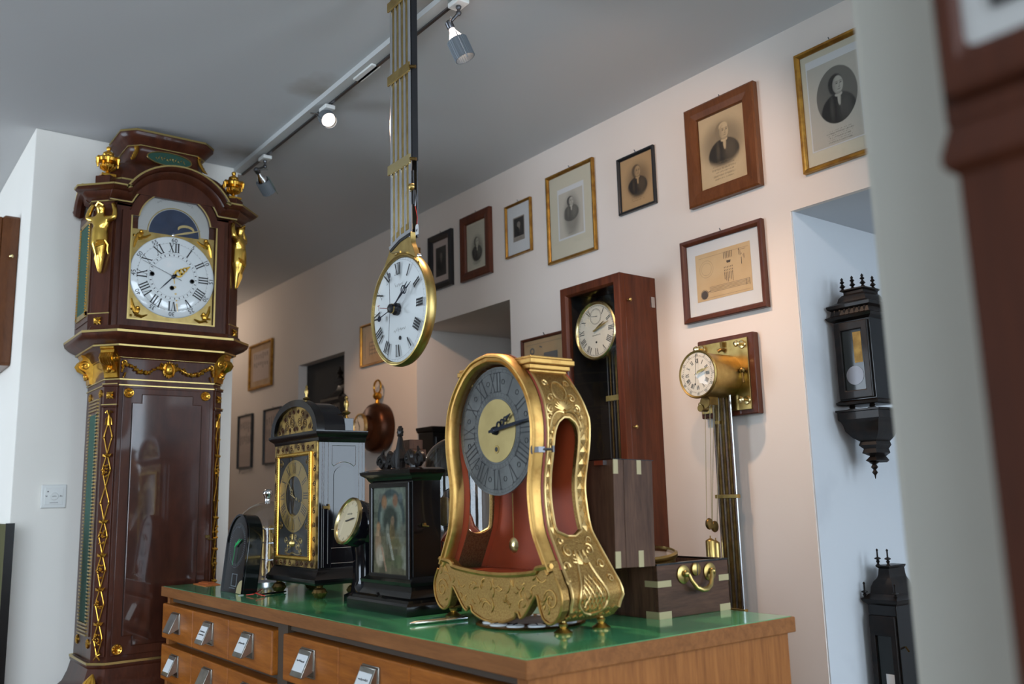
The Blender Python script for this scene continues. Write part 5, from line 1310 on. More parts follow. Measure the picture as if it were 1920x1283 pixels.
for sx in (-1, 1):
    for sz in (-1, 1):
        a = MB(); x0, z0 = sx*(wx-.018), (wz1-.020 if sz > 0 else wz1-.215)
        a.tube([(x0+sx*.010-sx*xx, -.0078, z0+zz) for xx, zz in scroll(.01, 0, .002, .013, 0, 1.3, 12)], .002, 5); a.ball((x0, -.008, z0), .006, 6); a.build('spandrel_mount', 'brass_dark', fp)
MB().add([(-wx, -.0115, wz0), (wx, -.0115, wz0), (wx, -.0115, wz1), (-wx, -.0115, wz1)], [(0, 1, 2, 3)]).build('front_glass', 'pane', fp, smooth=None)
# rounded pediment
def harc(w_, h_, n=22): return [(w_*math.cos(q), .499+h_*math.sin(q)**.9) for q in np.linspace(0, PI, n)]
ou, inn = harc(.176, .106), harc(.150, .084)
MB().ringprism(ou+[(-.176, .496), (.176, .496)], inn+[(-.150, .498), (.150, .498)], -.016, .012).build('pediment_arch', 'ebony', bo, smooth=35, bevel=.003)
MB().prism(harc(.166, .098), .0, .085).build('pediment_vault', 'ebony_polish', bo, smooth=35)
MB().prism(harc(.150, .084), -.004, .0).build('tympanum', 'boulle_ground', bo, smooth=None)
a = MB()
for s in (-1, 1):
    for (cx, cz, r0, r1, a0, tn) in [(.028, .535, .002, .018, 0, 2.2), (.068, .525, .002, .016, 2, 2.2), (.105, .515, .002, .011, 4, 2.0), (.050, .560, .002, .011, 3, 2.0), (.016, .568, .001, .008, 1, 2.0), (.085, .548, .001, .008, 5, 2.0), (.045, .512, .001, .008, 0, -2), (.125, .508, .001, .007, 2, 2), (.012, .513, .001, .008, 2, -2)]:
        a.tube([(s*x, -.0045, z) for x, z in scroll(cx, cz, r0, r1, a0, tn, 20)], .0011, 4)
tag(a.build('tympanum_scrollwork', 'tortoise', bo), kind='stuff'); 
def finial(name, x, y, z, s, par):
    MB().lathe([(.010*s, 0), (.006*s, .006*s), (.004*s, .012*s), (.012*s, .016*s), (.015*s, .021*s), (.006*s, .027*s), (.005*s, .034*s), (.009*s, .046*s), (.008*s, .056*s), (.004*s, .062*s), (.006*s, .068*s), (.004*s, .074*s), (.001, .076*s)], (x, y, z), n=16).build(name, 'brass', par)
finial('finial', 0, .03, .596, .78, bo); finial('finial', .142, .10, .537, .95, bo); finial('finial', -.142, .10, .520, .95, bo)
for x in (.142, -.142): MB().box(x-.016, x+.016, .085, .117, .499, .538 if x > 0 else .522).build('finial_block', 'ebony_polish', bo, smooth=None, bevel=.001)
# stringing and arched window on the flank that faces the viewer
for s in (1, -1):
    xo = s*.163; a = MB(); Q = lambda y, z: (xo+s*.0004, y, z)
    for pts in ([Q(.010, .09), Q(.010, .462)], [Q(.016, .09), Q(.016, .462)], [Q(.030, .10), Q(.030, .462)], [Q(D-.010, .09), Q(D-.010, .462)], [Q(D-.022, .10), Q(D-.022, .462)],
                [Q(.042, .395), Q(.042, .452), Q(.122, .452), Q(.122, .395)], [Q(.042, .395)]+[Q(.082-.040*math.cos(q), .372+.030*math.sin(q)) for q in np.linspace(.6, PI-.6, 12)]+[Q(.122, .395)],
                [Q(.042, .20), Q(.122, .20)], [Q(.042, .145), Q(.122, .145)], [Q(.042, .10), Q(.122, .10)]):
        a.tube(pts, .0009, 4)
    a.build('pewter_stringing', 'pewter', bo)
    aw = [(y, z) for y, z in [(.048, .21), (.116, .21), (.116, .36)]]+[(.082+.034*math.cos(q), .36+.030*math.sin(q)) for q in np.linspace(0, PI, 14)]+[(.048, .36)]
    MB().prism(aw, xo-s*.001, xo+s*.002, 'x').build('side_window', 'smoke_body', bo, smooth=None)
a = MB(); a.box(.160, .170, .012, .034, .262, .270); a.tube([(.168, .030, .258), (.168, .030, .276)], .003, 6); a.build('door_hinge', 'brass_dark', bo)
for sx in (-1, 1):
    for y in (.012, D-.03):
        a = MB(); a.lathe([(.009, 0), (.012, .003), (.020, .010), (.022, .018), (.018, .027), (.009, .032), (.010, .036), (.014, .038), (.014, .041)], (sx*.150, y, 0), n=20)
        for k in range(14):
            q = 2*PI*k/14; a.tube([(sx*.150+.013*math.cos(q), y+.013*math.sin(q), .004), (sx*.150+.0215*math.cos(q), y+.0215*math.sin(q), .017), (sx*.150+.011*math.cos(q), y+.011*math.sin(q), .030)], .0022, 4)
        a.build('ribbed_foot', 'brass_dark', bo)

# ------------------------------------------------------------------ black altar-shaped night clock with a painted front
nc = thing('black_painted_clock', 'black ebony altar clock with painted scene and carved scroll cresting', 'clock', (1.20, 2.112, CT), WEST)
ND = .085
MB().moulding(cplan(.112, 0, ND), [(0, .07), (0, .335)]).build('case', 'ebony', nc, smooth=None, bevel=.002)
MB().moulding(cplan(.112, 0, ND+.03), [(.044, 0), (.046, .004), (.046, .024), (.042, .030), (.036, .030), (.034, .036), (.022, .040), (.014, .052), (.012, .060), (.012, .066), (.018, .068), (.020, .076), (.012, .080), (.004, .088), (0, .090)]).build('stepped_base', 'ebony', nc, smooth=30)
MB().moulding(cplan(.112, 0, ND), [(0, .330), (.004, .334), (.008, .342), (.020, .350), (.022, .358), (.010, .362), (0, .364)]).build('cornice', 'ebony', nc, smooth=30)
MB().ringprism(rect(.212, .245, 0, .205), rect(.178, .222, 0, .204), -.008, .0).build('picture_moulding', 'ebony', nc, smooth=None, bevel=.002)
def painted(nx, nz):
    u, v = np.meshgrid(np.linspace(-1, 1, nx), np.linspace(-1.25, 1.25, nz)); rng = np.random.RandomState(2)
    n = sum(np.kron(rng.rand(nz//k+1, nx//k+1), np.ones((k, k)))[:nz, :nx]*w_ for k, w_ in ((16, .4), (8, .3), (4, .2), (1, .1)))
    img = np.stack([.10+.08*n, .11+.08*n, .08+.05*n], -1)
    def put(m, c, k=1.): 
        nonlocal img
        img = img*(1-k*m[..., None])+np.array(c)*(k*m[..., None])
    def ell(cx, cz, rx, rz, soft=.2): d = np.sqrt(((u-cx)/rx)**2+((v-cz)/rz)**2); return 1-sstep(1-soft, 1+soft, d)
    put(sstep(.4, 1.2, v), (.16, .19, .16), .6)
    put(ell(.05, .35, .80, .85, .05), (.055, .075, .07)); put(ell(.05, .30, .66, .68, .1), (.17, .20, .16)); put(ell(.0, .28, .42, .45, .25), (.05, .06, .045))
    for (x, z, r_, c) in [(-.35, .82, .16, (.30, .16, .08)), (.30, .86, .15, (.22, .12, .07)), (.62, .95, .12, (.10, .12, .12)), (-.6, .95, .1, (.14, .14, .12))]: put(ell(x, z, r_, r_*1.2, .4), c)
    put(sstep(.15, -.2, v), (.13, .11, .06), .8)
    for (x, z, rx, rz, c) in [(-.72, -.45, .18, .5, (.34, .22, .13)), (-.70, .10, .12, .13, (.36, .20, .10)), (-.62, -.75, .24, .3, (.42, .36, .27)), (.12, -.15, .16, .40, (.17, .12, .05)), (.15, .28, .10, .13, (.30, .20, .12)), (.35, -.35, .3, .12, (.10, .09, .04)), (-.15, -.1, .10, .30, (.22, .22, .17)), (.80, -.7, .18, .28, (.22, .22, .17)), (.85, -1.0, .2, .1, (.26, .25, .20)), (.45, -.9, .3, .2, (.11, .12, .06)), (-.1, -.95, .2, .15, (.12, .12, .06)), (.7, -.1, .2, .3, (.16, .16, .12))]: put(ell(x, z, rx, rz, .35), c, .9)
    k = abs((u-.02)*.87+(v+.45)*.35) < .06; put((k & (v < -.1) & (v > -.85)).astype(float), (.34, .33, .26), .9)
    put(((abs(u+.35+.4*(v+.9)) < .05) & (v < -.5) & (v > -1.2)).astype(float), (.36, .22, .14), .9)
    return np.clip(img*(.40+.75*n[..., None]), 0, 1)
ink_grid('painting', .178, .222, painted(90, 112), 90, 112, -.002, nc, 0, .204)
a = MB(); a.tube([(.115, .030, .218), (.122, .030, .218)], .005, 8); a.tube([(.122, .030, .218), (.124, .022, .216), (.124, .040, .214)], .0022, 6); a.build('side_latch', 'brass', nc)
a = MB(); a.tube([(0, -.040, .046), (.012, -.044, .048), (.010, -.040, .040), (.022, -.042, .041)], .0035, 6); a.build('drawer_pull', 'ebony_carved', nc)
a = MB(); yc_ = .03
for s in (-1, 1):
    a.tube([(s*x, yc_, z) for x, z in scroll(.098, .384, .004, .020, PI/2, -1.3, 20)], [.004]+[.008]*19+[.006], 7)
    a.tube([(s*x, yc_, z) for x, z in bez((.085, .368), (.06, .360), (.06, .40), (.04, .405), 8)], [.006, .008, .010, .011, .011, .010, .009, .008, .006], 7)
    a.tube([(s*x, yc_, z) for x, z in scroll(.045, .392, .004, .018, 0, 1.2, 16)], .008, 7)
    a.tube([(s*.012, yc_-.004, .370), (s*.020, yc_-.008, .390), (s*.010, yc_-.006, .415)], [.010, .011, .004], 7)
    a.tube([(s*.085, yc_, .39), (s*.098, yc_, .405), (s*.090, yc_, .42)], [.005, .007, .002], 6)
a.tube([(0, yc_, .364), (0, yc_, .40), (0, yc_, .425), (0, yc_, .45)], [.014, .017, .011, .006], 8)
for k in range(7): a.tube([((k-3)*.007, yc_-.008, .368), ((k-3)*.009, yc_-.010, .392-.003*abs(k-3))], [.006, .004], 6)
a.build('carved_cresting', 'ebony_carved', nc)
a = MB(); a.ball((0, yc_, .430), .009, 8, (1, 1, 1.6)); a.ball((0, yc_, .462), .013, 10, (.9, .6, 1.2)); 
for k in range(10):
    q = 2*PI*k/10; a.ball((.011*math.cos(q), yc_, .462+.014*math.sin(q)), .004, 6)
a.build('crest_knop', 'ebony_carved', nc)

# ------------------------------------------------------------------ small black balloon clock between the two
sb = thing('black_drum_clock', 'black pedestal desk clock with round tilted gilt-rimmed dial', 'clock', (1.222, 2.375, CT), WEST)
TM = Matrix.Translation((.0, -.01, .226)) @ Matrix.Rotation(R(-17), 4, 'X')
a = MB(); a.M = TM; a.lathe([(.062, 0), (.066, .006), (.067, .030), (.063, .060), (.050, .082), (.030, .092), (.001, .095)], ax='y', n=36); a.build('drum', 'ebony_polish', sb, smooth=60)
a = MB(); a.M = TM; a.lathe([(.066, .004), (.069, .0), (.068, -.007), (.064, -.010), (.060, -.006), (.058, .004)], ax='y', n=40, cap=False); a.build('bezel', 'brass_pale', sb)
a = MB(); a.M = TM; disc(a, .059, -.0022, -.0004, n=36); df = a.build('dial', 'ivory_dial', sb, smooth=None)
a = MB(); a.M = TM
add_ticks(a, .048, .056, 12, .002, -.0026); hand_mesh(a, 75, .034, .004, -.004, .2); hand_mesh(a, 80, .046, .003, -.006, .2); scribble(a, 0, .02, .030, .006, -.0026, 3, .0008); tag(a.build('dial_markings', 'ink', df, smooth=None), kind='stuff')
a = MB(); a.M = TM; a.lathe([(.060, -.006), (.04, -.011), (.001, -.013)], ax='y', n=30, cap=False); a.build('dial_glass', 'pane', sb)
rings = []
for (wx_, y0, y1, z) in [(.060, .0, .090, 0), (.060, .0, .090, .018), (.042, .012, .080, .026), (.036, .016, .074, .06), (.034, .016, .072, .12), (.042, .010, .078, .165), (.052, .004, .085, .20)]:
    rings.append([(-wx_, y0+.012, z), (-wx_+.012, y0, z), (wx_-.012, y0, z), (wx_, y0+.012, z), (wx_, y1-.012, z), (wx_-.012, y1, z), (-wx_+.012, y1, z), (-wx_, y1-.012, z)])
MB().loft(rings).build('pedestal', 'ebony_polish', sb, smooth=50)
# ------------------------------------------------------------------ smaller things on the counter
# acrylic arch-topped desk clock
al = thing('arched_desk_clock', 'black arch-topped desk clock with bright green hands at the counter end', 'clock', (1.088, 2.955, CT), WEST)
def arch_poly(w_, h_, n=16, z0=0): return [(-w_, z0), (w_, z0), (w_, h_-w_*1.05)]+[(w_*math.cos(q), h_-w_*1.05+w_*1.05*math.sin(q)) for q in np.linspace(0, PI, n)[1:-1]]+[(-w_, h_-w_*1.05)]
TL_ = Matrix.Rotation(R(-6), 4, 'X')
a = MB(); a.M = TL_; a.prism(arch_poly(.092, .252), .0, .05); a.build('body', 'smoke_body', al, smooth=40, bevel=.004)
a = MB(); a.M = TL_; a.ringprism(arch_poly(.092, .252), arch_poly(.085, .245, z0=.006), -.004, .001); a.build('front_rim', 'ebony_polish', al, smooth=40)
a = MB(); a.M = TL_; ri_ = .068; add_ticks(a, ri_*.86, ri_, 60, .0013, -.0006, 0, .150); a.build('minute_track', 'lamp_grey', al, smooth=None)
a = MB(); a.M = TL_; flat_ring(a, ri_*1.03, ri_*1.06, -.0006, 0, .150); a.build('dial_ring', 'steel_dark', al, smooth=None)
a = MB(); a.M = TL_; hand_mesh(a, 65, .048, .005, -.004, .25, .001, 0, .150); hand_mesh(a, 52, .034, .005, -.005, .2, .001, 0, .150); hand_mesh(a, 186, .064, .002, -.006, .15, .001, 0, .150, 'thin'); a.build('green_hands', 'acid_green', al, smooth=None)
a = MB(); a.M = TL_; a.ringprism(rect(.044, .040, .010, .040), rect(.040, .036, .010, .040), -.001, .0005); scribble(a, 0, .014, .05, .004, -.0007, 3, .001); scribble(a, 0, .208, .014, .008, -.0007, 2, .001); tag(a.build('dial_markings', 'lamp_grey', al, smooth=None), kind='stuff')
a = MB(); a.M = TL_; a.prism([(.092, .001)]+[(.092-.042*math.cos(q), .001+.042*math.sin(q)) for q in np.linspace(0, PI/2, 10)], -.0052, -.0042); a.build('price_sticker', 'holly_wood', al, smooth=None)
# glass dome with a small skeleton mechanism
def dome(name, label, c, r_, h_, knob=True, base='steel'):
    t = thing(name, label, 'glass dome', (c[0], c[1], CT))
    MB().lathe([(r_*1.12, 0), (r_*1.12, .008), (r_*1.05, .014), (r_*1.0, .018), (.001, .018)], n=40).build('base', base, t)
    pr2 = [(r_, .018), (r_, h_-r_)]+[(r_*math.cos(q), h_-r_+r_*math.sin(q)) for q in np.linspace(0, PI/2, 12)[1:]]
    MB().lathe(pr2, n=44, cap=False).build('glass_bell', 'dome_glass', t, smooth=60)
    if knob:
        MB().lathe([(.014, h_-.004), (.010, h_+.006), (.013, h_+.014), (.019, h_+.026), (.018, h_+.036), (.010, h_+.043), (.001, h_+.045)], n=20).build('knob', 'chrome', t, smooth=60)
    return t
p = atZ(499, 1092, CT); hk = atY(497, 917, p.y).z-CT
dm = dome('glass_dome', 'clear glass bell dome with knob behind the arched desk clock', (p.x, p.y), .112, hk-.045)
sk = thing('skeleton_clock', 'copper-toned skeleton mechanism standing under the knobbed glass dome', 'clock', (p.x+.01, p.y-.01, CT+.0185), WEST)
a = MB()
for z in (0, .06, .12, .17): a.box(-.035, .035, -.02, .02, z, z+.005)
a.build('plates', 'steel', sk, smooth=None, bevel=.001)
for k, (x, y) in enumerate(((-.03, -.015), (.03, -.015), (-.03, .015), (.03, .015))):
    MB().lathe([(.004, .005), (.006, .02), (.003, .06), (.006, .075), (.003, .12), (.004, .17), (.006, .18), (.001, .185)], (x, y, 0), n=10).build('pillar', 'gilt_high', sk)
for k, (x, z, r_) in enumerate(((.0, .09, .028), (-.018, .145, .02), (.02, .14, .016), (.01, .035, .022), (-.02, .04, .014))):
    a = MB(); annulus(a, r_*.78, r_, -.004, .0, x, z, 28); add_ticks(a, r_, r_*1.1, 28, .002, -.002, x, z)
    for q in range(4): a.tube([(x, -.002, z), (x+r_*.8*math.cos(q*PI/2+k), -.002, z+r_*.8*math.sin(q*PI/2+k))], .0016, 5)
    a.build('gear_wheel', 'copper' if k % 2 else 'gilt_high', sk)
# second dome behind the gilt clock, covering a dark bust-shaped clock
YD = atX(862, 900, 1.62).y; zk = atX(862, 818, 1.62).z-CT
dome('glass_dome', 'plain glass dome behind the left edge of the gilt clock', (1.62, YD), .127, zk, False, 'ebony')
dk = thing('dark_figure_clock', 'dark bronze clock under the plain glass dome', 'clock', (1.62, YD, CT+.0185), WEST)
MB().lathe([(.06, 0), (.06, .03), (.045, .04), (.035, .10), (.05, .16), (.062, .20), (.062, .25), (.05, .285), (.02, .30), (.001, .302)], n=24).build('body', 'ebony_carved', dk, smooth=50)
MB().lathe([(.045, 0), (.045, -.01), (.04, -.012), (.001, -.012)], (0, -.055, .225), 'y', 24).build('dial', 'brass_dark', dk)
# red glazed ceramic figure between the dome and the gilt clock
pr = thing('glazed_figure', 'lumpy red-brown glazed ceramic figure behind the gilt clock', 'figurine', (1.43, atX(868, 1000, 1.43).y, CT))
V = [(0, 0, .10), (0, 0, .045), (0, 0, .0), (.0, 0, .165), (0, 0, .21), (0, -.0, .25), (-.02, .05, .15), (-.03, .065, .10), (-.03, .04, .07), (.02, -.05, .15), (.0, -.07, .11), (-.03, -.05, .08)]
E_ = [(0, 1), (1, 2), (0, 3), (3, 4), (4, 5), (3, 6), (6, 7), (7, 8), (3, 9), (9, 10), (10, 11)]
skin_part('body', V, E_, [(.066, .066), (.070, .07), (.064, .064), (.056, .056), (.026, .026), (.036, .034), .03, .026, .02, .03, .026, .02], 'glazed_red', pr)
# walnut box clock behind the black painted clock
wxp = atX(752, 826, 1.62); wb = thing('walnut_box_clock', 'small walnut box clock with brass ring behind the carved cresting', 'clock', (1.62, atX(752, 842, 1.62).y, CT), WEST)
hb = wxp.z-CT
MB().box(-.055, .055, 0, .07, 0, hb-.034).build('case', 'walnut', wb, smooth=None, bevel=.002)
MB().box(-.036, .050, .005, .06, hb-.034, hb).build('top_block', 'walnut', wb, smooth=None, bevel=.002)
a = MB(); a.tube([(.052, .02, hb-.065+.016*math.sin(q)-.0) if 0 else (.062+.010*math.cos(q), .02, hb-.066+.022*math.sin(q)) for q in np.linspace(0, 2*PI, 18)[:-1]], .0028, 6, True); a.build('ring_handle', 'brass', wb)
# pen, dial disc, orange note, tag
p0, p1 = atZ(768, 1170, CT+.005), atZ(876, 1159, CT+.005)
pn = thing('ballpoint_pen', 'slim metal ballpoint pen lying in front of the gilt clock', 'pen', (p0.x, p0.y, CT+.0052)); ln = (p1-p0).length; an = math.atan2(p1.y-p0.y, p1.x-p0.x); pn.rotation_euler = (0, 0, an)
MB().lathe([(.0012, 0), (.0022, .002), (.0046, .014), (.0050, .05), (.0050, ln*.62)], ax='x', n=14).build('barrel', 'pen_metal', pn)
MB().lathe([(.0050, ln*.62), (.0051, ln*.63), (.0050, ln*.93), (.0038, ln), (.001, ln)], ax='x', n=14).build('cap', 'steel', pn)
a = MB(); a.box(ln*.68, ln*.95, -.0015, .0015, .0048, .0062); a.build('clip', 'chrome', pn, smooth=None)
pd = atZ(1000, 1166, CT); dd = thing('loose_clock_dial', 'loose dark clock dial with white enamel plaques lying under the gilt clock', 'clock dial', (1.30, 1.655, CT), 0)
MB().lathe([(.122, 0), (.124, .003), (.118, .0055), (.112, .004), (.001, .004)], n=56).build('plate', 'brass_dark', dd)
for k in range(12):
    q = 2*PI*k/12; a = MB(); a.M = Matrix.Rotation(q, 4, 'Z'); a.lathe([(.020, .004), (.020, .0075), (.014, .009), (.001, .0095)], (.090, 0, 0), n=14, sx=1.0); o = a.build('enamel_plaque', 'enamel', dd)
    a = MB(); a.M = Matrix.Rotation(q, 4, 'Z'); a.tube([(.080, 0, .0095), (.102, 0, .009)], .002, 4); a.build('plaque_numeral', 'blued_steel', o)
MB().lathe([(.066, .004), (.064, .007), (.05, .005), (.001, .006)], n=40).build('centre_boss', 'copper', dd)
on = thing('orange_note', 'orange paper note lying on the far left end of the counter', 'paper note', (0, 0, CT+.0006))
q4 = [atZ(x, y, CT+.001) for x, y in ((362, 1095), (398, 1091), (414, 1097), (386, 1100))]
MB().prism([(v.x, v.y) for v in q4], 0, .0012, 'z').build('sheet', 'orange_paper', on, smooth=None)
q4 = [atZ(x, y, CT+.001) for x, y in ((372, 1093.5), (380, 1091), (402, 1093), (390, 1096))]
MB().prism([(v.x, v.y) for v in q4], .0014, .0024, 'z').build('folded_flap', 'orange_paper', on, smooth=None)
kt = thing('key_tag', 'small dark key fob with red thread and white tag beside the desk clock', 'key tag', (0, 0, CT))
a = MB(); pts = [atZ(x, y, CT+.003) for x, y in ((462, 1116), (475, 1117), (487, 1113), (492, 1105), (487, 1110), (480, 1118), (497, 1118))]; a.tube([(v.x, v.y, .003+.004*(k % 3)) for k, v in enumerate(pts)], .0016, 5); a.build('red_thread', 'red_thread', kt)
v = atZ(452, 1117, CT); MB().lathe([(.008, .0005), (.008, .002), (.001, .002)], (v.x, v.y, 0), n=14).build('paper_disc', 'paper_white', kt)
v0, v1 = atZ(484, 1118, CT), atZ(535, 1112, CT); a = MB(); a.tube([(v0.x, v0.y, .004), ((v0.x+v1.x)/2, (v0.y+v1.y)/2, .004), (v1.x, v1.y, .004)], [.006, .010, .006], 8, flat=.35); a.build('leather_fob', 'ebony', kt)

# ------------------------------------------------------------------ open chronometer chest
BY = 1.474; bxw = .246; bh = .118; bdp = .235
ch = thing('chronometer_chest', 'open walnut chronometer chest with brass drop handle at the counter end', 'chest', (1.650, BY, CT), 0)
hw = bxw/2; t_ = .011
a = MB(); a.box(-hw, hw, 0, t_, 0, bh); fr_ = a.build('front_wall', 'walnut_x', ch, smooth=None, bevel=.0015)
MB().box(-hw, -hw+t_, t_, bdp, 0, bh).build('side_wall', 'walnut', ch, smooth=None, bevel=.001); MB().box(hw-t_, hw, t_, bdp, 0, bh).build('side_wall', 'walnut', ch, smooth=None, bevel=.001)
MB().box(-hw+t_, hw-t_, bdp-t_, bdp, 0, bh).build('rear_wall', 'walnut', ch, smooth=None); MB().box(-hw+t_, hw-t_, t_, bdp-t_, 0, .01).build('floor_board', 'walnut', ch, smooth=None)
MB().ringprism([(-hw, 0), (hw, 0), (hw, bdp), (-hw, bdp)], [(-hw+t_, t_), (hw-t_, t_), (hw-t_, bdp-t_), (-hw+t_, bdp-t_)], bh, bh+.004, 'z').build('black_rim', 'ebony', ch, smooth=None)
for (x0, x1, z0, z1) in [(-hw, -hw+.044, .070, .084), (-hw, -hw+.040, 0, .016), (hw-.036, hw, .070, .084), (hw-.038, hw, 0, .016)]:
    MB().box(x0, x1, -.0008, .002, z0, z1).build('corner_strap', 'holly_wood', fr_, smooth=None)
for (y0, y1, z0, z1) in [(0, .040, .070, .084), (0, .04, 0, .016), (.16, .20, .04, .054)]: MB().box(-hw-.0008, -hw+.002, y0, y1, z0, z1).build('corner_strap', 'holly_wood', ch, smooth=None)
for x in (-.046, .046): MB().lathe([(.021, 0), (.021, -.003), (.017, -.005), (.001, -.005)], (x+.008, -.0005, .094), 'y', 24).build('handle_rose', 'brass', ch, smooth=40)
for x in (-.046, .046):
    a = MB(); a.ball((x+.008, -.011, .096), .008, 10); a.tube([(x+.008, -.005, .096), (x+.008, -.014, .096)], .005, 8); a.build('handle_knuckle', 'brass', ch)
a = MB(); a.tube([(x+.008, y, z) for x, y, z in [(-.040, -.013, .095), (-.035, -.017, .080), (-.024, -.022, .064), (-.008, -.024, .058), (.008, -.024, .058), (.024, -.022, .066), (.035, -.017, .081), (.040, -.013, .095)]], [.004, .0048, .0055, .006, .006, .0055, .0048, .004], 10); a.build('drop_handle', 'brass', ch)
a = MB(); a.lathe([(.015, 0), (.015, -.006), (.012, -.008), (.001, -.008)], (.004, 0, .103), 'y', 24); sc_ = a.build('slotted_bolt', 'brass', ch, smooth=40)
MB().box(.0030, .0050, -.0086, -.0070, .089, .117).build('bolt_slot', 'ink', sc_, smooth=None)
# lid standing upright on the left edge
LT = Matrix.Translation((-hw, 0, bh)) @ Matrix.Rotation(R(1.5), 4, 'Y')
a = MB(); a.M = LT; a.box(-.128, -.096, 0, bdp, 0, .238); l1 = a.build('lid_top', 'walnut', ch, smooth=None, bevel=.0015)
a = MB(); a.M = LT; a.box(-.0955, -.004, 0, .010, 0, .238); a.box(-.0955, -.004, bdp-.01, bdp, 0, .238); a.box(-.0955, -.004, .01, bdp-.01, 0, .010); a.box(-.0955, -.004, .01, bdp-.01, .228, .238); l2 = a.build('lid_frame', 'walnut', ch, smooth=None, bevel=.001)
for (x0, x1, z0, z1) in [(-.128, -.114, .206, .238), (-.055, -.041, .206, .238), (-.128, -.112, 0, .036), (-.057, -.041, 0, .036)]:
    a = MB(); a.M = LT; a.box(x0, x1, -.0008, .002, z0, z1); a.build('corner_strap', 'holly_wood', l1, smooth=None)
a = MB(); a.M = LT; a.box(-.1288, -.0, -.0004, bdp, .238, .2395); a.build('lid_edge', 'ebony', l1, smooth=None)
a = MB(); a.M = LT; a.box(-.140, -.128, .02, .05, .226, .236); a.build('lid_catch', 'steel', l1, smooth=None)
a = MB(); a.tube([(-hw+.004, .05, bh+.004), (-hw+.030, .05, bh-.03)], .004, 6); a.build('lid_stay', 'chrome', ch)
# chronometer bowl in gimbals
cb = thing('marine_chronometer', 'brass marine chronometer bowl under glass inside the open chest', 'chronometer', (1.625, BY+.125, CT+.0105), 0)
GM = Matrix.Translation((0, 0, .115)) @ Matrix.Rotation(R(-7), 4, 'Y') @ Matrix.Rotation(R(5), 4, 'X')
MB().lathe([(.05, 0), (.05, .02), (.055, .05)], n=24).build('support', 'brass_dark', cb)
a = MB(); a.M = GM; a.lathe([(.03, -.065), (.055, -.055), (.066, -.03), (.068, .0), (.074, .004), (.075, .012), (.068, .016), (.066, .010)], n=40, cap=False); a.build('bowl', 'brass', cb, smooth=50)
a = MB(); a.M = GM; a.lathe([(.066, .004), (.001, .004)], n=36, cap=False); a.build('dial', 'silver_ring', cb)
a = MB(); a.M = GM; a.lathe([(.068, .013), (.001, .016)], n=36, cap=False); a.build('crystal', 'pane', cb)
a = MB(); a.tube([(.094*math.cos(q), .094*math.sin(q), .092) for q in np.linspace(0, 2*PI, 36)[:-1]], .0045, 6, True); a.build('gimbal_ring', 'brass', cb)
# ------------------------------------------------------------------ things on the picture wall
# mahogany wall regulator
yr = atX(1228, 521, XW).y; dpt = XW-atY(1160, 511, yr).x
Xf = XW-dpt; yl = atX(1049, 543, Xf).y; ztp = (atX(1160, 511, Xf).z+atX(1049, 543, Xf).z)/2; zbt = .86
rw = yl-yr; rh = ztp-zbt
rg = thing('wall_regulator', 'tall mahogany wall regulator clock with brass-rimmed silvered dial behind the gilt clock', 'clock', (Xf, (yl+yr)/2, zbt), WEST)
hw = rw/2
for s in (-1, 1): MB().box(min(s*hw, s*(hw-.014)), max(s*hw, s*(hw-.014)), .026, dpt-.001, 0, rh).build('case_side', 'mahogany_light', rg, smooth=None, bevel=.001)
for s in (-1, 1): MB().box(min(s*(hw-.014), s*(hw-.017)), max(s*(hw-.014), s*(hw-.017)), .027, dpt-.013, .015, rh-.015).build('lining_or_shade_sheet', 'dark_interior', rg, smooth=None)  # dark sheets added to paint the shade inside the regulator case
MB().box(-hw+.014, hw-.014, .026, dpt-.001, rh-.014, rh).build('case_top', 'mahogany_light', rg, smooth=None); MB().box(-hw+.014, hw-.014, .026, dpt-.001, 0, .014).build('case_bottom', 'mahogany_light', rg, smooth=None)
MB().box(-hw+.014, hw-.014, dpt-.012, dpt-.001, .014, rh-.014).build('back_board', 'dark_interior', rg, smooth=None)  # board coloured near black for the shade inside the case
a = MB(); rect_frame(a, rw, rh, [(0, .025), (0, .002), (.003, 0), (.030, 0), (.034, .004), (.038, .010), (.038, .025)], 0, rh/2); dr = a.build('door_frame', 'mahogany_light', rg, smooth=None)
MB().add([(-hw+.036, .012, .036), (hw-.036, .012, .036), (hw-.036, .012, rh-.036), (-hw+.036, .012, rh-.036)], [(0, 1, 2, 3)]).build('door_glass', 'pane', dr, smooth=None)
for z in (rh-.10, rh-.56):
    a = MB(); a.tube([(hw+.001, .040, z), (hw+.012, .040, z)], .003, 6); a.lathe([(.004, .010), (.007, .014), (.001, .020)], (hw, .040, z), 'x', 10); a.tube([(hw+.006, .030, z), (hw+.006, .052, z)], .002, 6); a.build('side_catch', 'brass', rg)
MB().box(hw, hw+.004, dpt-.03, dpt-.012, rh-.115, rh-.075).build('hinge', 'steel', rg, smooth=None); 
r0 = ray(1113, 621); yc0 = (yl+yr)/2; XR = max(r0.x*yc0/r0.y, Xf+.030); YD0 = XR-Xf
dc = atX(1113, 621, XR); dR = (atX(1113, 566, XR).z-atX(1113, 677, XR).z)/2
print('regulator dial depth', YD0, dR)
dx, dz = (yl+yr)/2-dc.y, dc.z-zbt
dx = 0
a = MB(); a.lathe([(dR*.90, .012), (dR, .012), (dR, -.004), (dR*.96, -.008), (dR*.90, -.004), (dR*.88, .002)], (dx, YD0, dz), 'y', 56, cap=False); bz_ = a.build('bezel', 'brass_pale', rg, smooth=40)
a = MB(); disc(a, dR*.9, YD0+.001, YD0+.005, dx, dz, 56); df = a.build('dial', 'enamel_cream', rg, smooth=None)
a = MB(); yy = YD0+.0005; add_romans(a, dR*.70, dR*.20, yy, .9, .9, dx, dz, skip=(12,)); flat_ring(a, dR*.84, dR*.85, yy, dx, dz); add_ticks(a, dR*.80, dR*.85, 60, .0012, yy, dx, dz)
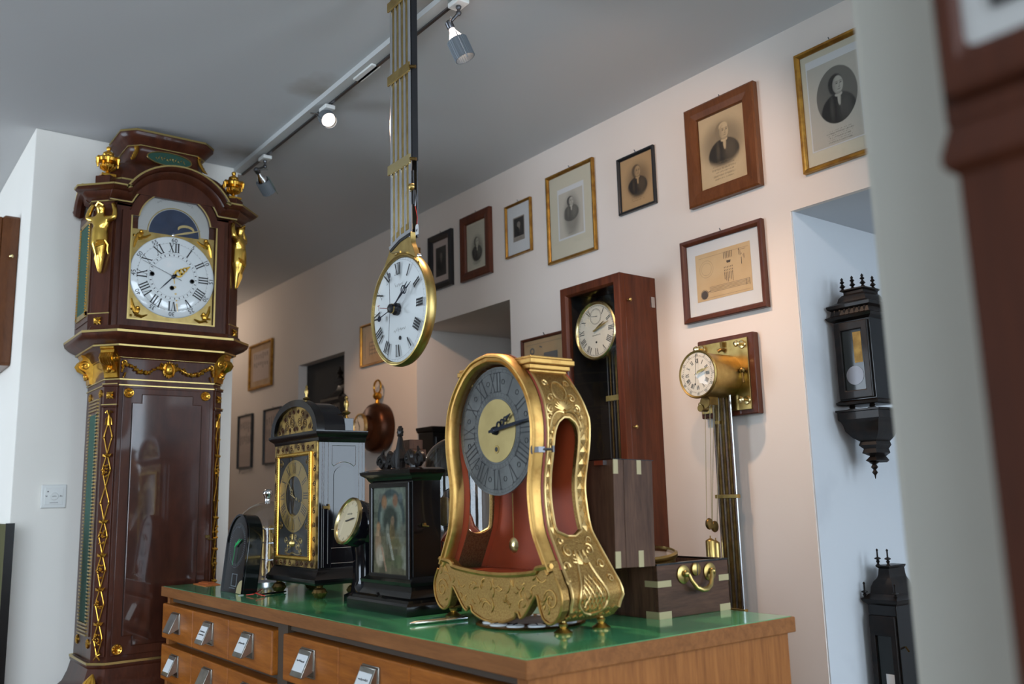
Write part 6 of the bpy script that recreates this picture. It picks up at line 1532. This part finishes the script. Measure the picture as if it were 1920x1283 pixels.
flat_ring(a, dR*.26, dR*.27, yy, dx, dz+dR*.48); add_ticks(a, dR*.22, dR*.26, 30, .0008, yy, dx, dz+dR*.48); hand_mesh(a, 275, dR*.24, .002, yy-.001, .4, .0006, dx, dz+dR*.48, 'thin')
disc(a, .004, yy-.001, yy, dx, dz-dR*.40, 14); scribble(a, dx, dz-dR*.16, dR*.4, .006, yy, 3, .0008); tag(a.build('dial_markings', 'ink', df, smooth=None), kind='stuff')
a = MB(); hand_mesh(a, 72, dR*.72, .006, YD0-.007, .12, .001, dx, dz, 'sword'); a.build('minute_hand', 'brass', df, smooth=None)
a = MB(); hand_mesh(a, 60, dR*.50, .008, YD0-.005, .1, .001, dx, dz, 'sword'); a.build('hour_hand', 'brass_dark', df, smooth=None)
a = MB(); a.lathe([(dR*.9, .0), (dR*.5, -.005), (.001, -.008)], (dx, YD0-.004, dz), 'y', 40, cap=False); a.build('dial_crystal', 'pane', rg)
a = MB(); a.box(-.05, .05, .085, dpt-.02, dz-.06, dz+.05); mv = a.build('movement', 'brass_dark', rg, smooth=None)
for k in range(5):
    a = MB(); a.tube([(-.03+.015*k, .11, dz-.06), (-.03+.015*k, .11, .16)], .0028, 6); a.build('pendulum_rod', 'brass_dark' if k % 2 else 'steel_dark', rg)
a = MB(); a.box(-.04, .04, .104, .116, dz-.26, dz-.24); a.build('pendulum_clip', 'brass', rg, smooth=None)
a = MB(); a.lathe([(.001, -.02), (.06, -.008), (.07, 0), (.06, .008), (.001, .02)], (0, .11, .17), 'y', 32); a.build('pendulum_bob', 'brass', rg)
a = MB(); a.lathe([(.02, 0), (.02, .10), (.001, .10)], (.055, .075, .22), n=16); a.tube([(.055, .075, .32), (.055, .075, dz-.05)], .001, 5); a.build('weight', 'brass', rg)

# brass regulator on a wooden board, with gridiron pendulum
b0, b1 = atX(1411, 621, XW-.03), atX(1307, 641, XW-.03); b2 = atX(1423, 775, XW-.03)
by = (b0.y+b1.y)/2; bw = b1.y-b0.y; bz = (b0.z+b2.z)/2; bhh = b0.z-b2.z
br = thing('brass_regulator', 'brass drum regulator on a wooden board with long gridiron pendulum', 'clock', (XW, by, bz), WEST)
MB().box(-bw/2, bw/2, -.030, -.001, -bhh/2, bhh/2).build('wall_board', 'frame_mahogany', br, smooth=None, bevel=.004)
pw_, ph_ = bw*.90, bhh*.88
MB().box(-pw_/2-.004, pw_/2-.010, -.036, -.030, -ph_/2, ph_/2).build('back_plate', 'brass', br, smooth=None, bevel=.001)
rD = (atX(1308, 657, 2.2).z-atX(1308, 746, 2.2).z)/2
XD = None
r0 = ray(1308, 702); XD = by/r0.y*r0.x*.998; cdz = CZ+r0.z*(by/r0.y)-bz
L_ = XW-XD
rD = (atX(1308, 656, XD).z-atX(1308, 746, XD).z)/2
a = MB(); a.lathe([(rD*.93, -.034), (rD*.93, -L_+.012), (rD*1.0, -L_+.010), (rD*1.02, -L_+.004), (rD*.98, -L_), (rD*.92, -L_+.002), (rD*.90, -L_+.006)], (0, 0, cdz), 'y', 48, cap=False); a.build('drum', 'brass', br, smooth=40)
a = MB(); disc(a, rD*.92, -L_+.004, -L_+.008, 0, cdz, 48); df = a.build('enamel_dial', 'enamel_cream', br, smooth=None)
a = MB(); yy = -L_+.0034; add_romans(a, rD*.56, rD*.17, yy, .9, .9, 0, cdz); add_ticks(a, rD*.74, rD*.80, 60, .0012, yy, 0, cdz)
for k in range(12):
    x, z, q = hour_pos(k+1, rD*.84); put_text(a, str(5*(k+1)), x, cdz+z, rD*.13, yy, q)
tag(a.build('numerals', 'ink', df, smooth=None), kind='stuff')
a = MB(); hand_mesh(a, 72, rD*.74, .006, -L_-.004, .1, .001, 0, cdz, 'sword'); a.build('minute_hand', 'brass', df, smooth=None)
a = MB(); hand_mesh(a, 62, rD*.42, .010, -L_-.002, .1, .001, 0, cdz, 'pierced'); a.build('hour_hand', 'brass', df, smooth=None)
a = MB(); hand_mesh(a, 184, rD*.5, .0015, -L_-.006, 1.6, .0006, 0, cdz, 'thin'); disc(a, .003, -L_-.007, -L_-.006, -.003, cdz-rD*.42, 12); a.build('seconds_hand', 'ink', df, smooth=None)
a = MB(); a.lathe([(rD*.92, .002), (rD*.5, -.008), (.001, -.012)], (0, -L_, cdz), 'y', 40, cap=False); a.build('crystal', 'pane', br)
for (x, z) in ((-pw_/2+.012, ph_/2-.016), (pw_/2-.030, ph_/2-.022), (pw_/2-.026, -ph_/2+.030), (-pw_/2+.02, -ph_/2+.03)):
    a = MB(); a.tube([(x, -.036, z), (x, -.062, z)], .005, 8); a.lathe([(.001, -.074), (.008, -.072), (.011, -.066), (.008, -.060)], (x, 0, z), 'y', 14); a.lathe([(.015, -.036), (.013, -.041), (.006, -.042)], (x, 0, z), 'y', 16); a.build('fixing_bolt', 'brass_pale', br)
a = MB(); a.tube([(.002, -.036, ph_/2-.03), (.0, -.052, ph_/2-.030), (-.008, -.058, ph_/2-.036)], .006, 8); a.box(-.004, .006, -.05, -.036, ph_/2-.022, ph_/2-.004); a.build('stop_lever', 'brass_dark', br)
a = MB(); a.ball((pw_*.38, -.05, cdz+.012), .010, 8); a.tube([(pw_*.38, -.05, cdz+.012), (pw_*.40, -.052, cdz-.03)], .004, 6); a.build('side_thumbscrew', 'brass_dark', br)
# pulley bracket, lines, weights
a = MB(); disc(a, .020, -L_+.035, -L_+.040, -.004, cdz-rD-.012, 20); disc(a, .012, -L_+.030, -L_+.060, -.02, cdz-rD-.030, 16); a.box(-.012, .006, -L_+.04, -L_+.09, cdz-rD-.02, cdz-rD+.012); a.build('pulley_bracket', 'brass_dark', br, smooth=40)
Xw_ = XW-L_+.06
for k, (pxw, top, bot, wpx, ytop) in enumerate(((1332, 985, 1013, 15, 765), (1342, 990, 1017, 10, 770))):
    X_ = XD+.06+.04*k; P0 = atX(pxw, top, X_); P1 = atX(pxw, bot, X_); r_ = .016 if k == 0 else .0135
    lxw = by-P1.y; yl_ = X_-XW
    zw = P1.z-bz
    a = MB(); a.lathe([(.003, .006), (r_*.9, .0), (r_, -.003), (r_, -.095), (.001, -.096)], (lxw, yl_, zw), n=20); a.tube([(lxw, yl_, zw), (lxw, yl_, zw+.014)], .002, 6); a.build('weight', 'brass', br, smooth=40)
    a = MB(); a.M = Matrix.Translation((lxw, yl_, P0.z-bz+.004)); a.lathe([(.001, -.006), (.017, -.005), (.019, 0), (.017, .005), (.001, .006)], ax='x', n=18, sx=.8); a.build('weight_pulley', 'brass_dark', br)
    for s in (-1, 1):
        a = MB(); a.tube([(lxw+s*.002, yl_+s*.010, P0.z-bz+.004), (-.006+.02*k+s*.010, -L_+.05+.02*k, cdz-rD-.02)], .0012, 5); a.build('gut_line', 'cord', br)
# gridiron pendulum
gx = []
Xg = XW-.055
pa, pb = atX(1333, 745, Xg), atX(1369, 740, Xg); qa, qb = atX(1375, 1140, Xg), atX(1397, 1140, Xg)
xl_, xr_ = by-atX(1349, 930, Xg).y, by-atX(1380, 926, Xg).y
for k in range(7):
    x = xl_+(xr_-xl_)*k/6; a = MB(); a.tube([(x, -.055, cdz-.01), (x, -.055, -.92)], .0052, 8); a.build('gridiron_rod', 'steel' if k % 2 == 0 else 'brass_dark', br)
zc1 = atX(1364, 931, Xg).z-bz
for z in (zc1, zc1-.36): MB().box(xl_-.012, xr_+.010, -.064, -.046, z-.006, z+.006).build('rod_clip', 'brass', br, smooth=None, bevel=.001)
MB().box(xl_+.008, xl_+.03, -.064, -.046, atX(1345, 793, Xg).z-bz-.005, atX(1345, 793, Xg).z-bz+.005).build('rod_clip', 'brass_dark', br, smooth=None)
a = MB(); a.lathe([(.001, -.022), (.09, -.010), (.105, 0), (.09, .010), (.001, .022)], ((xl_+xr_)/2, -.055, -1.02), 'y', 40); a.build('pendulum_bob', 'brass', br)

# copper drum clock with ring on the wall
cc = atX(706, 803, XW-.04); rC = (atX(706, 756, XW-.04).z-atX(706, 850, XW-.04).z)/2
cp = thing('copper_drum_clock', 'round copper drum clock with ring on the wall beside the dark doorway', 'clock', (XW, cc.y, (atX(706, 756, XW-.04).z+atX(706, 850, XW-.04).z)/2), WEST)
LM_ = .20
MB().lathe([(rC*.97, -.001), (rC*1.0, -.02), (rC*1.0, -.05), (rC*.94, -.072), (rC*.80, -.088), (rC*.56, -.096), (rC*.50, -.100), (rC*.48, -.135), (.001, -.136)], ax='y', n=48).build('drum', 'copper', cp, smooth=50)
dRc = rC*.50
a = MB(); a.lathe([(dRc*.98, -.128), (dRc*1.05, -.134), (dRc*1.03, -.146), (dRc*.94, -.150), (dRc*.90, -.142)], (0, 0, .005), 'y', 36, cap=False); a.build('bezel', 'gilt_high', cp)
a = MB(); disc(a, dRc*.95, -.141, -.137, 0, .005, 36); df = a.build('dial', 'enamel_cream', cp, smooth=None)
a = MB(); add_ticks(a, dRc*.72, dRc*.86, 12, .005, -.142, 0, .005); hand_mesh(a, 330, dRc*.6, .005, -.144, .1, .001, 0, .005); hand_mesh(a, 190, dRc*.32, .005, -.143, .1, .001, 0, .005); a.build('dial_markings', 'ink', df, smooth=None)
zr = rC
a = MB(); a.lathe([(.016, 0), (.011, .012), (.010, .022), (.020, .030), (.026, .044), (.020, .058), (.008, .064)], (0, -.035, zr-.004), n=18); a.build('ring_boss', 'gold', cp)
a = MB(); a.tube([(.038*math.cos(q), -.035, zr+.088+.038*math.sin(q)) for q in np.linspace(0, 2*PI, 28)[:-1]], .0055, 8, True); a.build('ring', 'gold', cp)

# ------------------------------------------------------------------ black carved clocks in the bright recess, their left flanks against its side wall
def kplan(w_, d): return lambda o: [(-w_-o, -.0), (-w_-o, -d-o), (w_+o, -d-o), (w_+o, -.0)]
r0 = ray(1567, 690); YL = YC-.022; XK = YL*r0.x/r0.y                  # front plane of the upper clock
yR = atX(1641, 690, XK).y; hwk = (YL-yR)/2; dk_ = .115
k1 = thing('carved_wall_clock', 'black carved wall clock with glazed door and three finials in the bright recess', 'clock', (XK+dk_, (YL+yR)/2, 0), WEST)
zz = lambda py: atX(1605, py, XK).z
zA, zB, zD = zz(598), zz(752), zz(835)
cw = hwk*.92
MB().moulding(kplan(cw, dk_), [(0, zB), (0, zA)]).build('case', 'ebony', k1, smooth=None, bevel=.002)
MB().moulding(kplan(cw, dk_), [(.0, zA-.002), (.014, zA+.006), (.018, zA+.014), (.006, zA+.020), (.002, zA+.036), (.012, zA+.042), (.014, zA+.052), (.0, zA+.058), (-.012, zA+.064), (-.016, zA+.078), (-.024, zA+.088), (-.028, zA+.090), (-.028, zA+.098), (-.020, zA+.102), (-.020, zA+.106)]).build('cornice_top', 'ebony_carved', k1, smooth=25)
FN = [(.010, 0), (.004, .006), (.012, .012), (.006, .018), (.003, .022), (.010, .027), (.004, .033), (.006, .038), (.001, .044)]
for x in (-.036, 0, .036): MB().lathe([(r_*.8, z*.95) for r_, z in FN], (x, -dk_+.028, zA+.106), n=12).build('finial', 'ebony_carved', k1)
for x in (-.036, .036): MB().lathe([(r_*.8, z*.95) for r_, z in FN], (x, -.028, zA+.106), n=12).build('finial', 'ebony_carved', k1)
zm, zh = (zA+zB)/2, zA-zB
MB().ringprism(rect(cw*1.86, zh*.95, 0, zm), rect(cw*1.16, zh*.74, 0, zm), -dk_-.010, -dk_+.001).build('door_frame', 'ebony_carved', k1, smooth=None, bevel=.003)
MB().box(-cw*.58, cw*.58, -dk_-.0025, -dk_-.0005, zm-zh*.37, zm+zh*.37).build('door_glass', 'smoke_body', k1, smooth=None)
a = MB(); disc(a, cw*.48, -dk_-.0035, -dk_-.0026, 0, zm-zh*.19, 24); a.build('dial', 'steel_dark', k1, smooth=None)
a = MB(); a.box(cw*.05, cw*.50, -dk_-.0035, -dk_-.0026, zm-.01, zm+zh*.34); a.build('pendulum_plate', 'brass_dark', k1, smooth=None)
for k in range(7): MB().lathe([(.005, 0), (.003, .005), (.005, .012), (.003, .018), (.005, .020)], (-cw*.84+cw*.28*k, -dk_-.002, zA+.020), n=8).build('baluster', 'ebony_carved', k1)
MB().moulding(kplan(cw, dk_), [(0, zB-.012), (.008, zB-.010), (.010, zB-.002), (0, zB+.004)]).build('base_moulding', 'ebony_carved', k1, smooth=None)
for x in (-cw*.55, cw*.55): MB().lathe([(.006, -.011), (.010, -.016), (.007, -.020), (.014, -.023), (.014, -.026)], (x, -dk_+.02, zB), n=14).build('foot', 'ebony_carved', k1)
kb = thing('clock_bracket', 'black carved wall bracket with drop finial carrying the finialled wall clock', 'wall bracket', (XK+dk_, (YL+yR)/2, 0), WEST)
MB().moulding(kplan(cw*.97, dk_), [(-.050, zz(868)), (-.042, zz(864)), (-.052, zz(856)), (-.036, zz(850)), (-.040, zz(842)), (-.030, zD), (-.034, zz(828)), (-.018, zz(820)), (-.004, zz(808)), (0, zz(796)), (.004, zz(790)), (.010, zz(786)), (.010, zB-.034), (.014, zB-.032), (.014, zB-.0262)]).build('shelf', 'ebony_carved', kb, smooth=30)
MB().lathe([(.016, zz(868)), (.006, zz(872)), (.011, zz(877)), (.004, zz(882)), (.009, zz(887)), (.003, zz(892)), (.001, zz(899))], (0, -dk_/2, 0), n=14).build('drop_finial', 'ebony_carved', kb)
# second black clock, lower
r0 = ray(1631, 1180); YL2 = YC-.026; XK2 = YL2*r0.x/r0.y; yR2 = atX(1684, 1180, XK2).y; hw2 = (YL2-yR2)/2
k2 = thing('black_domed_wall_clock', 'black domed wall clock with spike finials low in the bright recess', 'clock', (XK2+.12, (YL2+yR2)/2, 0), WEST)
zt2 = atX(1660, 1130, XK2).z; d2 = .12
MB().moulding(kplan(hw2, d2), [(0, zt2-.60), (0, zt2)]).build('case', 'ebony', k2, smooth=None, bevel=.002)
MB().moulding(kplan(hw2, d2), [(0, zt2-.01), (.010, zt2+.0), (.014, zt2+.008), (.002, zt2+.014), (-.002, zt2+.020), (-.008, zt2+.024), (-.010, zt2+.042), (-.016, zt2+.058), (-.024, zt2+.068), (-.026, zt2+.072), (-.028, zt2+.080), (-.030, zt2+.098), (-.024, zt2+.104), (-.024, zt2+.108)]).build('domed_top', 'ebony_carved', k2, smooth=30)
def spike(x, y, z): MB().lathe([(.007, 0), (.003, .005), (.006, .012), (.003, .016), (.010, .019), (.009, .022), (.0026, .025), (.0022, .042), (.004, .046), (.001, .050)], (x, y, z), n=12).build('spike_finial', 'ebony_carved', k2)
for x in (-hw2+.030, hw2-.030): spike(x, -d2+.03, zt2+.108)
for x in (-hw2-.004, hw2+.004): spike(x, -d2-.004, zt2+.008)
MB().ringprism(rect(hw2*1.8, .52, 0, zt2-.30), rect(hw2*1.1, .40, 0, zt2-.30), -d2-.010, -d2+.001).build('door_frame', 'ebony_carved', k2, smooth=None, bevel=.003)
MB().box(-hw2*.55, hw2*.55, -d2-.0015, -d2-.0005, zt2-.50, zt2-.10).build('door_glass', 'smoke_body', k2, smooth=None)
MB().box(-hw2*.1, hw2*.5, -d2-.0028, -d2-.0016, zt2-.27, zt2-.21).build('paper_label', 'paper_white', k2, smooth=None)
a = MB(); a.tube([(hw2+.001, -.09, zt2-.13), (hw2+.016, -.10, zt2-.14)], .003, 6); a.build('side_catch', 'brass_dark', k2)

# silhouettes deep in the other recesses
kA = thing('dark_wall_clock', 'dark carved wall clock on the shadowy door of the far recess', 'clock', (XW+.06, atX(634, 790, XW).y, atX(634, 790, XW).z), WEST)
MB().moulding(lambda o: [(-.10-o, -.10-o), (.10+o, -.10-o), (.10+o, -.001), (-.10-o, -.001)], [(0, -.30), (.02, -.28), (.02, -.26), (0, -.24), (0, .10), (.02, .12), (.02, .135), (-.02, .16), (-.05, .19), (-.06, .22), (-.04, .235), (-.07, .26)]).build('case', 'ebony', kA, smooth=30)
MB().lathe([(.02, 0), (.01, .02), (.022, .035), (.008, .05), (.001, .08)], (0, -.05, .258), n=12).build('finial', 'ebony_carved', kA)
MB().box(-.07, .07, -.108, -.10, -.20, .08).build('door', 'ebony_polish', kA, smooth=None, bevel=.002)
def kplan(w_, d): return lambda o: [(-w_-o, -.0), (-w_-o, -d-o), (w_+o, -d-o), (w_+o, -.0)]
vb = atY(809, 799, YB1-.16); kB = thing('black_cased_clock', 'black cased wall clock in the middle recess behind the gilt clock', 'clock', (vb.x+.14, YB1-.002, vb.z), 0)
MB().moulding(kplan(.12, .14), [(0, -.52), (.012, -.50), (0, -.48), (0, -.03), (.008, -.024), (.016, -.008), (.016, 0), (0, .002)]).build('case', 'ebony', kB, smooth=30)
MB().ringprism(rect(.22, .40, 0, -.25), rect(.16, .34, 0, -.25), -.15, -.139).build('door_frame', 'ebony_polish', kB, smooth=None, bevel=.003)
MB().box(-.08, .08, -.1425, -.1395, -.42, -.08).build('door_glass', 'smoke_body', kB, smooth=None)

# ------------------------------------------------------------------ left edge: switch plate, wall case, board
swc = atY(100, 931, YP); sw = thing('wall_switch', 'white square thermostat plate with round knob on the pale pier', 'switch', (swc.x, YP, swc.z), 0)
sz = (atY(125, 931, YP).x-atY(77, 931, YP).x)/2
MB().box(-sz, sz, -.010, 0, -sz, sz).build('plate', 'white_plastic', sw, smooth=None, bevel=.004)
MB().box(-sz*.72, sz*.72, -.0125, -.009, -sz*.72, sz*.72).build('insert', 'white_plastic', sw, smooth=None, bevel=.001)
MB().lathe([(sz*.34, 0), (sz*.34, -.005), (sz*.28, -.007), (sz*.26, -.006), (sz*.001, -.006)], (0, -.012, 0), 'y', 28).build('knob', 'white_plastic', sw, smooth=40)
a = MB(); disc(a, .0028, -.0134, -.0124, -sz*.48, sz*.40, 12); scribble(a, -sz*.58, 0, .006, .006, -.0127, 2, .0016); scribble(a, sz*.56, .0, .008, .006, -.0127, 5, .0012); scribble(a, 0, -sz*.55, sz*.62, .004, -.0127, 3, .0012); scribble(a, 0, 0, sz*.32, .004, -.0184, 4, .0012); tag(a.build('markings', 'ink_grey', sw, smooth=None), kind='stuff')
# wooden wall case on the pier's left return
Xs = PX0
e0 = atX(28, 418, Xs-.02); ew = thing('wooden_wall_case', 'reddish wooden wall clock case cut off by the left picture edge', 'clock', (Xs, e0.y, 0), WEST)
zT, zBt = atX(28, 415, Xs-.01).z, atX(16, 684, Xs-.01).z
# right end of the case is at local x = 0, it runs to -x (away from the viewer)
de = Xs-atY(6, 408, e0.y).x
de = min(max(de, .05), .12)
cpl = lambda o: [(-.44-o, -.001), (-.44-o, -de-o), (0+o, -de-o), (0+o, -.001)]
MB().moulding(cpl, [(-.010, zBt), (0, zBt+.012), (0, zT-.012), (-.010, zT)]).build('case', 'frame_cherry', ew, smooth=None, bevel=.003)
a = MB(); a.ringprism(rect(.43, (zT-zBt)*.97, -.22, (zT+zBt)/2), rect(.34, (zT-zBt)*.84, -.22, (zT+zBt)/2), -de-.016, -de); a.build('door_frame', 'frame_cherry', ew, smooth=None, bevel=.004)
MB().box(-.39, -.05, -de-.003, -de-.0005, zBt+(zT-zBt)*.08, zT-(zT-zBt)*.08).build('dial_board', 'enamel_cream', ew, smooth=None)
MB().lathe([(.004, 0), (.007, .006), (.009, .012), (.006, .018), (.001, .020)], (0, -de*.4, (zT*.72+zBt*.28)), 'x', 12).build('side_knob', 'brass_pale', ew)
# olive board leaning at the left edge
o0 = atX(12, 984, Xs-.03); ob = thing('olive_board', 'olive green board standing against the pier at the left picture edge', 'board', (Xs, o0.y, 0), WEST)
a = MB(); a.box(-.40, 0, -.030, -.004, 0, o0.z); a.build('panel', 'olive_board', ob, smooth=None, bevel=.002)
a = MB(); a.box(0, .006, -.032, -.004, 0, o0.z+.004); a.build('edge_band', 'ebony', ob, smooth=None)

# ------------------------------------------------------------------ near longcase clock at the right edge, out of focus
XN = .50
n0 = atX(1806, 400, XN); yN = n0.y; nl = thing('near_longcase_clock', 'out-of-focus brown longcase clock close to the viewer at the right edge', 'clock', (XN, yN, 0), WEST)
zn = atX(1790, 290, XN-.03).z
npl = lambda o: [(-o, NX-XN-.002), (-o, -o), (.42+o, -o), (.42+o, NX-XN-.002)]
MB().moulding(npl, [(.03, 0), (.03, .30), (0, .33), (0, zn+.01)]).build('trunk', 'mahogany_near', nl, smooth=30)
MB().moulding(npl, [(.0, zn-.002), (.003, zn), (.006, zn+.004), (.006, zn+.010), (.004, zn+.018), (.002, zn+.026), (.001, zn+.030)]).build('hood_moulding', 'mahogany_near', nl, smooth=30)
MB().moulding(npl, [(.0025, zn+.028), (.0025, HC-.25)]).build('hood', 'mahogany_near', nl, smooth=None)
MB().moulding(npl, [(.004, HC-.26), (.05, HC-.22), (.05, HC-.19), (0, HC-.18)]).build('hood_cornice', 'mahogany_near', nl, smooth=None)
zh0, zh1 = zn+.040, HC-.27
MB().ringprism(rect(.42, zh1-zh0, .21, (zh0+zh1)/2), rect(.390, zh1-zh0-.056, .21, (zh0+zh1)/2), -.012, -.001).build('hood_door', 'mahogany_near', nl, smooth=None, bevel=.006)
MB().box(.015, .405, -.006, -.003, zh0+.028, zh1-.028).build('dial_plate', 'silver_ring', nl, smooth=None)
MB().ringprism(rect(.356, zh1-zh0-.090, .21, (zh0+zh1)/2), rect(.326, zh1-zh0-.12, .21, (zh0+zh1)/2), -.009, -.0058).build('dial_border', 'dark_interior', nl, smooth=None)
a = MB(); disc(a, .12, -.011, -.0058, .21, (zh0+zh1)/2, 40); a.build('dial', 'enamel', nl, smooth=None)
MB().box(.06, .36, -.006, .002, .40, zn-.08).build('trunk_door', 'mahogany_near', nl, smooth=None, bevel=.003)
